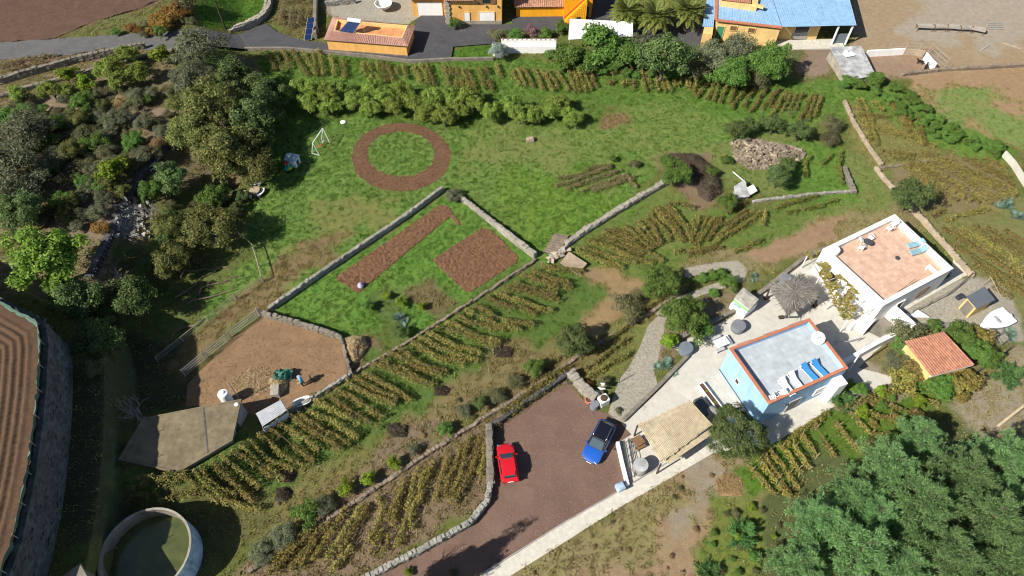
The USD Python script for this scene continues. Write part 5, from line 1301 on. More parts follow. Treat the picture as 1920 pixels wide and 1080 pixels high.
tk = thing('white_water_tank', 'white upright plastic tank behind the concrete stable', 'tank', (wt_[0], wt_[1], 0))
MB().lathe([(0, 0), (.50, 0), (.52, .1), (.52, 1.7), (.45, 1.85), (.15, 1.95), (0, 1.96)], 20).build('tank_body', M['plastic_white'], tk, smooth=40)
MB().lathe([(0, 1.95), (.16, 1.95), (.16, 2.03), (0, 2.04)], 12).build('lid', M['plastic_white'], tk)
# sheet shelter
ss_ = thing('sheet_shelter', 'low shelter with a white corrugated roof between stable and bathtub', 'shelter')
SQ = [at(480, 775, 1.9), at(526, 750, 1.9), at(538, 769, 1.75), at(492, 800, 1.75)]
corrugated(ss_, [SQ[1], SQ[2], SQ[3], SQ[0]], 8, .03, M['sheet_metal'], 'roof_sheet', 2)
for p in SQ: MB().tube([(p[0], p[1], -.1), (p[0], p[1], p[2] - .03)], .05, 6).build('post', M['wood_grey'], ss_)
MB().beam(SQ[3] * [1, 1, .5], SQ[2] * [1, 1, .5], .06, .9).build('back_board', M['sheet_metal'], ss_)
# bathtub
b0, b1 = at(552, 758, .5)[:2], at(579, 748, .5)[:2]
bt = thing('bathtub', 'old white bathtub used as a trough by the paddock wall', 'bathtub', (*((b0 + b1) / 2), 0), math.degrees(math.atan2(*(b1 - b0)[::-1])))
def oval(a, b, z, n=24): return [(a * math.copysign(abs(math.cos(t)) ** .7, math.cos(t)), b * math.copysign(abs(math.sin(t)) ** .7, math.sin(t)), z) for t in np.linspace(0, 2 * np.pi, n, False)]
rings = [oval(.62, .26, .05), oval(.80, .36, .35), oval(.84, .40, .55), oval(.90, .46, .56), oval(.90, .46, .52), oval(.78, .34, .50), oval(.72, .30, .25), oval(.5, .2, .16), oval(.02, .02, .15)]
V = np.array(rings).reshape(-1, 3); MB().add(V, [[i * 24 + k, i * 24 + (k + 1) % 24, (i + 1) * 24 + (k + 1) % 24, (i + 1) * 24 + k] for i in range(8) for k in range(24)]).build('tub', M['plastic_white'], bt, smooth=40)
for s in (-1, 1): MB().box((s * .5, 0, .03), (.1, .4, .1)).build('foot', M['metal_grey'], bt)
# round water tank
tc = at(272, 1035, 2.75); Rt = np.linalg.norm(at(188, 1035, 2.75) - at(356, 1035, 2.75)) / 2
wtk = thing('water_reservoir', 'round concrete reservoir with murky green water at the bottom left', 'reservoir', (tc[0], tc[1], 0))
MB().lathe([(Rt, -.5), (Rt + .02, 1.4), (Rt, 2.75), (Rt - .16, 2.75), (Rt - .16, -.3)], 72).build('wall', M['tank_blue'], wtk, smooth=50)
MB().lathe([(Rt + .006, 2.752), (Rt + .006, 2.80), (Rt - .17, 2.80), (Rt - .17, 2.752)], 72).build('rim', M['stone_pale'], wtk)
MB().lathe([(Rt - .17, 1.02), (Rt - .17, 2.75), (Rt - .19, 2.75), (Rt - .19, 1.02)], 72).build('inner_lining', M['concrete_old'], wtk, smooth=50)
MB().lathe([(Rt - .165, 1.3), (0, 1.3)], 72).build('water', M['water'], wtk)
# ------------------------------------------------------------------ cars
def car(name, label, front, rear, zt, L, W, Hh, paint, roofp, hood, rails=False, spoiler=False, plate=False, tail=.25):
    a, b = at(*front, zt)[:2], at(*rear, zt)[:2]; d = unit(a - b); c = (a + b) / 2
    x = thing(name, label, 'car', (c[0], c[1], .02), math.degrees(math.atan2(d[1], d[0])))
    hw = W / 2
    def hull(P): return m3.Manifold.hull_points(np.array(P, float))
    zs = .58 * Hh
    def ringed(x0, z0, x1, z1, w0, w1, bul=.06):
        return [(x0, s * w0, z0) for s in (-1, 1)] + [(x1, s * w1, z1) for s in (-1, 1)]
    F, R = L / 2, -L / 2
    P = []
    for s in (-1, 1):
        P += [(F, s * hw * .45, .35), (F - .02, s * hw * .50, .55), (F - .05, s * hw * .66, .38), (F - .06, s * hw * .66, .58), (F - .18, s * hw * .84, .38), (F - .20, s * hw * .84, .60), (F - .32, s * hw * .92, .40), (F - .34, s * hw * .92, .64), (F - .45, s * hw * .97, .35), (F - .5, s * hw * .96, .68),
              (F - .35, s * hw * .62, .74), (F - hood, s * hw * .86, zs), (F - hood, s * hw * .99, .72), (F - .9, s * hw, .55),
              (R, s * hw * .60, .45), (R, s * hw * .62, .80), (R + .03, s * hw * .74, .42), (R + .04, s * hw * .74, .82), (R + .12, s * hw * .86, .42), (R + .14, s * hw * .86, .82), (R + .26, s * hw * .94, .42), (R + .27, s * hw * .94, .80), (R + .45, s * hw * .99, .40), (R + .45, s * hw * .97, .80),
              (R + .7, s * hw, .60), (R + .18, s * hw * .80, zs + .02), (F - .45, s * hw * .85, .24), (R + .45, s * hw * .88, .26)]
    body = hull(P)
    for ax in (F - .82, R + .78):
        for s in (-1, 1):
            body = body - m3.Manifold.cylinder(.5, .36, .36, 24).rotate([90, 0, 0]).translate([ax, s * hw + (.25 if s > 0 else .25), .33])
    MB().tm(body).build('body', M[paint], x, smooth=35)
    wf, rf, rr_, wr_ = F - hood - .05, F - hood - .80, R + tail + .42, R + tail * .6
    cab = []
    for s in (-1, 1):
        cab += [(wf, s * hw * .80, zs - .03), (wf - .25, s * hw * .91, zs - .03), (wr_, s * hw * .74, zs - .03), (wr_ + .3, s * hw * .90, zs - .03),
                (rf, s * hw * .66, Hh - .05), (rf - .15, s * hw * .76, Hh - .07), (rr_, s * hw * .64, Hh - .06), (rr_ + .1, s * hw * .74, Hh - .07), (rf - .5, s * hw * .66, Hh - .01), (rr_ + .3, s * hw * .64, Hh - .02)]
    MB().tm(hull(cab)).build('cabin', M[roofp], x, smooth=30)
    def pane(nm, q, m='glass_dark', off=.012):
        q = [np.array(p, float) for p in q]; n = unit(np.cross(q[1] - q[0], q[3] - q[0]))
        cc = np.mean(q, 0) - np.array([(wf + wr_) / 2, 0, zs + .1]); n = n if n @ cc > 0 else -n
        V = [p + n * off for p in q] + [p - n * .02 for p in q]
        MB().add(V, [[0, 1, 2, 3], [4, 7, 6, 5], [0, 4, 5, 1], [1, 5, 6, 2], [2, 6, 7, 3], [3, 7, 4, 0]]).build(nm, M[m], x)
    def mixp(p, q, t): return tuple(np.array(p) * (1 - t) + np.array(q) * t)
    A0, A1, B0, B1 = (wf, -hw * .80, zs - .03), (wf, hw * .80, zs - .03), (rf, -hw * .66, Hh - .05), (rf, hw * .66, Hh - .05)
    pane('windscreen', [mixp(mixp(A0, B0, .10), mixp(A1, B1, .10), .05), mixp(mixp(A0, B0, .10), mixp(A1, B1, .10), .95), mixp(mixp(A0, B0, .92), mixp(A1, B1, .92), .96), mixp(mixp(A0, B0, .92), mixp(A1, B1, .92), .04)], 'glass_screen')
    C0, C1, D0, D1 = (wr_, -hw * .74, zs - .03), (wr_, hw * .74, zs - .03), (rr_, -hw * .64, Hh - .06), (rr_, hw * .64, Hh - .06)
    pane('rear_window', [mixp(mixp(C0, D0, .25), mixp(C1, D1, .25), .08), mixp(mixp(C0, D0, .25), mixp(C1, D1, .25), .92), mixp(mixp(C0, D0, .9), mixp(C1, D1, .9), .94), mixp(mixp(C0, D0, .9), mixp(C1, D1, .9), .06)])
    for s in (-1, 1):
        e0, e1, g0_, g1_ = (wf - .25, s * hw * .91, zs - .03), (wr_ + .3, s * hw * .90, zs - .03), (rf - .15, s * hw * .76, Hh - .07), (rr_ + .1, s * hw * .74, Hh - .07)
        for t0, t1 in ((.04, .48), (.52, .93)):
            pane('side_window', [mixp(mixp(e0, e1, t0), mixp(g0_, g1_, t0), .12), mixp(mixp(e0, e1, t1), mixp(g0_, g1_, t1), .12), mixp(mixp(e0, e1, t1), mixp(g0_, g1_, t1), .88), mixp(mixp(e0, e1, t0), mixp(g0_, g1_, t0), .88)])
        MB().box((F - .14, s * hw * .66, .60), (.16, .34, .12), -s * .35, .03).build('headlight', M['chrome'], x)
        MB().box((R + .06, s * hw * .76, .78), (.12, .26, .16), s * .3, .03).build('tail_light', M['lamp_red'], x)
        MB().box((wf - .28, s * (hw + .08), zs + .03), (.16, .2, .13), 0, .04).build('mirror', M[paint], x)
        if rails: MB().tube([(rf - .15, s * hw * .68, Hh - .03), (rf - .25, s * hw * .69, Hh + .04), (rr_ + .3, s * hw * .67, Hh + .03), (rr_ + .2, s * hw * .67, Hh - .05)], .022, 5).build('roof_rail', M['chrome'], x)
        for ax in (F - .82, R + .78):
            w = MB().tm(m3.Manifold.cylinder(.20, .32, .32, 24).rotate([90, 0, 0]), (ax, s * (hw - .12) + .10, .32)).build('wheel', M['rubber'], x)
            MB().tm(m3.Manifold.cylinder(.21, .20, .20, 18).rotate([90, 0, 0]), (ax, s * (hw - .115) + .105, .32)).build('rim', M['chrome'], w)
    sm_ = MB()
    for s in (-1, 1):
        for xx in (wf - .35, (wf + wr_) / 2 - .1, wr_ + .75): sm_.beam((xx, s * hw * 1.0, .42), (xx, s * hw * .955, zs - .06), .012, .02)
        sm_.beam((F - .36, s * hw * .58, .752), (wf + .05, s * hw * .80, zs + .004), .018, .012)
    sm_.build('seams', M['metal_dark'], x)
    MB().box((F - .02, 0, .45), (.06, hw * .9, .16), 0, .02).build('grille', M['metal_dark'], x)
    if plate: MB().box((R - .015, 0, .70), (.04, .52, .12)).build('number_plate', M['plastic_white'], x)
    MB().box((F + .012, 0, .33), (.03, .50, .11)).build('number_plate', M['plastic_white'], x)
    if spoiler: MB().box((rr_ - .13, 0, Hh - .09), (.36, hw * 1.2, .05), 0, .02).build('spoiler', M[paint], x); MB().box((rr_ - .34, 0, Hh - .16), (.10, hw * 1.1, .05)).build('brake_lamp', M['metal_dark'], x)
    MB().beam((rf - .04, -hw * .5, Hh - .03), (rf - .04, hw * .5, Hh - .03), .05, .05).build('roof_edge', M['metal_dark'], x)
    return x
car('parked_car', 'blue car with black roof parked on the reddish gravel beside the covered terrace', (1106, 861), (1139, 795), .65, 4.35, 1.82, 1.62, 'paint_blue', 'paint_black', 1.15, rails=True)
car('parked_car', 'bright red small car parked on the gravel beside the straight grey wall', (946, 834), (957, 901), .65, 3.75, 1.68, 1.50, 'paint_red', 'paint_red', 1.0, spoiler=True, plate=True)

# ------------------------------------------------------------------ covered terrace with the cane roof
ct = thing('cane_pergola', 'pergola roofed with long pale canes beside the blue car', 'pergola')
zc = 2.5
cq = [at(1196, 796, zc), at(1294, 750, zc), at(1336, 796, zc), at(1240, 868, zc)]
nb = 42; rg = np.random.default_rng(12)
for i in range(nb):
    t = (i + .5) / nb
    a, b = lerp(cq[0], cq[1], t), lerp(cq[3], cq[2], t); d = unit(b - a)
    a, b = a + d * rg.normal() * .06, b + d * rg.normal() * .06
    MB().tube([a + [0, 0, rg.normal() * .008], (a + b) / 2 + [0, 0, .01 + rg.normal() * .012], b + [0, 0, rg.normal() * .008]], np.linalg.norm(cq[1] - cq[0]) / nb * .47 * rg.uniform(.85, 1.03), 6).build('cane', M['cane'], ct)
for t in (.05, .35, .65, .95): MB().beam(lerp(cq[0], cq[3], t) - [0, 0, .14], lerp(cq[1], cq[2], t) - [0, 0, .14], .1, .12).build('beam', M['wood_brown'], ct)
for q in cq: MB().tube([(q[0], q[1], 0), (q[0], q[1], zc - .2)], .08, 6).build('post', M['wood_dark'], ct)
e0, e1 = at(1252, 866, 2.1), at(1334, 812, 2.1)
MB().beam(at(1250, 866, 2.2), at(1338, 806, 2.2), .5, .06).build('lower_roof_board', M['cane'], ct)
round_table('round_cistern', 'round pale grey lidded drum beside the cane pergola and walkway', (1202, 871), .03, .68, 1.25, 'sheet_grey', 'plaster_grey', cat='cistern', barrel=True)
br = thing('black_barrier', 'pair of black iron railings along the open end of the covered terrace', 'railing')
for dx in (0, 9):
    a, b = at(1168 + dx, 832 - dx * .4), at(1180 + dx, 898 - dx * .4)
    for h_ in (.3, .6, .9): MB().tube([a + [0, 0, h_], b + [0, 0, h_]], .03, 5).build('rail', M['metal_dark'], br)
    for t in np.linspace(0, 1, 6): q = lerp(a, b, t); MB().tube([q, q + [0, 0, .92]], .03, 5).build('upright', M['metal_dark'], br)
def furniture_table(name, label, px, z, size, h, rz, top, leg):
    p = at(*px, z + h); x = thing(name, label, 'table', (p[0], p[1], z), rz)
    MB().box((0, 0, h - .03), (*size, .06), 0, .015).build('tabletop', M[top], x)
    for i in (-1, 1):
        for j in (-1, 1): MB().box((i * (size[0] / 2 - .08), j * (size[1] / 2 - .08), h / 2 - .03), (.07, .07, h - .06)).build('leg', M[leg], x)
    return x
def bench(label, px, z, size, h, rz, m, group=None):
    p = at(*px, z + h); x = thing('bench', label, 'bench', (p[0], p[1], z), rz, group)
    MB().box((0, 0, h - .04), (size[0], size[1], .07), 0, .015).build('seat', M[m], x)
    for s in (-1, 1): MB().box((s * size[0] * .38, 0, h / 2 - .04), (.1, size[1] * .85, h - .08)).build('leg', M[m], x)
    return x
furniture_table('wooden_table', 'dark brown wooden table at the edge of the cane pergola', (1197, 826), .03, (1.0, .9), .75, 30, 'wood_brown', 'wood_dark')
bench('dark brown bench beside the brown table under the cane pergola', (1203, 837), .03, (.9, .3), .45, 27, 'wood_brown')
fc_ = at(1166, 916)
one('grey_wheelie_crate', 'grey blue plastic crate at the lower corner of the parking', 'crate', MB().box((*at(1163, 913, .4)[:2], .42), (.75, .65, .8), .45, .06).box((*at(1163, 913, .8)[:2], .85), (.8, .7, .07), .45, .02), M['tank_blue'])
stv = thing('barbecue', 'dark metal barbecue and stone oven beside the cane pergola', 'barbecue')
q = at(1318, 764, .6); MB().box((q[0], q[1], .5), (1.0, 1.9, .9), .45, .05).build('hearth', M['metal_dark'], stv)
q = at(1336, 772, .8); MB().lathe([(.75, 0), (.72, .6), (.5, 1.05), (.2, 1.25), (0, 1.28)], 14, (q[0], q[1], 0)).build('oven_dome', M['stone_grey'], stv)

# patio furniture
furniture_table('white_table', 'white rectangular garden table on the patio beside the blue house', (1353, 641), .03, (1.5, .95), .74, 25, 'plastic_white', 'metal_grey')
bench('white bench on the side of the white table nearest the blue house', (1366, 636), .03, (1.1, .34), .45, 112, 'metal_white')
bench('grey bench on the garden side of the white patio table', (1343, 632), .03, (1.1, .3), .45, 25, 'sheet_metal')
bench('low grey bench at the lower end of the white patio table', (1351, 655), .03, (1.0, .3), .45, 25, 'sheet_metal')
round_table('dark_round_drum', 'round dark drum tank beside the green and white cabinet', (1386, 609), .03, .72, .85, 'rubber_grey', 'rubber_grey', cat='drum', barrel=True)
round_table('dark_round_drum', 'round blue grey drum tank on the grey garden wall corner', (1287, 651), .03, .72, .85, 'slate_blue', 'slate_blue', cat='drum', barrel=True)
one('round_cover', 'dark round cover leaning behind the thatched shelter', 'cover', MB().lathe([(0, .5), (.62, .5), (.66, .7), (.62, .9), (0, .94)], 20, (*at(1474, 522, .8)[:2], 0)).lathe([(.3, 0), (.3, .5)], 10, (*at(1474, 522, .8)[:2], 0)), M['rubber_grey'])
# green and white cabinet with a stone roof
gc = thing('outdoor_oven_house', 'small white and green stone roofed oven house in the garden', 'oven house')
c0 = at(1397, 568, .8); rzc = math.radians(-48)
def loc(u, v): return c0[:2] + np.array([math.cos(rzc) * u - math.sin(rzc) * v, math.sin(rzc) * u + math.cos(rzc) * v])
MB().box((*loc(0, 0), .7), (1.9, 1.5, 1.4), rzc, .02).build('body', M['plaster_white'], gc)
MB().tm(m3.Manifold.hull_points(np.array([(*loc(u, v), zz) for u in (-1.0, 1.0) for v, zz in ((-.80, 1.4), (.95, 1.4), (.15, 2.05), (.5, 2.05))]))).build('stone_roof', M['stone_grey'], gc)
MB().box((*loc(0, -.80), 1.0), (1.88, .16, .5), rzc, .02).build('green_shelf', M['green_pale'], gc)
MB().box((*loc(0, -.98), .5), (1.9, .6, .9), rzc, .03).build('white_counter', M['plaster_white'], gc)
MB().box((*loc(-.3, -.98), .97), (.8, .4, .05), rzc, .01).build('sink', M['tank_blue'], gc)
# thatched shelter of dry palm leaves on log posts
th = thing('thatched_shelter', 'sunshade roofed with dry grey palm leaves on log posts', 'shelter')
zt = 2.5; T4 = [at(*p, zt - .25) for p in ((1443, 540), (1505, 514), (1535, 556), (1477, 592))]; ap = at(1488, 546, zt + .12)
for i in range(4):
    a, b = T4[i], T4[(i + 1) % 4]
    MB().add([a, b, ap, a - [0, 0, .05], b - [0, 0, .05], ap - [0, 0, .05]], [[0, 1, 2], [3, 5, 4], [0, 3, 4], [0, 4, 1]]).build('roof_slope', M['thatch'], th)
rg = np.random.default_rng(66); fr = MB()
for i in range(900):
    k = rg.integers(4); a, b = T4[k], T4[(k + 1) % 4]; t = rg.uniform(-.02, 1.02); e = lerp(a, b, t); s = rg.uniform(.0, .85); p0 = lerp(ap, e, s); p1 = lerp(ap, e, min(1.16, s + rg.uniform(.15, .55))) + rg.normal(size=3) * [.30, .30, .05]
    up_ = np.array([0, 0, .05 + .05 * rg.random()]); D = (p1 - p0) / 2; S = unit(np.cross(D, [0, 0, 1.0])) * rg.uniform(.02, .06)
    fr.quads(((p0 + p1) / 2 + up_)[None], D[None], (S + [0, 0, rg.normal() * .02])[None])
fr.build('palm_leaves', M['leaf_grey'] if False else M['thatch'], th, kind='stuff')
for k, p in enumerate(((1436, 560), (1464, 596), (1527, 574), (1502, 530))):
    q = at(*p, .0); t4 = T4[[0, 3, 2, 1][k]]
    MB().tube([q, lerp(q, t4, .5) + rg.normal(size=3) * .03, t4 - [0, 0, .05]], [.12, .10, .09], 7).build('post', M['wood_dark'], th)
    MB().box((q[0], q[1], .12), (.55, .4, .24), rg.uniform(0, 1), .06).build('base_block', M['wood_dark'], th)
# furniture and pergola by the white house
pv = thing('vine_pergola', 'pergola along the white house covered with yellowing climbing leaves', 'pergola')
E0, E1 = [at(*p, 2.4) for p in ((1515, 478), (1590, 600))]; I0, I1 = [at(*p, 2.6) for p in ((1545, 470), (1650, 575))]
for t in np.linspace(0, 1, 8): MB().beam(lerp(E0, E1, t), lerp(I0, I1, t), .06, .08).build('beam', M['wood_grey'], pv)
for t in (0, .33, .66, 1): q = lerp(E0, E1, t); MB().tube([(q[0], q[1], 0), q], .06, 6).build('post', M['metal_white'], pv)
MB().beam(E0, E1, .07, .1).build('edge_beam', M['wood_grey'], pv)
rg = np.random.default_rng(90); n = 2600
t, u = rg.uniform(0, 1, n), rg.uniform(-.15, 1.0, n) ** 1
dn = meshkit.fbm(np.stack([t * 9, u * 4, 0 * t], 1), 3, 5); keep = dn > .47 + .10 * u; t, u = t[keep], u[keep]
C = E0 * ((1 - t) * (1 - u))[:, None] + E1 * (t * (1 - u))[:, None] + I0 * ((1 - t) * u)[:, None] + I1 * (t * u)[:, None]
C[:, 2] += .1 + .22 * rg.random(len(t))
MB().quads(*leaf_cloud(rg, C, np.tile([0, 0, 1.0], (len(C), 1)), .26, .22, .3, .5)).build('climbing_leaves', M['leaf_vine_yellow'], pv)
for i, (p, r) in enumerate((((1542, 505), 40), ((1548, 520), 10), ((1565, 545), 60), ((1585, 570), 35), ((1600, 583), 80))):
    chair(f'white chair under the leafy pergola, {nth(i)} from its upper end', p, .03, r * 3, 'white chairs under the leafy pergola')
furniture_table('white_table', 'white table under the leafy pergola beside the white house', (1575, 562), .03, (1.4, .8), .74, -50, 'plastic_white', 'metal_white')
furniture_table('white_table', 'small white table under the upper end of the leafy pergola', (1553, 532), .03, (.9, .7), .74, -50, 'plastic_white', 'metal_white')
# planter strip beside the blue house
pl_ = thing('planter_wall', 'white planter wall with a row of small plants below the pale blue facade', 'planter')
a, b = at(1314, 718, .5), at(1358, 776, .5)
MB().prism(LineString([a[:2], b[:2]]).buffer(.32, cap_style='flat').difference(LineString([a[:2], b[:2]]).buffer(.24, cap_style='square').intersection(LineString([lerp(a[:2], b[:2], .02), lerp(a[:2], b[:2], .98)]).buffer(.24, cap_style='flat'))), 0, .5).build('trough_wall', M['plaster_white'], pl_)
MB().prism(LineString([lerp(a[:2], b[:2], .02), lerp(a[:2], b[:2], .98)]).buffer(.24, cap_style='flat'), .05, .40).build('soil', M['soil_dark'], pl_)
for i in range(5):
    p = lerp(np.array((1316, 718)), np.array((1357, 772)), (i + .5) / 5)
    plant('lime' if i % 2 else 'hedge', p[0] - 1, p[1] - 3, 5.5, f'small green plant in the white planter, {nth(i)} from its upper end', 'plants in the white planter', cat='plant', zc=.75)
MB().prism(LineString(A2([(1330, 712), (1372, 770)], .1)).buffer(.6), 0, .06).build('step', M['concrete_pale'], pl_)
# pole behind the blue house
pt, pb = at(1621, 650, 5.2), None
one('white_pole', 'white slanting pole behind the corner of the blue house', 'pole', MB().tube([(*at(1588, 700, 0)[:2], 0), pt], [.09, .06], 8).tube([pt, pt + [.1, .3, .05]], .04, 5), M['metal_white'])
# white stones on the terrace
for i, (px, s) in enumerate((((1724, 592), 1.0), ((1703, 590), .45), ((1696, 598), .35))):
    q = at(*px, .15); rg = np.random.default_rng(i); P_ = rg.normal(size=(16, 3)) * [.55, .32, .2] * s
    one('white_rock', ['large pale boulder shaped like a drop on the stone terrace', 'small white stone by the fence of the stone terrace', 'smallest white stone near the porch on the stone terrace'][i], 'rock', MB().tm(m3.Manifold.hull_points(P_), (q[0], q[1], .15 * s)), M['rock_white'])
# wire fence above the stone terrace
wf = thing('wire_fence', 'grey wire fence between the side lane and the stone terrace', 'fence')
P_ = [(1708, 590), (1740, 574), (1775, 556), (1800, 536), (1816, 521)]
for i, p in enumerate(P_):
    q = G(*p); MB().tube([q, q + [0, 0, 1.0]], .03, 5).build('post', M['metal_dark'], wf)
    if i:
        r = G(*P_[i - 1])
        for h_ in (.3, .65, 1.0): MB().tube([r + [0, 0, h_], q + [0, 0, h_]], .016, 4).build('wire', M['metal_dark'], wf)
wf = thing('netting_fence', 'dark netting fence wrapped round the tile roofed garden shed', 'fence')
P_ = [(1660, 668), (1680, 655), (1708, 640), (1740, 620), (1776, 616)]; P2_ = [(1820, 706), (1850, 690), (1884, 662), (1878, 648), (1868, 634)]
for L_ in (P_, P2_):
    for i, p in enumerate(L_):
        q = G(*p); MB().tube([q, q + [0, 0, 1.3]], .035, 5).build('post', M['metal_dark'], wf)
        if i:
            r = G(*L_[i - 1])
            for h_ in (.35, .8, 1.25): MB().tube([r + [0, 0, h_], q + [0, 0, h_]], .02, 4).build('rail', M['metal_dark'], wf)
ft = thing('cane_trellis', 'leaning pale cane trellis beside the grey roofed shed', 'trellis')
for a, b in (((1858, 520), (1877, 556)), ((1858, 520), (1844, 534)), ((1915, 512), (1920, 530))): MB().tube([at(*a, 1.8), at(*b, .0)], .035, 5).build('cane', M['cane'], ft)
# entrance corner of the parking: pots, drum, post and stone ornaments
def pot(label, px, r, h, m='pot_clay', soil='soil_dark', z=.02):
    p = at(*px, h); x = thing('plant_pot', label, 'plant pot', (p[0], p[1], z))
    MB().lathe([(0, 0), (r * .7, 0), (r, h * .92), (r * 1.12, h * .92), (r * 1.12, h), (r * .82, h), (r * .78, h * .8)], 20).build('pot', M[m], x, smooth=40)
    MB().lathe([(r * .80, h * .82), (0, h * .85)], 16).build('soil', M[soil], x)
    return x
pot('round clay pot with empty dark soil at the parking corner', (1104, 749), .36, .55)
round_table('dark_round_drum', 'dark grey drum beside the clay pot at the parking corner', (1115, 757), .02, .42, .8, 'rubber_grey', 'rubber_grey', cat='drum', barrel=True)
pot('dark pot with a yellow plant at the upper corner of the parking', (1068, 714), .30, .45, 'metal_dark')
plant('lime', 1070, 711, 6, 'small yellow green plant growing in the dark pot at the parking', cat='plant', zc=.8)
gp = thing('stone_gate_post', 'white stone gate post with a planted top beside the dark drum', 'gate post')
q = at(1132, 748, .9); MB().box((q[0], q[1], .55), (1.0, .85, 1.1), .5, .08).build('post', M['rock_white'], gp); MB().lathe([(.36, 1.09), (.30, 1.2), (0, 1.22)], 14, (q[0], q[1], 0)).build('planting_hole', M['soil_furrow'], gp)
MB().tube([(*at(1126, 764, .0)[:2], 0), (*at(1126, 758, 1.0)[:2], 1.1)], .08, 6).build('small_post', M['plaster_white'], gp)
so = thing('stone_stack', 'stack of white and rust coloured stones behind the gate post', 'stone stack')
rg = np.random.default_rng(17); q = at(1128, 735, .5)
for k in range(5): MB().tm(m3.Manifold.hull_points(rg.normal(size=(12, 3)) * [.26 - .03 * k, .22 - .03 * k, .12]), (q[0] + rg.normal() * .06, q[1] + .1 * k, .18 + k * .30)).build('stone', M['rock_white' if k % 2 == 0 else 'stone_brown'], so)
one('garden_hose_post', 'thin dark post throwing a long shadow on the cobbled path', 'post', MB().tube([at(1160, 718), at(1160, 718) + [0, 0, 1.6]], .04, 6), M['metal_dark'])

# ------------------------------------------------------------------ lawn: swing, playhouse, stone table
sg = thing('swing_set', 'white metal swing frame with two hanging seats on the lawn', 'swing')
t0, t1 = at(586, 268, 2.1), at(605, 240, 2.1)
legs = [(585, 288), (599, 292), (603, 262), (618, 268)]
MB().tube([t0, t1], .05, 8).build('top_bar', M['metal_white'], sg)
for (p, t) in zip(legs, (t0, t0, t1, t1)): q = G(*p); MB().tube([(q[0], q[1], 0), t], .045, 6).build('leg', M['metal_white'], sg)
MB().tube([G(*legs[0]) + [0, 0, .05], G(*legs[1]) + [0, 0, .05]], .035, 6).build('foot_bar', M['metal_white'], sg)
for t, m in ((.45, 'toy_red'), (.75, 'metal_grey')):
    c = lerp(t0, t1, t); d = unit(t1 - t0)
    for s in (-1, 1): MB().tube([c + d * s * .25, c + d * s * .22 - [0, 0, 1.55]], .015, 4).build('chain', M['metal_grey'], sg)
    MB().box(c - [0, 0, 1.58], (.5, .2, .06), math.atan2(d[1], d[0]), .02).build('swing_seat', M[m], sg)
ph = thing('playhouse', 'white and grey plastic playhouse at the edge of the tree shade', 'playhouse')
q = at(549, 300, .7); rzp = -.35
MB().box((q[0], q[1], .55), (1.3, 1.15, 1.1), rzp, .06).build('body', M['plastic_white'], ph)
MB().tm(m3.Manifold.hull_points(np.array([(q[0] + math.cos(rzp) * u - math.sin(rzp) * v, q[1] + math.sin(rzp) * u + math.cos(rzp) * v, zz) for u in (-.72, .72) for v, zz in ((-.7, 1.1), (.7, 1.1), (0, 1.5))]))).build('roof', M['tank_blue'], ph)
u = .64; MB().box((q[0] + math.cos(rzp) * u, q[1] + math.sin(rzp) * u, .5), (.06, .5, .8), rzp, .02).build('door', M['metal_dark'], ph)
tv = thing('toy_car', 'toy ride-on car in red, green and yellow plastic', 'toy')
q = at(541, 314, .4)
MB().box((q[0], q[1], .38), (1.1, .62, .4), .9, .12).build('body', M['toy_green'], tv)
MB().box((q[0] - .15, q[1] + .25, .95), (.5, .5, .10), .9, .04).build('roof', M['toy_red'], tv)
MB().box((q[0] + .25, q[1] - .35, .55), (.42, .5, .16), .9, .06).build('bonnet', M['toy_yellow'], tv)
for s in (-1, 1):
    for e in (-1, 1):
        MB().tm(m3.Manifold.cylinder(.12, .16, .16, 14).rotate([90, 0, 0]), (q[0] + e * .25 + s * .22, q[1] - e * .3 + s * .2, .16)).build('wheel', M['rubber'], tv)
        MB().tube([(q[0] - .15 + s * .18, q[1] + .25 + e * .18, .5), (q[0] - .15 + s * .18, q[1] + .25 + e * .18, .93)], .03, 5).build('roof_post', M['plastic_white'], tv)
stt = thing('stone_table', 'round pale stone table standing between curved stone benches', 'table', (*at(477, 356, .75)[:2], 0))
MB().lathe([(0, .64), (.60, .64), (.62, .70), (.60, .76), (0, .76)], 28).build('tabletop', M['stone_tan'], stt)
MB().lathe([(.34, -.05), (.24, .3), (.30, .65)], 14).build('pedestal', M['stone_pale'], stt)
qc = at(477, 356, .4)[:2]
for i, (a0, a1) in enumerate(((60, 130), (185, 262), (300, 375))):
    x = thing('curved_stone_bench', ['curved stone bench on the far side of the round stone table', 'curved stone bench left of the round stone table', 'curved stone bench right of the round stone table'][i], 'bench', (qc[0], qc[1], 0))
    A_s = np.radians(np.linspace(a0, a1, 9)); P_ = Polygon([(1.22 * math.cos(a), 1.22 * math.sin(a)) for a in A_s] + [(.84 * math.cos(a), .84 * math.sin(a)) for a in A_s[::-1]])
    MB().prism(P_, .36, .47).build('seat', M['rock_white'], x)
    for a in (A_s[1], A_s[-2]): MB().box((1.03 * math.cos(a), 1.03 * math.sin(a), .17), (.26, .2, .38), a, .02).build('support', M['stone_pale'], x)
one('white_bowl', 'small white round bowl lying on the lawn near the orchard row', 'bowl', MB().lathe([(0, .02), (.32, .02), (.34, .16), (.15, .2), (.12, .14), (0, .14)], 18, (*at(643, 229, .1)[:2], 0)), M['plastic_white'])
q = at(994, 262, .25)
one('stone_block', 'pale squared stone block lying on the lawn below the orchard row', 'stone block', MB().box((q[0], q[1], .25), (1.0, .55, .5), .1, .06).box((q[0] + .1, q[1], .53), (.6, .5, .1), .15, .03), M['stone_tan'])
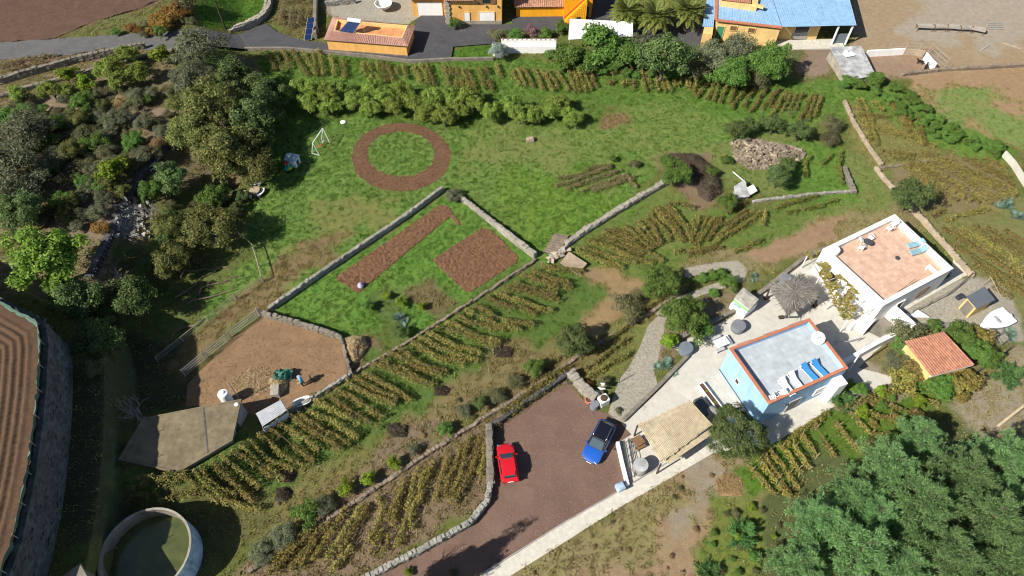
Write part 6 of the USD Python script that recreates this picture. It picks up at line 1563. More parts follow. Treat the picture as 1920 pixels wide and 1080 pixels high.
# round bag on the tilled bed
one('lavender_bag', 'small round lavender sack standing on the long tilled bed', 'sack', MB().tm(m3.Manifold.hull_points(np.array([(r * math.cos(a), r * math.sin(a), z) for z, r in ((0, .22), (.15, .34), (.4, .30), (.55, .16)) for a in np.linspace(0, 6.28, 14, False)])), (*at(676, 535, .3)[:2], .05)).lathe([(.08, .5), (.12, .66), (0, .67)], 8, (*at(676, 535, .3)[:2], .05)), M['lavender'], smooth=40)
# steps
def steps(label, px, n, m, z0, z1):
    q = [at(*p, 0)[:2] for p in px]; x = thing('stone_steps', label, 'steps')
    MB().prism(Polygon(q).buffer(-.08), -.2, min(z0, z1) + .02).build('base', M['wood_dark'], x)
    for i in range(n):
        t0, t1 = i / n, (i + .66) / n; a, b = lerp(q[0], q[3], t0), lerp(q[1], q[2], t0); c, d = lerp(q[1], q[2], t1), lerp(q[0], q[3], t1)
        z = z0 + (z1 - z0) * i / (n - 1)
        MB().prism(Polygon([a, b, c, d]), min(z0, z1) - .1, z + .10).build('step', M[m], x)
steps('upper flight of brown wooden edged steps going down from the lawn', [(1040, 444), (1066, 448), (1044, 482), (1018, 474)], 9, 'stone_brown', .55, .1)
steps('lower flight of pale steps going down to the brown path', [(1066, 478), (1100, 500), (1082, 516), (1050, 494)], 10, 'stone_tan', .5, .05)
q = at(1052, 478)
rb = thing('rubble_heap', 'small heap of rough stones between the two flights of steps', 'rubble heap'); rg = np.random.default_rng(23)
for k in range(22):
    p = at(1030 + 34 * (k / 22) + rg.normal() * 4, 492 - 26 * (k / 22) + rg.normal() * 4); s = rg.uniform(.16, .34)
    MB().tm(m3.Manifold.hull_points(rg.normal(size=(10, 3)) * s * [1, .8, .6]), (p[0], p[1], .15 + rg.random() * .25)).build('stone', M['stone_tan' if k % 3 else 'stone_grey'], rb)
# rock pile
rp = thing('rock_pile', 'wide pile of pinkish brown broken rocks at the edge of the grass', 'rock pile'); rg = np.random.default_rng(29)
RP = Polygon([(1370, 268), (1400, 260), (1450, 268), (1505, 280), (1512, 296), (1480, 305), (1450, 318), (1405, 318), (1378, 298)])
k = 0; sm = MB()
while k < 900:
    p = rg.uniform([1365, 255], [1515, 322])
    if not RP.contains(Point(p)): continue
    e = RP.exterior.distance(Point(p)); w = at(*p); s = rg.uniform(.11, .25) * (1.5 if rg.random() < .12 else 1)
    h_ = m3.Manifold.hull_points(np.clip(rg.normal(size=(9, 3)), -1.3, 1.3) * s * [1, .85, .6]); o = (w[0], w[1], .05 + min(.8, e * .035) * rg.uniform(.5, 1.1))
    if k < 280: MB().tm(h_, o).build('stone', M['stone_tan' if rg.random() < .6 else 'stone_brown'], rp)
    else: sm.tm(h_, o)
    k += 1
sm.build('small_stones', M['stone_brown'], rp, kind='stuff')
def heap(name, label, cat, poly, n, hmax, leaf, L, W, seed, m=None, zb=0):
    """a heap of loose sticks or straw over a low mound"""
    rg = np.random.default_rng(seed); P = Polygon(G2(poly)); b = P.bounds; x = thing(name, label, cat)
    res = .25; ax, ay = np.arange(b[0], b[2] + res, res), np.arange(b[1], b[3] + res, res); X, Y = np.meshgrid(ax, ay); X, Y = X.ravel(), Y.ravel()
    def hz_(X, Y):
        d = np.array([P.exterior.distance(Point(a, c)) if P.contains(Point(a, c)) else 0 for a, c in zip(X, Y)])
        return hmax * np.clip(d / 1.1, 0, 1) ** .6 * (.55 + .9 * meshkit.fbm(np.stack([X * .9, Y * .9, 0 * X], 1), 3, seed))
    Z = hz_(X, Y); nx = len(ax); i = (np.arange(len(ay) - 1)[:, None] * nx + np.arange(nx - 1)).ravel(); f = np.stack([i, i + 1, i + nx + 1, i + nx], 1); f = f[(Z[f] > 0).any(1)]
    u_, inv = np.unique(f, return_inverse=True)
    MB().add(np.stack([X, Y, Z + hgt(X, Y) + .01], 1)[u_], inv.reshape(f.shape)).build('mound', M[m or leaf], x, smooth=True)
    pts = []
    while len(pts) < n:
        p = rg.uniform(b[:2], b[2:])
        if P.contains(Point(p)): pts.append(p)
    pts = np.array(pts); zz = hz_(pts[:, 0], pts[:, 1]) + hgt(pts[:, 0], pts[:, 1])
    C = np.column_stack([pts, zz + .06 + .12 * rg.random(n)]); D = unit(rg.normal(size=(n, 3)) * [1, 1, .35]); S = unit(np.cross(D, rg.normal(size=(n, 3))))
    k = rg.uniform(.5, 1.4, (n, 1)); MB().quads(C, D * L * k / 2, S * W).build('loose_stems', M[leaf], x, kind='stuff')
    return x
heap('brushwood_heap', 'long heap of dry brown prunings beside the round green bush', 'brushwood heap', [(1252, 290), (1300, 292), (1338, 318), (1345, 340), (1352, 362), (1330, 378), (1312, 366), (1300, 335), (1280, 306)], 3000, .9, 'leaf_twig', .8, .022, 41, 'wood_dark')
heap('hay_heap', 'heap of pale hay partly under a green sheet in the paddock', 'hay heap', [(504, 712), (520, 706), (538, 712), (536, 730), (524, 742), (514, 738)], 420, .9, 'straw', .4, .02, 42)
heap('scattered_straw', 'thin layer of scattered straw on the paddock left of the hay heap', 'straw', [(432, 716), (462, 690), (505, 690), (512, 728), (476, 748), (446, 742)], 1500, .03, 'straw', .35, .012, 47, 'dirt_paddock')
q = at(528, 700, 1.0)
tp = MB(); rg = np.random.default_rng(4); gx, gy = np.meshgrid(np.linspace(-.9, .9, 9), np.linspace(-.55, .55, 7)); gx, gy = gx.ravel(), gy.ravel()
tp.add(np.stack([q[0] + gx, q[1] + gy, .95 - .35 * (gx ** 2 + gy ** 2) + .16 * rg.normal(size=63)], 1), [[r * 9 + c, r * 9 + c + 1, (r + 1) * 9 + c + 1, (r + 1) * 9 + c] for r in range(6) for c in range(8)])
one('green_tarpaulin', 'crumpled green tarpaulin lying over the hay heap', 'tarpaulin', tp, M['tarp_green'])
one('wooden_pallet_box', 'weathered wooden box standing under the hay heap', 'box', MB().box((*at(517, 735, .3)[:2], .4), (.8, 1.1, .8), .15, .02), M['wood_grey'])
heap('manure_heap', 'brown manure heap against the paddock wall in the green garden', 'manure heap', [(643, 638), (665, 632), (684, 634), (690, 650), (680, 668), (662, 690), (650, 672)], 600, 1.2, 'straw', .35, .03, 43, 'manure')
for i, (poly, l_) in enumerate((([(726, 800), (742, 796), (764, 800), (760, 818), (738, 820)], 'brown heap of vine prunings on the grass strip below the vineyard'),
                                ([(925, 655), (940, 650), (962, 656), (956, 670), (932, 670)], 'pinkish heap of vine prunings near the upper end of the vineyard'),
                                ([(815, 728), (828, 724), (842, 732), (834, 742), (818, 740)], 'small pinkish heap of prunings at the vineyard edge'),
                                ([(520, 886), (540, 880), (556, 890), (546, 904), (524, 904)], 'flat brown heap of prunings low in the vineyard strip'),
                                ([(518, 920), (534, 914), (546, 926), (536, 940), (520, 936)], 'lowest small heap of prunings in the vineyard strip'))):
    heap('prunings_heap', l_, 'heap of prunings', poly, 320, .5, 'leaf_twig', .5, .025, 50 + i)
heap('cut_branches_heap', 'heap of cut branches and leaves beside the concrete edge below the round tree', 'branch heap', [(1340, 905), (1360, 890), (1392, 900), (1388, 930), (1350, 925)], 350, .10, 'leaf_dry', .5, .02, 60, 'manure')
# scrap hut
sc, Q = slab_roof_hut('scrap_hut', 'small collapsed hut covered with grey scrap sheets', 'hut', [(1376, 350), (1380, 372), (1406, 368), (1396, 336)], .8, 'wood_grey', 'sheet_grey', slope=[.9, .55, .6, 1.1])
corrugated(sc, [at(1400, 352, .9), at(1412, 346, .9), at(1420, 358, .6), at(1406, 366, .6)], 7, .03, M['sheet_metal'], 'scrap_sheet', 1)
MB().beam(at(1374, 322, .1), at(1398, 342, 1.0), .12, .06).build('plank', M['metal_white'], sc)

# ------------------------------------------------------------------ fences and gates round the paddock
rf = thing('rail_fence', 'pale bent wooden rail fence standing out on the lawn', 'rail fence')
P_ = [(446, 434), (472, 458), (482, 490), (489, 518)]
for i, p in enumerate(P_):
    q = at(*p, 1.0); MB().tube([(q[0], q[1], -.1), q], .06, 6).build('post', M['wood_grey'], rf)
    if i: MB().tube([at(*P_[i - 1], 1.0), q], .05, 6).build('rail', M['stone_tan'], rf)
pf = thing('wire_fence', 'long thin wire fence with pale posts beside the brown track', 'fence')
P_ = [(489, 518), (438, 552), (388, 592), (338, 632), (290, 670)]
for i, p in enumerate(P_):
    q = at(*p, 1.0); z = float(hgt(q[0], q[1])); MB().tube([(q[0], q[1], z - .1), (q[0], q[1], z + 1.0)], .045, 6).build('post', M['wood_grey'], pf)
    if i:
        r = at(*P_[i - 1], 1.0); zr = float(hgt(r[0], r[1])); MB().tube([(r[0], r[1], zr + 1), (q[0], q[1], z + 1)], .03, 5).build('rail', M['stone_tan'], pf)
        for h_ in (.35, .7): MB().tube([(r[0], r[1], zr + h_), (q[0], q[1], z + h_)], .012, 4).build('wire', M['metal_grey'], pf)
def gate(label, a, b, h=1.25, m='metal_grey'):
    A, B = at(*a, 0), at(*b, 0); A[2], B[2] = hgt(*A[:2]), hgt(*B[:2]); x = thing('field_gate', label, 'gate')
    for e in (A, B): MB().tube([e - [0, 0, .1], e + [0, 0, h + .1]], .05, 6).build('post', M[m], x)
    for h_ in (.2, .55, .9, h): MB().tube([A + [0, 0, h_], B + [0, 0, h_]], .028, 5).build('bar', M[m], x)
gate('metal bar gate of the paddock nearest the stone garden wall', (484, 596), (432, 634)); gate('metal bar gate in the middle of the paddock front', (428, 640), (390, 670)); gate('metal bar gate of the paddock nearest the dark shade', (386, 674), (348, 706))
one('fence_post', 'wooden post at the corner where garden wall and paddock meet', 'post', MB().tube([at(487, 592), at(487, 592) + [0, 0, 1.5]], .09, 7), M['wood_grey'])
one('wooden_post', 'short brown post standing right of the person in the paddock', 'post', MB().tube([at(587, 716), at(587, 716) + [-.15, .1, 1.1]], .06, 6), M['wood_brown'])
one('steel_post', 'thin post at the paddock corner of the concrete stable', 'post', MB().tube([at(450, 750), at(450, 750) + [0, 0, 3.6]], .05, 6), M['wood_grey'])
# utility poles
up_ = thing('utility_pole', 'tall dark utility pole at the round stone wall', 'pole')
b_, t_ = at(427, 66), at(392, -30, 8.0); t_ = np.array([b_[0], b_[1], 8.0])
MB().tube([b_ - [0, 0, .2], t_], [.14, .09], 8).build('shaft', M['wood_dark'], up_); MB().beam(t_ - [.8, 0, .4], t_ + [.8, 0, -.4], .1, .12).build('cross_arm', M['wood_dark'], up_)
up_ = thing('utility_pole', 'yellowish wooden pole rising at the right edge above the pines', 'pole')
b_ = at(1872, 798, .0); MB().tube([b_, b_ + [0, 0, 8.5]], [.15, .11], 8).build('shaft', M['cane'], up_)
MB().beam(b_ + [-.7, 0, 8.2], b_ + [.7, 0, 8.2], .1, .12).build('cross_arm', M['wood_brown'], up_)
ph_ = thing('pump_house', 'rough stone hut beside the reservoir at the bottom left edge', 'hut')
c = at(150, 1090, 4.5)
MB().box((c[0], c[1] - 1.0, 2.2), (2.6, 3.0, 5.6), .75, .1).build('wall', M['stone_brown'], ph_); MB().box((c[0], c[1] - 1.0, 5.1), (2.9, 3.3, .2), .75, .04).build('roof', M['concrete_old'], ph_)

# ------------------------------------------------------------------ the person in the paddock
def figure(joints, bones, refine=.035):
    m = None
    for a, b in bones:
        (pa, ra), (pb, rb) = joints[a], joints[b]
        h = m3.Manifold.hull_points(np.vstack([trimesh.creation.icosphere(2, r).vertices + np.array(p) for p, r in ((pa, ra), (pb, rb))]))
        m = h if m is None else m + h
    q = m.refine_to_length(refine).to_mesh(); t = trimesh.Trimesh(q.vert_properties[:, :3], q.tri_verts)
    trimesh.smoothing.filter_taubin(t, iterations=8)
    return t
J = {'hipL': ((.0, .11, .90), .12), 'hipR': ((0, -.11, .90), .12), 'knL': ((.08, .13, .49), .075), 'knR': ((-.05, -.13, .49), .075), 'anL': ((.02, .14, .09), .05), 'anR': ((-.12, -.14, .09), .05), 'toL': ((.17, .15, .05), .045), 'toR': ((.03, -.15, .05), .045),
     'waist': ((.0, 0, 1.08), .15), 'chest': ((.03, 0, 1.30), .165), 'shL': ((.02, .20, 1.42), .075), 'shR': ((.02, -.20, 1.42), .075), 'elL': ((.06, .30, 1.14), .05), 'elR': ((.12, -.28, 1.14), .05), 'wrL': ((.24, .24, .98), .036), 'wrR': ((.30, -.20, 1.0), .036),
     'neck': ((.04, 0, 1.50), .06), 'head': ((.06, 0, 1.63), .098), 'crown': ((.05, 0, 1.69), .095), 'chin': ((.11, 0, 1.57), .05), 'nose': ((.165, 0, 1.62), .016)}
for sd, wn in ((1, 'wrL'), (-1, 'wrR')):
    w = np.array(J[wn][0]); J['pl%d' % sd] = (w + [.09, -.01 * sd, -.03], .034)
    for k in range(4): J[f'f{sd}{k}a'] = (w + [.13, (k - 1.5) * .022, -.04], .012); J[f'f{sd}{k}b'] = (w + [.18 - .006 * abs(k - 1), (k - 1.5) * .022, -.075], .009)
    J[f't{sd}'] = (w + [.09, -.045 * sd, -.02], .011)
B = [('hipL', 'knL'), ('knL', 'anL'), ('anL', 'toL'), ('hipR', 'knR'), ('knR', 'anR'), ('anR', 'toR'), ('hipL', 'hipR'), ('hipL', 'waist'), ('hipR', 'waist'), ('waist', 'chest'), ('chest', 'shL'), ('chest', 'shR'), ('shL', 'shR'), ('shL', 'elL'), ('elL', 'wrL'), ('shR', 'elR'), ('elR', 'wrR'), ('chest', 'neck'), ('neck', 'head'), ('head', 'crown'), ('head', 'chin'), ('head', 'nose')]
for sd, wn in ((1, 'wrL'), (-1, 'wrR')):
    B += [(wn, 'pl%d' % sd), (wn, f't{sd}')] + [(f'pl%d' % sd, f'f{sd}{k}a') for k in range(4)] + [(f'f{sd}{k}a', f'f{sd}{k}b') for k in range(4)]
pr = at(569, 722)
per = thing('person', 'person in a light blue top and dark trousers standing in the brown paddock', 'person', (pr[0], pr[1], .02), 200)
MB().tm(figure(J, B, .045)).build('body', M['skin'], per, smooth=True)
J2 = {k: (p, r + .022) for k, (p, r) in J.items()}
MB().tm(figure(J2, [('hipL', 'waist'), ('hipR', 'waist'), ('hipL', 'hipR'), ('waist', 'chest'), ('chest', 'shL'), ('chest', 'shR'), ('shL', 'shR'), ('shL', 'elL'), ('shR', 'elR')])).build('shirt', M['cloth_teal'], per, smooth=True)
J3 = {k: (p, r + .014) for k, (p, r) in J.items()}
MB().tm(figure(J3, [('hipL', 'knL'), ('knL', 'anL'), ('hipR', 'knR'), ('knR', 'anR'), ('hipL', 'hipR')])).build('trousers', M['cloth_dark'], per, smooth=True)
MB().tm(figure({'a': ((.05, 0, 1.72), .10), 'b': ((.0, 0, 1.66), .09)}, [('a', 'b')])).lathe([(.10, 1.735), (.19, 1.72), (.19, 1.73), (.10, 1.75)], 18, (.06, 0, 0)).build('cap', M['tank_blue'], per, smooth=True)
for sd in (1, -1):
    MB().tm(trimesh.creation.icosphere(1, .014), (.148, .036 * sd, 1.645)).build('eye', M['hair_dark'], per)
    n_ = 'anL' if sd > 0 else 'anR'; a = np.array(J[n_][0]); MB().box(a + [.06, 0, -.03], (.27, .10, .10), 0, .04).build('shoe', M['rubber'], per)
wb = at(850, 1072) - np.array([7.15, 4.3, 0]); thing('tree', 'tall tree standing below the bottom edge that shades the lower end of the parking', 'tree', (wb[0], wb[1], 0), 60, None, (.6, .6, 2.6), PROTO['olive'][0][0])
wb = at(845, 1072) - np.array([7.6, 4.6, 0]); thing('bare_tree', 'tall leafless tree below the bottom edge whose twiggy shade falls on the parking', 'bare tree', (wb[0], wb[1], 0), 30, None, (1.6, 1.6, 3.4), PROTO['bare'][0][0])
# two goats by the white pen wall
def goat(label, px, rz, s=1.0):
    p = at(*px, .3); x = thing('goat', label, 'goat', (p[0], p[1], 0), rz, 'dark goats in the pen', s)
    Jg = {'rump': ((-.32, 0, .52), .13), 'belly': ((-.02, 0, .50), .165), 'chest': ((.28, 0, .53), .15), 'neck': ((.42, 0, .70), .075), 'poll': ((.50, 0, .82), .07), 'muz': ((.64, 0, .74), .04), 'tail': ((-.47, 0, .60), .02)}
    Bg = [('rump', 'belly'), ('belly', 'chest'), ('chest', 'neck'), ('neck', 'poll'), ('poll', 'muz'), ('rump', 'tail')]
    for s_ in (-1, 1):
        Jg.update({f'st{s_}': ((-.30, .07 * s_, .42), .075), f'hk{s_}': ((-.38, .08 * s_, .22), .03), f'hf{s_}': ((-.33, .08 * s_, .03), .028), f'sh{s_}': ((.28, .08 * s_, .40), .06), f'kn{s_}': ((.30, .08 * s_, .21), .03), f'ff{s_}': ((.29, .08 * s_, .03), .028), f'er{s_}': ((.44, .12 * s_, .80), .018)})
        Bg += [('rump', f'st{s_}'), (f'st{s_}', f'hk{s_}'), (f'hk{s_}', f'hf{s_}'), ('chest', f'sh{s_}'), (f'sh{s_}', f'kn{s_}'), (f'kn{s_}', f'ff{s_}'), ('poll', f'er{s_}')]
    MB().tm(figure(Jg, Bg, .04)).build('body', M['fur_black'], x, smooth=True)
    for s_ in (-1, 1): MB().tube([(.47, .035 * s_, .88), (.42, .05 * s_, .98), (.36, .06 * s_, 1.0)], [.018, .013, .005], 5).build('horn', M['stone_brown'], x)
goat('black goat standing away from the white wall of the pen', (1725, 117), 160, 1.0); goat('black goat standing right against the white wall of the pen', (1735, 128), 60, 1.1)
# ------------------------------------------------------------------ vines
Z0, Z1, Z2, Z3 = (480, 0), (960, 0), (1440, 0), (480, 360)
block([[(70, 300), (90, 350), (120, 410)], [(100, 290), (140, 370), (165, 420)], [(160, 300), (185, 350), (200, 400)], [(210, 300), (250, 370), (300, 440)], [(270, 310), (310, 370), (345, 440)], [(320, 310), (335, 380), (350, 440)], [(355, 300), (372, 370), (385, 440)], [(420, 330), (440, 390), (445, 450)], [(480, 350), (498, 400), (512, 450)], [(610, 360), (612, 400), (622, 440)], [(640, 360), (650, 420), (660, 480)], [(680, 360), (690, 420), (700, 480)], [(710, 360), (722, 420), (735, 480)], [(740, 370), (758, 420), (772, 480)], [(790, 390), (798, 420), (806, 450)], [(835, 380), (842, 420), (850, 460)], [(890, 380), (912, 440), (932, 490)], [(925, 370), (950, 430), (967, 490)], [(960, 380), (985, 440), (1002, 500)], [(1050, 380), (1075, 440), (1092, 500)], [(1090, 390), (1118, 450), (1140, 520)], [(1122, 390), (1150, 450), (1172, 520)], [(1155, 395), (1182, 460), (1207, 530)], [(1190, 400), (1220, 470), (1242, 535)], [(1255, 400), (1272, 450), (1292, 510)], [(1290, 390), (1312, 460), (1332, 530)], [(1345, 370), (1360, 410), (1372, 450)]], Z0, 3, 'in the strip below the asphalt road', 'vine rows below the asphalt road', leaf='leaf_vine', width=.68, height=.70, bare=.02)
block([[(0, 410), (20, 450), (42, 490)], [(32, 400), (55, 450), (78, 500)], [(60, 395), (90, 450), (122, 505)], [(120, 400), (150, 460), (176, 522)], [(165, 410), (200, 470), (232, 530)], [(200, 410), (232, 460), (262, 510)], [(240, 410), (285, 470), (322, 522)], [(320, 410), (335, 470), (352, 530)], [(345, 410), (365, 470), (382, 530)], [(370, 400), (392, 470), (412, 532)], [(400, 400), (420, 460), (442, 522)], [(430, 410), (455, 460), (477, 502)], [(520, 390), (532, 440), (541, 490)], [(560, 390), (562, 440), (566, 480)], [(610, 390), (615, 450), (621, 500)], [(632, 390), (642, 440), (652, 490)], [(665, 390), (676, 450), (686, 520)], [(720, 400), (736, 470), (752, 530)], [(745, 430), (765, 470), (782, 510)], [(810, 440), (815, 490), (821, 530)], [(830, 450), (846, 490), (862, 530)], [(860, 450), (876, 490), (892, 530)]], Z1, 3, 'in the middle stretch above the lawn', 'vine rows in the middle stretch above the lawn', leaf='leaf_vine', width=.50, height=.65, bare=.04)
block([[(915, 450), (918, 480), (921, 500)], [(950, 450), (945, 470), (932, 500)], [(975, 455), (980, 480), (986, 510)], [(1000, 450), (1000, 480), (996, 520)], [(1040, 450), (1030, 500), (1012, 540)], [(1110, 460), (1075, 510), (1037, 562)], [(1140, 460), (1118, 510), (1092, 570)], [(1170, 460), (1148, 520), (1122, 582)], [(1212, 470), (1190, 530), (1162, 592)], [(1262, 470), (1245, 530), (1222, 592)], [(1330, 480), (1285, 550), (1232, 622)], [(1370, 490), (1335, 550), (1292, 612)], [(1430, 510), (1380, 580), (1322, 652)], [(1460, 540), (1425, 600), (1387, 667)], [(1500, 510), (1465, 560), (1442, 610)], [(1540, 520), (1500, 580), (1460, 620)], [(1552, 525), (1495, 600), (1450, 662)], [(1562, 540), (1535, 590), (1500, 652)], [(1596, 540), (1568, 600), (1535, 662)], [(1632, 540), (1598, 600), (1562, 672)], [(1680, 545), (1650, 620), (1607, 692)], [(1702, 545), (1682, 620), (1657, 692)], [(1725, 555), (1716, 610), (1702, 672)]], Z1, 3, 'in the fan right of the lawn', 'vine rows fanning at the right end of the lawn', leaf='leaf_vine', width=.48, height=.62, bare=.04)
block([[(490, 570), (520, 650), (545, 720), (572, 800)], [(520, 570), (560, 640), (580, 720), (606, 830)], [(590, 580), (610, 610), (640, 640)], [(680, 590), (720, 650), (755, 710), (790, 760)], [(725, 590), (760, 650), (802, 740)], [(740, 660), (800, 740), (872, 832)], [(830, 670), (855, 750), (882, 830)], [(500, 652), (590, 665), (680, 672)], [(520, 702), (640, 740), (760, 782)], [(620, 720), (760, 770), (932, 832)], [(610, 850), (760, 880), (942, 880)], [(640, 882), (720, 900), (802, 905)]], Z2, 3, 'in the small vineyard right of the tan wall', 'vine rows right of the tan wall', leaf='leaf_vine_yellow', width=.6, height=.6, bare=.03)
rows = hatch([(1686, 312), (1760, 300), (1850, 298), (1885, 322), (1905, 372), (1860, 385), (1790, 380), (1740, 372), (1712, 340)], (1, .55), 9.5, 4)
block(rows, (0, 0), 1, 'in the dense yellow vineyard', 'vine rows of the dense yellow vineyard', leaf='leaf_vine_yellow', width=.5, height=.6, bare=.02)
rows = [[(1745, 410), (1760, 400), (1778, 388)], [(1770, 418), (1795, 408), (1850, 396)]] + hatch([(1752, 432), (1830, 425), (1920, 440), (1920, 560), (1880, 560), (1815, 490)], (1, .62), 12, 5)
block(rows, (0, 0), 1, 'on the slope behind the white house', 'vine rows behind the white house', leaf='leaf_vine_yellow', width=.55, height=.5, bare=.06)
block([[(240, 1060), (330, 1030), (420, 1000), (560, 950)], [(250, 1015), (330, 1000), (400, 985)], [(300, 1075), (420, 1030), (520, 1000), (610, 965)], [(380, 1085), (480, 1050), (560, 1020), (650, 990)], [(450, 1092), (560, 1050), (690, 1005)], [(400, 970), (480, 950), (560, 945)], [(640, 1000), (670, 1030), (692, 1070)]], Z1, 3, 'in the small patch of vines on the lawn', 'vine rows in the small patch on the lawn', order='y', side='top', leaf='leaf_vine_brown', width=.5, height=.55, bare=.03)
block([[(355, 335), (470, 390), (560, 420), (640, 440)], [(385, 310), (500, 360), (700, 410)], [(420, 280), (540, 320), (660, 370), (790, 410)], [(470, 262), (600, 310), (720, 370)], [(530, 220), (620, 260), (720, 330)], [(600, 225), (680, 290), (760, 350), (850, 405)], [(660, 190), (740, 260), (800, 330)], [(740, 160), (800, 230), (840, 305)], [(780, 100), (860, 180), (960, 290)], [(830, 105), (900, 180), (975, 290)], [(870, 80), (920, 130), (965, 205)], [(980, 200), (990, 240), (1000, 285)], [(1055, 140), (1030, 220), (1000, 310)], [(1130, 160), (1090, 230), (1040, 310)], [(1182, 150), (1160, 200), (1130, 252)], [(1310, 110), (1250, 160), (1190, 202)], [(1390, 130), (1260, 220), (1110, 310)], [(1420, 120), (1412, 160), (1402, 202)], [(880, 70), (950, 80), (1025, 100)], [(1200, 130), (1260, 100), (1320, 72)], [(980, 370), (1100, 340), (1180, 320)], [(1240, 350), (1330, 310), (1400, 280)], [(400, 345), (520, 400), (600, 435)], [(445, 290), (570, 335), (680, 380)], [(500, 240), (620, 290), (740, 360)], [(565, 218), (650, 275), (740, 345)], [(630, 200), (715, 275), (780, 340)], [(700, 172), (770, 250), (820, 320)], [(765, 130), (830, 200), (890, 290)], [(805, 100), (880, 180), (970, 292)], [(1018, 165), (1008, 230), (1000, 290)], [(1092, 150), (1060, 230), (1022, 310)], [(1158, 155), (1128, 220), (1090, 290)], [(850, 88), (905, 140), (945, 200)], [(1345, 120), (1250, 190), (1150, 260)], [(900, 350), (1000, 335), (1100, 320)]], (960, 360), 3, 'in the vineyard above the brown path', 'vine rows above the brown path', leaf='leaf_vine', width=.50, height=.60, bare=.0)
block([[(1450, 395), (1480, 385), (1530, 372)], [(1470, 405), (1510, 395), (1570, 380)], [(1515, 296), (1508, 318), (1512, 336)], [(1556, 292), (1538, 318)], [(1574, 290), (1572, 320), (1576, 348)]], (0, 0), 1, 'among the bushes left of the tan wall', 'vine rows left of the tan wall', leaf='leaf_vine_green', width=.45, height=.6)
# the long vineyard: courses from the stone edging down to the grass strip
rows = []; rg = np.random.default_rng(6)
S0, S1, E0_, E1_ = np.array((1012, 500)), np.array((350, 902)), np.array((1128, 548)), np.array((430, 968))
for i in range(39):
    t = i / 38; s = S0 * (1 - t) + S1 * t + rg.normal(size=2) * 2
    ang = math.radians(np.interp(t, [0, .25, .5, .75, 1], [14, 20, 27, 34, 40]) + rg.normal() * 2.5)
    ln = np.interp(t, [0, .15, .4, .7, 1], [88, 112, 116, 112, 95]) * rg.uniform(.82, 1.08)
    e = s + ln * np.array([math.cos(ang), math.sin(ang)]); m = (s + e) / 2 + rg.normal(size=2) * 4 + np.array([2, 4])
    rows.append([tuple(s), tuple(m), tuple(e)])
block(rows, (0, 0), 1, 'in the long sloping vineyard', 'vine rows of the long sloping vineyard', leaf='leaf_vine', width=.54, height=.85, dens=72, bare=.04)
block([[(245, 940), (300, 925), (345, 905), (392, 882)], [(252, 920), (310, 905), (368, 886)], [(390, 890), (405, 925), (440, 945), (492, 960)], [(420, 872), (445, 915), (480, 945)], [(262, 902), (300, 898), (330, 892)], [(300, 945), (360, 932), (400, 918)]], (0, 0), 1, 'in the corner below the concrete stable', 'vine rows below the concrete stable', leaf='leaf_vine', width=.5, height=.8)
L = [[(1160, 345), (1110, 480), (1055, 660)], [(1212, 315), (1160, 470), (1105, 655)], [(1262, 305), (1225, 430), (1192, 560)], [(1292, 310), (1278, 430), (1262, 540)], [(1082, 400), (1052, 530), (1020, 660)], [(1002, 440), (960, 560), (922, 690)], [(960, 470), (930, 580), (880, 760), (885, 830)], [(922, 480), (870, 640), (800, 930)], [(845, 540), (800, 680), (770, 800), (720, 960)], [(832, 600), (750, 760), (645, 980)], [(690, 640), (718, 720), (690, 800), (640, 900)], [(645, 690), (570, 800), (482, 960)], [(602, 690), (520, 820), (402, 1005)], [(522, 700), (440, 820), (330, 1005)], [(432, 780), (350, 890), (255, 1050)], [(390, 800), (300, 920), (205, 1065)], [(330, 800), (230, 880), (105, 1010)], [(250, 920), (160, 1000), (60, 1070)], [(560, 900), (500, 980), (430, 1070)], [(1180, 560), (1130, 640), (1100, 690)], [(300, 860), (200, 960), (110, 1060)]]
block(L, (480, 720), 3, 'in the brown lower vineyard', 'vine rows of the brown lower vineyard', leaf='leaf_vine_yellow', width=.55, height=.7, bare=-.02)
block([[(928, 800), (960, 778), (1000, 750), (1060, 704)], [(938, 780), (980, 752), (1040, 712)], [(985, 740), (1020, 722), (1058, 700)]], (0, 0), 1, 'along the dark wall above the parking', 'vine rows above the parking wall', side='left', leaf='leaf_vine', width=.55, height=.7, bare=.04)
block([[(105, 1070), (200, 1040), (330, 1000)], [(390, 1060), (520, 990), (660, 915)], [(400, 1010), (520, 930), (640, 840)], [(430, 900), (560, 830), (660, 745)], [(700, 690), (840, 610), (1010, 515)], [(140, 1000), (260, 940), (400, 900)]], (960, 360), 3, 'along the low terrace edge beside the cobbled path', 'vine rows beside the cobbled path', leaf='leaf_vine', width=.45, height=.6, bare=.05)
block([[(370, 220), (430, 310), (510, 385), (640, 375)], [(450, 170), (520, 250), (590, 295), (680, 290)], [(540, 150), (600, 200), (700, 192)], [(250, 240), (310, 320), (370, 430)], [(180, 280), (230, 360), (262, 430)], [(125, 345), (180, 410), (232, 485)], [(60, 350), (120, 430), (180, 520)], [(0, 380), (80, 480), (165, 600)], [(-40, 395), (40, 520), (120, 645)], [(-110, 470), (-40, 540), (40, 640)], [(640, 120), (740, 150), (820, 172)], [(760, 60), (850, 90), (950, 120)], [(830, 20), (920, 50), (1040, 70)], [(-60, 430), (20, 540), (100, 640)]], (1440, 720), 3, 'in the staked vineyard', 'vine rows of the staked vineyard', leaf='leaf_vine_yellow', width=.42, height=.65, bare=.05, stakes=True)
block([[(60, 370), (200, 260), (330, 170)], [(380, 160), (520, 110), (640, 55), (760, 0)], [(560, 130), (680, 70), (800, 10)]], (1440, 720), 3, 'along the lower edge of the pale terrace', 'vine rows along the lower edge of the terrace', leaf='leaf_vine_yellow', width=.55, height=.75, bare=.02)
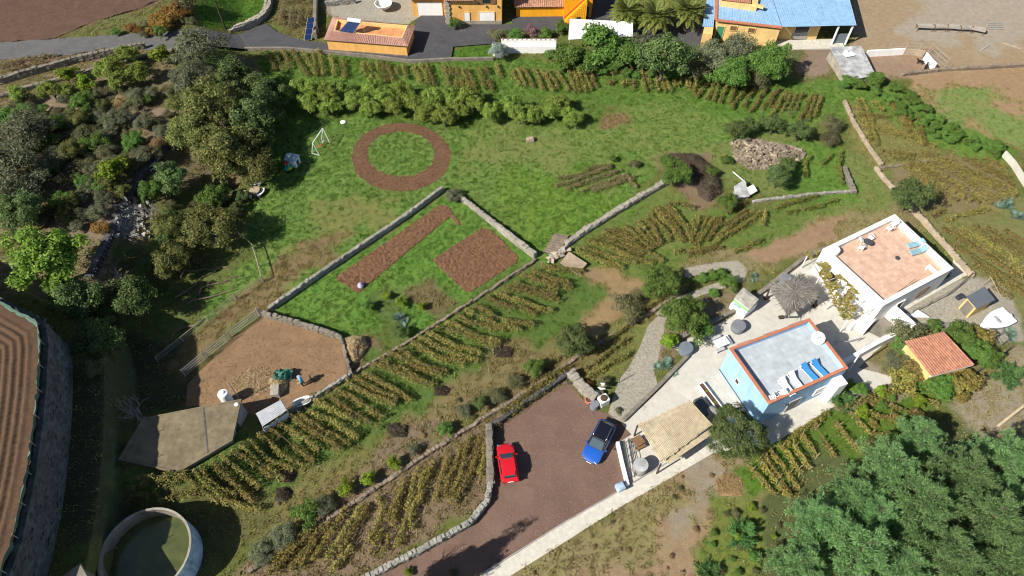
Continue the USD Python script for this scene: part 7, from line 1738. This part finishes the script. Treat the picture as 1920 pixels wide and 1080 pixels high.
block([[(540, -12), (534, 20), (527, 52)], [(555, -12), (551, 25), (545, 58)], [(570, -12), (568, 20), (563, 52)], [(584, -12), (583, 20), (580, 42)]], (0, 0), 1, 'in the top vineyard beside the driveway wall', 'vine rows of the top vineyard', leaf='leaf_vine_brown', width=.7, height=1.0, bare=.03)
block([[(-8, 140), (60, 124), (120, 112), (200, 96)], [(-8, 130), (50, 118), (110, 106)], [(0, 122), (60, 112), (90, 108)]], (0, 0), 1, 'on the brown strip below the road at top left', 'vine rows on the brown strip below the road', order='y', side='top', leaf='leaf_vine_brown', width=.45, height=.45, bare=.12)

# ------------------------------------------------------------------ orchard row
oc = [(150, 560), (230, 505), (320, 525), (300, 590), (420, 600), (470, 510), (400, 540), (560, 570), (640, 605), (655, 510), (720, 560), (780, 600), (825, 520), (880, 590), (1000, 610), (1085, 555), (1060, 665), (1135, 625), (1230, 590), (1330, 640), (1425, 600), (1480, 650), (1560, 650), (1670, 620), (1770, 660), (1710, 585), (945, 640), (1000, 560), (960, 580), (1180, 560)]
oc = sorted([(480 + x / 3, y / 3) for x, y in oc])
for i, (x, y) in enumerate(oc):
    plant('citrus', x, y, 21, f'leafy green orchard tree, {nth(i)} from the left in the row above the lawn', 'orchard trees in the row above the lawn', 'orchard_tree', 'tree')

# ------------------------------------------------------------------ trees and shrubs, one by one
T = [
 ('bright', 85, 480, 58, 'round bright green tree above the ploughed field at the left', 'tree'),
 ('grey', 375, 92, 46, 'tall grey green tree beside the end of the asphalt at the top', 'tree'),
 ('grey', 352, 150, 40, 'loose grey green tree below the tall tree at the top', 'tree'),
 ('dark', 440, 150, 42, 'dark tree beside the shaded end of the asphalt', 'tree'),
 ('olive', 398, 205, 55, 'large olive coloured tree at the upper left edge of the woods', 'tree'),
 ('olive', 352, 245, 42, 'olive coloured tree at the foot of the scrub slope', 'tree'),
 ('olive', 430, 285, 55, 'broad olive tree with yellow tints in the middle of the woods', 'tree'),
 ('olive', 475, 315, 42, 'yellow brown leaved tree nearest the playhouse', 'tree'),
 ('dark', 470, 215, 48, 'dark green tree shading the top corner of the lawn', 'tree'),
 ('dark', 505, 180, 34, 'dark tree at the left end of the orchard row', 'tree'),
 ('dark', 480, 262, 34, 'dark tree whose shade falls on the swing', 'tree'),
 ('olive', 392, 425, 48, 'yellowish olive tree above the rail fence', 'tree'),
 ('olive', 325, 490, 36, 'low olive tree left of the cut branches', 'tree'),
 ('olive', 316, 428, 30, 'small yellow leaved tree beside the grey stones', 'tree'),
 ('lime', 210, 318, 28, 'lime green young tree in the middle of the scrub slope', 'tree'),
 ('dark', 325, 335, 32, 'dark green bush beside the broken white trellis', 'bush'),
 ('mid', 395, 372, 26, 'bright green bush under the woods near the stone table', 'bush'),
 ('grey', 30, 330, 58, 'large grey green tree at the left edge', 'tree'),
 ('grey', 45, 250, 46, 'grey green bushy tree at the left edge of the scrub slope', 'tree'),
 ('dark', 35, 400, 40, 'dark bush above the round bright green tree', 'bush'),
 ('dark', 145, 560, 45, 'dark tree in the shade below the scrub wall', 'tree'),
 ('dark', 250, 560, 42, 'dark bush in the deep shade beside the bare tree', 'bush'),
 ('dark', 190, 640, 45, 'dark bush in the deep shade below the ploughed field corner', 'bush'),
 ('mid', 285, 360, 22, 'small green bush at the scrub wall', 'bush'),
 ('bare', 205, 522, 38, 'leafless grey tree in the shade below the scrub wall', 'bare tree'),
 ('bare', 278, 395, 32, 'leafless grey tree by the pile of grey stones', 'bare tree'),
 ('bare', 240, 765, 44, 'leafless grey tree beside the concrete stable', 'bare tree'),
 ('lime', 125, 142, 16, 'bright green small tree, leftmost of the pair nearest the track', 'tree'),
 ('lime', 160, 155, 16, 'bright green small tree right of the pair nearest the track', 'tree'),
 ('citrus', 95, 172, 17, 'small green fruit tree below the pair of bright trees', 'tree'),
 ('citrus', 128, 172, 14, 'small dark fruit tree between the scrub and the pair of bright trees', 'tree'),
 ('citrus', 35, 180, 15, 'small fruit tree nearest the left edge below the track', 'tree'),
 ('citrus', 240, 106, 18, 'green fruit tree standing against the track wall', 'tree'),
 ('citrus', 215, 132, 20, 'rounded fruit tree below the track wall', 'tree'),
 ('citrus', 195, 132, 17, 'olive coloured fruit tree in the small grove below the track', 'tree'),
 ('citrus', 222, 158, 18, 'lowest fruit tree of the small grove below the track', 'tree'),
 ('citrus', 262, 140, 18, 'dark fruit tree at the right end of the small grove', 'tree'),
 ('lime', 300, 105, 18, 'yellow green young tree beside the tall grey green tree', 'tree'),
 ('hedge', 1125, 92, 46, 'tall rounded green bush in front of the white sheet roof', 'bush'),
 ('hedge', 1070, 110, 34, 'spreading green bush right of the white garden wall', 'bush'),
 ('hedge', 1165, 108, 34, 'green bush between the rounded bush and the grey tree', 'bush'),
 ('hedge', 1100, 122, 26, 'low green bush above the middle stretch of vines', 'bush'),
 ('dark', 1245, 108, 50, 'big round grey green tree above the vine fan', 'tree'),
 ('grey', 1195, 85, 26, 'pale grey bush below the palms', 'bush'),
 ('grey', 1335, 110, 38, 'grey leafless looking bush in front of the cream building', 'bush'),
 ('grey', 1390, 95, 40, 'grey bushy tree in front of the cream building', 'tree'),
 ('mid', 1440, 120, 38, 'dark green tree beside the bare yard of the cream building', 'tree'),
 ('mid', 1370, 140, 32, 'bright leaved shrub above the vine fan', 'bush'),
 ('scrub', 1310, 140, 28, 'scrubby bush right of the big round grey green tree', 'bush'),
 ('scrub', 1420, 150, 26, 'scrubby low bush at the top of the vine fan', 'bush'),
 ('silver', 932, 104, 20, 'silvery blue round bush beside the white gate post', 'bush'),
 ('scrub', 935, 66, 20, 'scrubby bush at the left end of the planted strip', 'bush'),
 ('purple', 998, 62, 15, 'purplish bush in the planted strip before the yellow house', 'bush'),
 ('hedge', 965, 70, 16, 'green bush in the planted strip before the orange house', 'bush'),
 ('hedge', 1022, 66, 15, 'green bush in the planted strip left of the white sheet roof', 'bush'),
 ('mid', 1052, 52, 14, 'tall green bush at the corner of the yellow house', 'bush'),
 ('mid', 852, 45, 12, 'small tree on the kerbed island before the orange house', 'tree'),
 ('mid', 1235, 528, 38, 'round olive green tree at the end of the garden path', 'tree'),
 ('mid', 1280, 595, 44, 'large green shrub beside the grey planter wall', 'bush'),
 ('hedge', 1310, 615, 28, 'green bush at the foot of the grey planter wall', 'bush'),
 ('lime', 1255, 640, 18, 'light green small bush beside the cobbled path', 'bush'),
 ('dark', 1074, 640, 40, 'dark glossy round tree on the grass above the cobbled path', 'tree'),
 ('scrub', 1180, 575, 38, 'wispy grey brown bush on the path bend', 'bush'),
 ('hedge', 1315, 522, 12, 'left green bush of the row inside the garden path loop', 'bush'),
 ('hedge', 1333, 518, 12, 'middle green bush of the row inside the garden path loop', 'bush'),
 ('hedge', 1352, 514, 12, 'right green bush of the row inside the garden path loop', 'bush'),
 ('hedge', 1365, 536, 18, 'round green bush above the green and white oven house', 'bush'),
 ('hedge', 1338, 550, 11, 'small green bush left of the oven house', 'bush'),
 ('agave', 1250, 680, 22, 'spiky grey green rosette plants at the lower end of the planter', 'plant'),
 ('agave', 1415, 515, 13, 'spiky pale plant beside the end of the garden path loop', 'plant'),
 ('globe', 1380, 815, 45, 'dense round dark green tree beside the cane pergola', 'tree'),
 ('feather', 1575, 750, 30, 'feathery green bush at the corner of the blue house', 'bush'),
 ('scrub', 1700, 635, 36, 'pale loose shrub beside the tile roofed shed', 'bush'),
 ('mid', 1750, 610, 13, 'small bright round bush above the tile roofed shed', 'bush'),
 ('mid', 1690, 655, 20, 'green shrub left of the tile roofed shed', 'bush'),
 ('vineball', 1720, 690, 30, 'yellow leaved climber over the corner of the tile roof', 'climber'),
 ('grey', 1690, 685, 26, 'grey tangled climber left of the tile roof', 'climber'),
 ('vineball', 1690, 710, 26, 'yellowing creeper on the ground left of the tile roof', 'climber'),
 ('mid', 1795, 628, 26, 'dark green bush right of the tile roof ridge', 'bush'),
 ('mid', 1830, 660, 24, 'green bush at the right of the tile roof', 'bush'),
 ('vineball', 1840, 640, 22, 'yellow and orange leaved bush right of the tile roof', 'bush'),
 ('mid', 1850, 672, 20, 'green bush inside the netting fence corner', 'bush'),
 ('vineball', 1780, 715, 26, 'yellow green creeper below the tile roofed shed', 'climber'),
 ('mid', 1760, 725, 24, 'green creeper under the eave of the tile roofed shed', 'bush'),
 ('vineball', 1820, 720, 20, 'yellow leaved creeper at the lower right of the shed', 'climber'),
 ('agave', 1900, 625, 16, 'bright green rosette plant near the right edge', 'plant'),
 ('feather', 1895, 700, 30, 'feathery green bush at the right edge below the rosette plant', 'bush'),
 ('dark', 1708, 368, 34, 'round dark bush by the tan wall above the white house', 'bush'),
 ('agave', 1893, 378, 20, 'pale blue green prickly plants at the right edge', 'bush'),
 ('agave', 1915, 400, 16, 'pale blue green prickly clump nearest the right edge', 'bush'),
 ('mid', 1265, 324, 30, 'round green bush left of the brushwood heap', 'bush'),
 ('mid', 1250, 302, 14, 'small green bush above the round bush at the brushwood heap', 'bush'),
 ('mid', 1334, 324, 13, 'small dark round bush at the right of the brushwood heap', 'bush'),
 ('mid', 1366, 378, 20, 'green bush beside the scrap sheet hut', 'bush'),
 ('dark', 1460, 332, 26, 'blue green bush below the rock pile', 'bush'),
 ('dark', 1478, 308, 16, 'small blue green bush at the edge of the rock pile', 'bush'),
 ('hedge', 1362, 302, 12, 'light green bush at the left of the rock pile', 'bush'),
 ('dark', 1380, 245, 22, 'low dark bush, left one of the pair above the rock pile', 'bush'),
 ('dark', 1405, 238, 18, 'low dark bush, right one of the pair above the rock pile', 'bush'),
 ('dark', 1450, 232, 22, 'blue green low shrub below the vine fan', 'bush'),
 ('dark', 1500, 246, 22, 'blue green low shrub above the rock pile', 'bush'),
 ('scrub', 1560, 235, 22, 'scrubby grey bush left of the tan wall', 'bush'),
 ('scrub', 1555, 262, 20, 'scrubby bush just below the grey bush by the tan wall', 'bush'),
 ('scrub', 1190, 310, 14, 'wispy small bush above the small patch of vines', 'bush'),
 ('mid', 1150, 298, 8, 'tiny green bush on the lawn above the small patch of vines', 'bush'),
 ('grey', 848, 366, 18, 'ball shaped grey bush at the top corner of the garden wall', 'bush'),
 ('agave', 748, 592, 20, 'blue green cabbage plants in the vegetable garden', 'plant'),
 ('dark', 752, 622, 16, 'dark green bush below the blue green cabbages', 'bush'),
 ('mid', 690, 575, 12, 'green vegetable plants near the long tilled bed', 'plant'),
 ('lime', 752, 566, 12, 'yellow flowering greens in the vegetable garden', 'plant'),
 ('lime', 725, 555, 10, 'pale flowering greens left in the vegetable garden', 'plant'),
 ('lime', 790, 575, 10, 'yellow green salad plants right in the vegetable garden', 'plant'),
 ('scrub', 930, 745, 24, 'grey green bush on the terrace edge above the parking', 'bush'),
 ('scrub', 965, 718, 20, 'grey bush left of the dark glossy tree', 'bush'),
 ('mid', 1000, 690, 20, 'green bush on the slope below the dark glossy tree', 'bush'),
 ('dark', 900, 755, 16, 'dark bush on the terrace edge among the grass', 'bush'),
 ('mid', 835, 805, 15, 'low green bush halfway along the terrace edge', 'bush'),
 ('grey', 872, 772, 18, 'pale green bush on the terrace edge', 'bush'),
 ('lime', 690, 900, 15, 'upper one of the two bright lime bushes on the terrace edge', 'bush'),
 ('lime', 648, 918, 17, 'lower one of the two bright lime bushes on the terrace edge', 'bush'),
 ('lime', 739, 868, 14, 'bright lime bush nearest the middle of the terrace edge', 'bush'),
 ('grey', 775, 843, 14, 'grey green leafy bush right of the lime bush', 'bush'),
 ('grey', 605, 950, 22, 'topmost grey green clump of the bank at the lower left', 'bush'),
 ('hedge', 572, 968, 26, 'large grey green clump in the middle of the lower left bank', 'bush'),
 ('grey', 530, 1000, 26, 'grey green clump below the middle of the lower left bank', 'bush'),
 ('grey', 495, 1035, 24, 'lowest grey green clump of the bank at the lower left', 'bush'),
 ('feather', 1395, 1000, 34, 'small feathery green tree left of the pines', 'tree'),
 ('feather', 1330, 1075, 28, 'dark feathery bush at the bottom edge left of the pines', 'bush'),
 ('scrub', 1160, 770, 9, 'small bush by the gate post at the cobbled path', 'bush'),
 ('orange', 1102, 722, 12, 'rust coloured bush behind the thick pale wall', 'bush'),
 ('scrub', 1130, 715, 16, 'grey yellow bush beside the cobbled path end', 'bush'),
 ('orange', 300, 40, 22, 'orange brown leaved bush beside the ploughed slope', 'bush'),
 ('orange', 325, 20, 24, 'orange brown bush at the top beside the round wall', 'bush'),
 ('scrub', 345, 12, 24, 'grey bush at the top edge left of the round wall', 'bush'),
 ('orange', 185, 425, 16, 'rust coloured bush right of the bright green tree', 'bush'),
 ('orange', 412, 400, 12, 'orange leaved small bush in the woods above the rail fence', 'bush'),
 ('scrub', 850, 1075, 10, 'small bush at the bottom edge of the curved parking wall', 'bush'),
 ('lime', 765, 1072, 9, 'yellow green bush at the bottom edge beside the parking wall', 'bush'),
 ('hedge', 1582, 156, 14, 'green bush at the lower left corner of the grey shed', 'bush'),
 ('hedge', 1608, 158, 16, 'green bush below the middle of the grey shed', 'bush'),
 ('hedge', 1640, 152, 18, 'green bush at the lower right corner of the grey shed', 'bush'),
 ('grey', 1500, -4, 26, 'grey tree crown at the top edge behind the blue roof', 'tree'),
]
for k, x, y, r, lab, cat in T: plant(k, x, y, r, lab, cat=cat, name=None)
for i, (x, y, r) in enumerate(((1175, 22, 30), (1230, 26, 32), (1290, 18, 31))):
    plant('palm', x, y, r, ['leftmost of the three palms beside the blue roofed building', 'middle palm of the three beside the blue roofed building', 'rightmost palm beside the small blue side roof'][i], 'palm trees beside the asphalt lane', 'palm_tree', 'palm tree')
PI_ = [(1535, 985, 54), (1500, 1065, 54), (1595, 935, 50), (1668, 880, 56), (1725, 820, 46), (1725, 950, 66), (1610, 1035, 66), (1805, 890, 56), (1855, 970, 62), (1892, 865, 50), (1785, 1045, 66), (1640, 965, 52), (1900, 1055, 62), (1695, 1070, 54)]
PL = ['pine nearest the dry grass at the left of the pine group', 'pine at the bottom edge, leftmost of the group', 'pine below the staked vineyard, beside the deep shade', 'pine at the lower end of the staked vineyard', 'uppermost pine, near the tile roofed shed', 'large pine in the very middle of the group', 'pine in the lower middle of the group', 'pine below the leaning yellow pole', 'large pine in the right part of the group', 'pine at the right edge behind the yellow pole', 'pine at the bottom edge right of the middle', 'small pine tucked between the left pines', 'pine in the bottom right corner', 'pine at the bottom edge in the middle of the group']
for (x, y, r), l in zip(PI_, PL): plant('pine', x, y, r, 'feathery green ' + l, 'feathery pines in the lower right corner', 'pine_tree', 'pine tree')
# scrub on the slope at the left, one bush each
rg = np.random.default_rng(15)
SP = Polygon([(20, 190), (120, 185), (250, 160), (330, 170), (330, 235), (295, 280), (255, 330), (215, 395), (180, 450), (120, 420), (20, 440), (0, 300)]); used, todo = [], []
kinds = (['scrub'] * 9 + ['grey'] * 4 + ['dry'] * 1 + ['mid', 'hedge', 'olive'])
i = 0
while i < 150:
    p = rg.uniform([0, 155], [335, 460])
    if not SP.contains(Point(p)) or any(np.hypot(*(p - u)) < 10.5 for u in used): continue
    used.append(p); k = kinds[rg.integers(len(kinds))]
    todo.append((p[0], p[1], k, rg.uniform(9, 21))); i += 1
seen = {}
for x_, y_, k, r_ in sorted(todo):
    c = {'scrub': 'olive grey', 'grey': 'pale grey', 'dry': 'dry brown', 'olive': 'yellowish'}.get(k, 'green'); seen[c] = seen.get(c, -1) + 1
    plant(k, x_, y_, r_, f'{nth(seen[c])} {c} scrub bush from the left on the rough upper left slope', f'{c} bushes on the rough slope', 'scrub_bush', 'bush')
def scatter(n, poly, kinds, rr_, label, group, seed, mind=9, name='scrub_bush'):
    rg = np.random.default_rng(seed); P = Polygon(poly); b = P.bounds; us = []; tries = 0
    while len(us) < n and tries < 4000:
        tries += 1; p = rg.uniform(b[:2], b[2:])
        if P.contains(Point(p)) and all(np.hypot(*(p - u)) > mind for u in us):
            us.append(p)
    for i, p in enumerate(sorted(us, key=lambda u: u[0])): plant(kinds[rg.integers(len(kinds))], *p, rg.uniform(*rr_), f'{nth(i)} {label}', group, name, 'bush')
scatter(15, [(1000, 1050), (1150, 965), (1310, 870), (1380, 890), (1320, 960), (1300, 1080), (1000, 1080)], ['scrub', 'dry', 'dry'], (3, 7), 'low dry weed clump from the left below the walkway', 'dry weed clumps below the walkway', 3, 16)
scatter(16, [(1310, 950), (1440, 930), (1460, 980), (1440, 1080), (1310, 1080)], ['lime', 'mid', 'scrub'], (5, 12), 'low green weed clump from the left beside the pines', 'green weed clumps beside the pines', 4, 14)
scatter(26, [(340, 330), (480, 280), (470, 380), (400, 470), (300, 560), (230, 640), (180, 720), (150, 620), (240, 480)], ['dark', 'mid', 'scrub'], (9, 20), 'dark undergrowth bush from the left in the shaded woods', 'undergrowth bushes in the woods', 5, 18)
scatter(14, [(1020, 96), (1100, 110), (1300, 140), (1290, 150), (1050, 130)], ['hedge', 'mid'], (8, 15), 'green hedge bush from the left above the middle vines', 'hedge bushes above the middle vines', 6, 15)
scatter(30, [(1640, 145), (1690, 170), (1820, 258), (1885, 272), (1870, 290), (1760, 262), (1640, 180)], ['mid', 'hedge', 'hedge'], (7, 12.5), 'green shrub from the left in the belt beside the dusty field', 'shrubs in the belt beside the dusty field', 7, 13)
scatter(16, [(1540, 700), (1700, 715), (1820, 700), (1840, 730), (1740, 790), (1660, 820), (1560, 760)], ['vineball', 'mid', 'lime'], (8, 16), 'yellow green vine bush from the left above the pines', 'vine bushes on the slope above the pines', 8, 18)
scatter(12, [(210, 60), (290, 30), (360, 40), (350, 62), (250, 68)], ['scrub', 'mid', 'orange'], (6, 12), 'roadside bush from the left above the top left road', 'roadside bushes at the top left', 9, 14)
scatter(12, [(640, 720), (480, 1000), (620, 890), (780, 790), (900, 700), (1050, 650), (1080, 660), (900, 780), (640, 925), (500, 1010)], ['dry', 'scrub'], (4, 8), 'small dry tuft from the left on the grass strip', 'dry tufts on the grass strip', 10, 24)
for i, (a, b) in enumerate((((330, 560), (420, 500)), ((350, 575), (445, 543)), ((340, 520), (430, 500)), ((368, 545), (450, 518)), ((380, 600), (300, 640)))):
    rg = np.random.default_rng(i); A, B_ = G(*a), G(*b)
    mb = MB(); P_ = [A * (1 - t) + B_ * t + rg.normal(size=3) * [.25, .25, .08] + [0, 0, .22] for t in np.linspace(0, 1, 7)]; mb.tube(P_, np.linspace(.10, .03, 7), 5)
    for k in range(1, 6): mb.tube([P_[k], P_[k] + unit(B_ - A + rg.normal(size=3) * 3) * rg.uniform(.6, 1.3) * [1, 1, .3]], [.04, .015], 4)
    one('cut_branch', f'bare cut branch lying on the grass below the woods, {nth(i)} from the top', 'branch', mb, M['twig_brown'], 'cut branches on the grass below the woods')
gp_ = thing('stone_heap', 'heap of small grey stones in the shade beside the leafless tree', 'stone heap'); rg = np.random.default_rng(2); mb = MB()
for k in range(240):
    p = G(*(np.array((250, 415)) + rg.normal(size=2) * [14, 18])); s = rg.uniform(.1, .22); mb.tm(m3.Manifold.hull_points(rg.normal(size=(8, 3)) * s), p + [0, 0, .1 + rg.random() * .2])
mb.build('stones', M['stone_grey'], gp_, kind='stuff')
tl = thing('broken_trellis', 'broken white wooden trellis lying in the woods', 'trellis'); rg = np.random.default_rng(12)
for k in range(7):
    a = G(300 + rg.uniform(-6, 22), 308 + rg.uniform(-10, 12)); MB().beam(a + [0, 0, .6], a + [rg.normal() * 1.2, rg.normal() * 1.2, .7], .07, .04).build('slat', M['plastic_white'], tl)
kb = thing('kerbed_island', 'rounded kerb ring with dry grass round the small tree before the orange house', 'planting bed')
kc = at(850, 58); pk = [(kc[0] + 1.7 * math.cos(a), kc[1] + 1.15 * math.sin(a)) for a in np.linspace(0, 6.28, 28, False)]
MB().prism(Polygon(pk).difference(Polygon(pk).buffer(-.16)), -.1, .22).build('kerb', M['stone_tan'], kb); MB().prism(Polygon(pk).buffer(-.17), -.1, .16).build('dry_soil', M['straw'], kb)
ds_ = at(719, 8, .9)
fo = thing('white_fountain_bowl', 'large white round bowl standing on the cobbled yard at the top', 'bowl', (ds_[0], ds_[1], 0))
MB().lathe([(0, .25), (.5, .3), (1.15, .75), (1.32, 1.15), (1.22, 1.17), (1.05, .82), (.4, .45), (0, .42)], 32).build('bowl', M['rock_white'], fo, smooth=40); MB().lathe([(.6, -.05), (.5, .1), (.35, .3)], 20).build('foot', M['stone_pale'], fo)

# ------------------------------------------------------------------ grass as blades and tufts, nobody could count it
def tuft(seed, leaf, n, h, w):
    rg = np.random.default_rng(seed); mb = MB()
    c = rg.normal(size=(n, 3)) * [w, w, 0]; D = unit(rg.normal(size=(n, 3)) * [.6, .6, 0] + [0, 0, 1.0]); k = rg.uniform(.5, 1.2, (n, 1)) * h
    S = unit(np.cross(D, rg.normal(size=(n, 3)))) * .035
    mb.quads(c + D * k / 2, D * k / 2, S); return mb
for nm, leaf, lo, cnt, kk, hh in (('grass', 'grass_blade', .55, 60000, 11, .085), ('dry_grass', 'grass_dry', .2, 24000, 22, .22)):
    prs = []
    pi = UsdGeom.PointInstancer.Define(stage, '/World/' + nm)
    for j in range(4):
        m = usdkit.mesh(stage, f'/World/{nm}/tuft' + (f'_{j:03d}' if j else ''), (tf := tuft(300 + j + kk, leaf, 12, hh, .12)).arrays(), M[leaf]); prs.append(m.GetPath())
        UsdGeom.PrimvarsAPI(m).CreatePrimvar('leaftone', Sdf.ValueTypeNames.FloatArray, 'vertex').Set(Vt.FloatArray.FromNumpy(np.concatenate([tf.l[i] for i in sorted(tf.l)]).astype(np.float32)))
    pi.CreatePrototypesRel().SetTargets(prs)
    rg = np.random.default_rng(kk)
    vis = np.nonzero((GV[:, 1] > 14) & (GV[:, 1] < 102) & (np.abs(GV[:, 0]) < GV[:, 1] * .56 + 34) & (np.abs(GV[:, 0]) < 82))[0]
    g = GG[vis]; gcol = GC[vis]
    if nm == 'grass': w_ = np.where(g > lo, (g - lo + .1) * np.clip(gcol[:, 1] / gcol[:, 0] - .8, .05, .6), 0)
    else: w_ = np.where((g > .12) & (g < .75), np.clip(1.35 - gcol[:, 1] / gcol[:, 0], .02, 1), 0)
    w_ = w_ * (.8 + .4 * meshkit.fbm(GV[vis] * .6, 3, 4))
    sel = rg.choice(vis, cnt, p=w_ / w_.sum())
    P = GV[sel] + np.column_stack([rg.uniform(-.17, .17, (cnt, 2)), np.zeros(cnt)]); P[:, 2] = hgt(P[:, 0], P[:, 1]) - .01
    BLK = shapely.union_all(BLOCK); shapely.prepare(BLK); P = P[~shapely.contains_xy(BLK, P[:, 0], P[:, 1])]; cnt = len(P)
    a = rg.uniform(0, np.pi, cnt)
    q = np.zeros((cnt, 4)); q[:, 0] = np.sin(a); 
    pi.CreatePositionsAttr(Vt.Vec3fArray.FromNumpy(P.astype(np.float32)))
    pi.CreateOrientationsAttr(Vt.QuathArray([Gf.Quath(float(math.cos(t)), 0, 0, float(math.sin(t))) for t in a]))
    s = rg.uniform(.55, 1.35, cnt); pi.CreateScalesAttr(Vt.Vec3fArray.FromNumpy(np.stack([s, s, s], 1).astype(np.float32)))
    pi.CreateProtoIndicesAttr(Vt.IntArray.FromNumpy(rg.integers(0, 4, cnt).astype(np.int32)))
    tag(pi, {'grass': 'short green grass blades over the lawn, garden and vineyard ground', 'dry_grass': 'dry straw coloured grass tufts on the banks and field edges'}[nm], 'grass', kind='stuff')
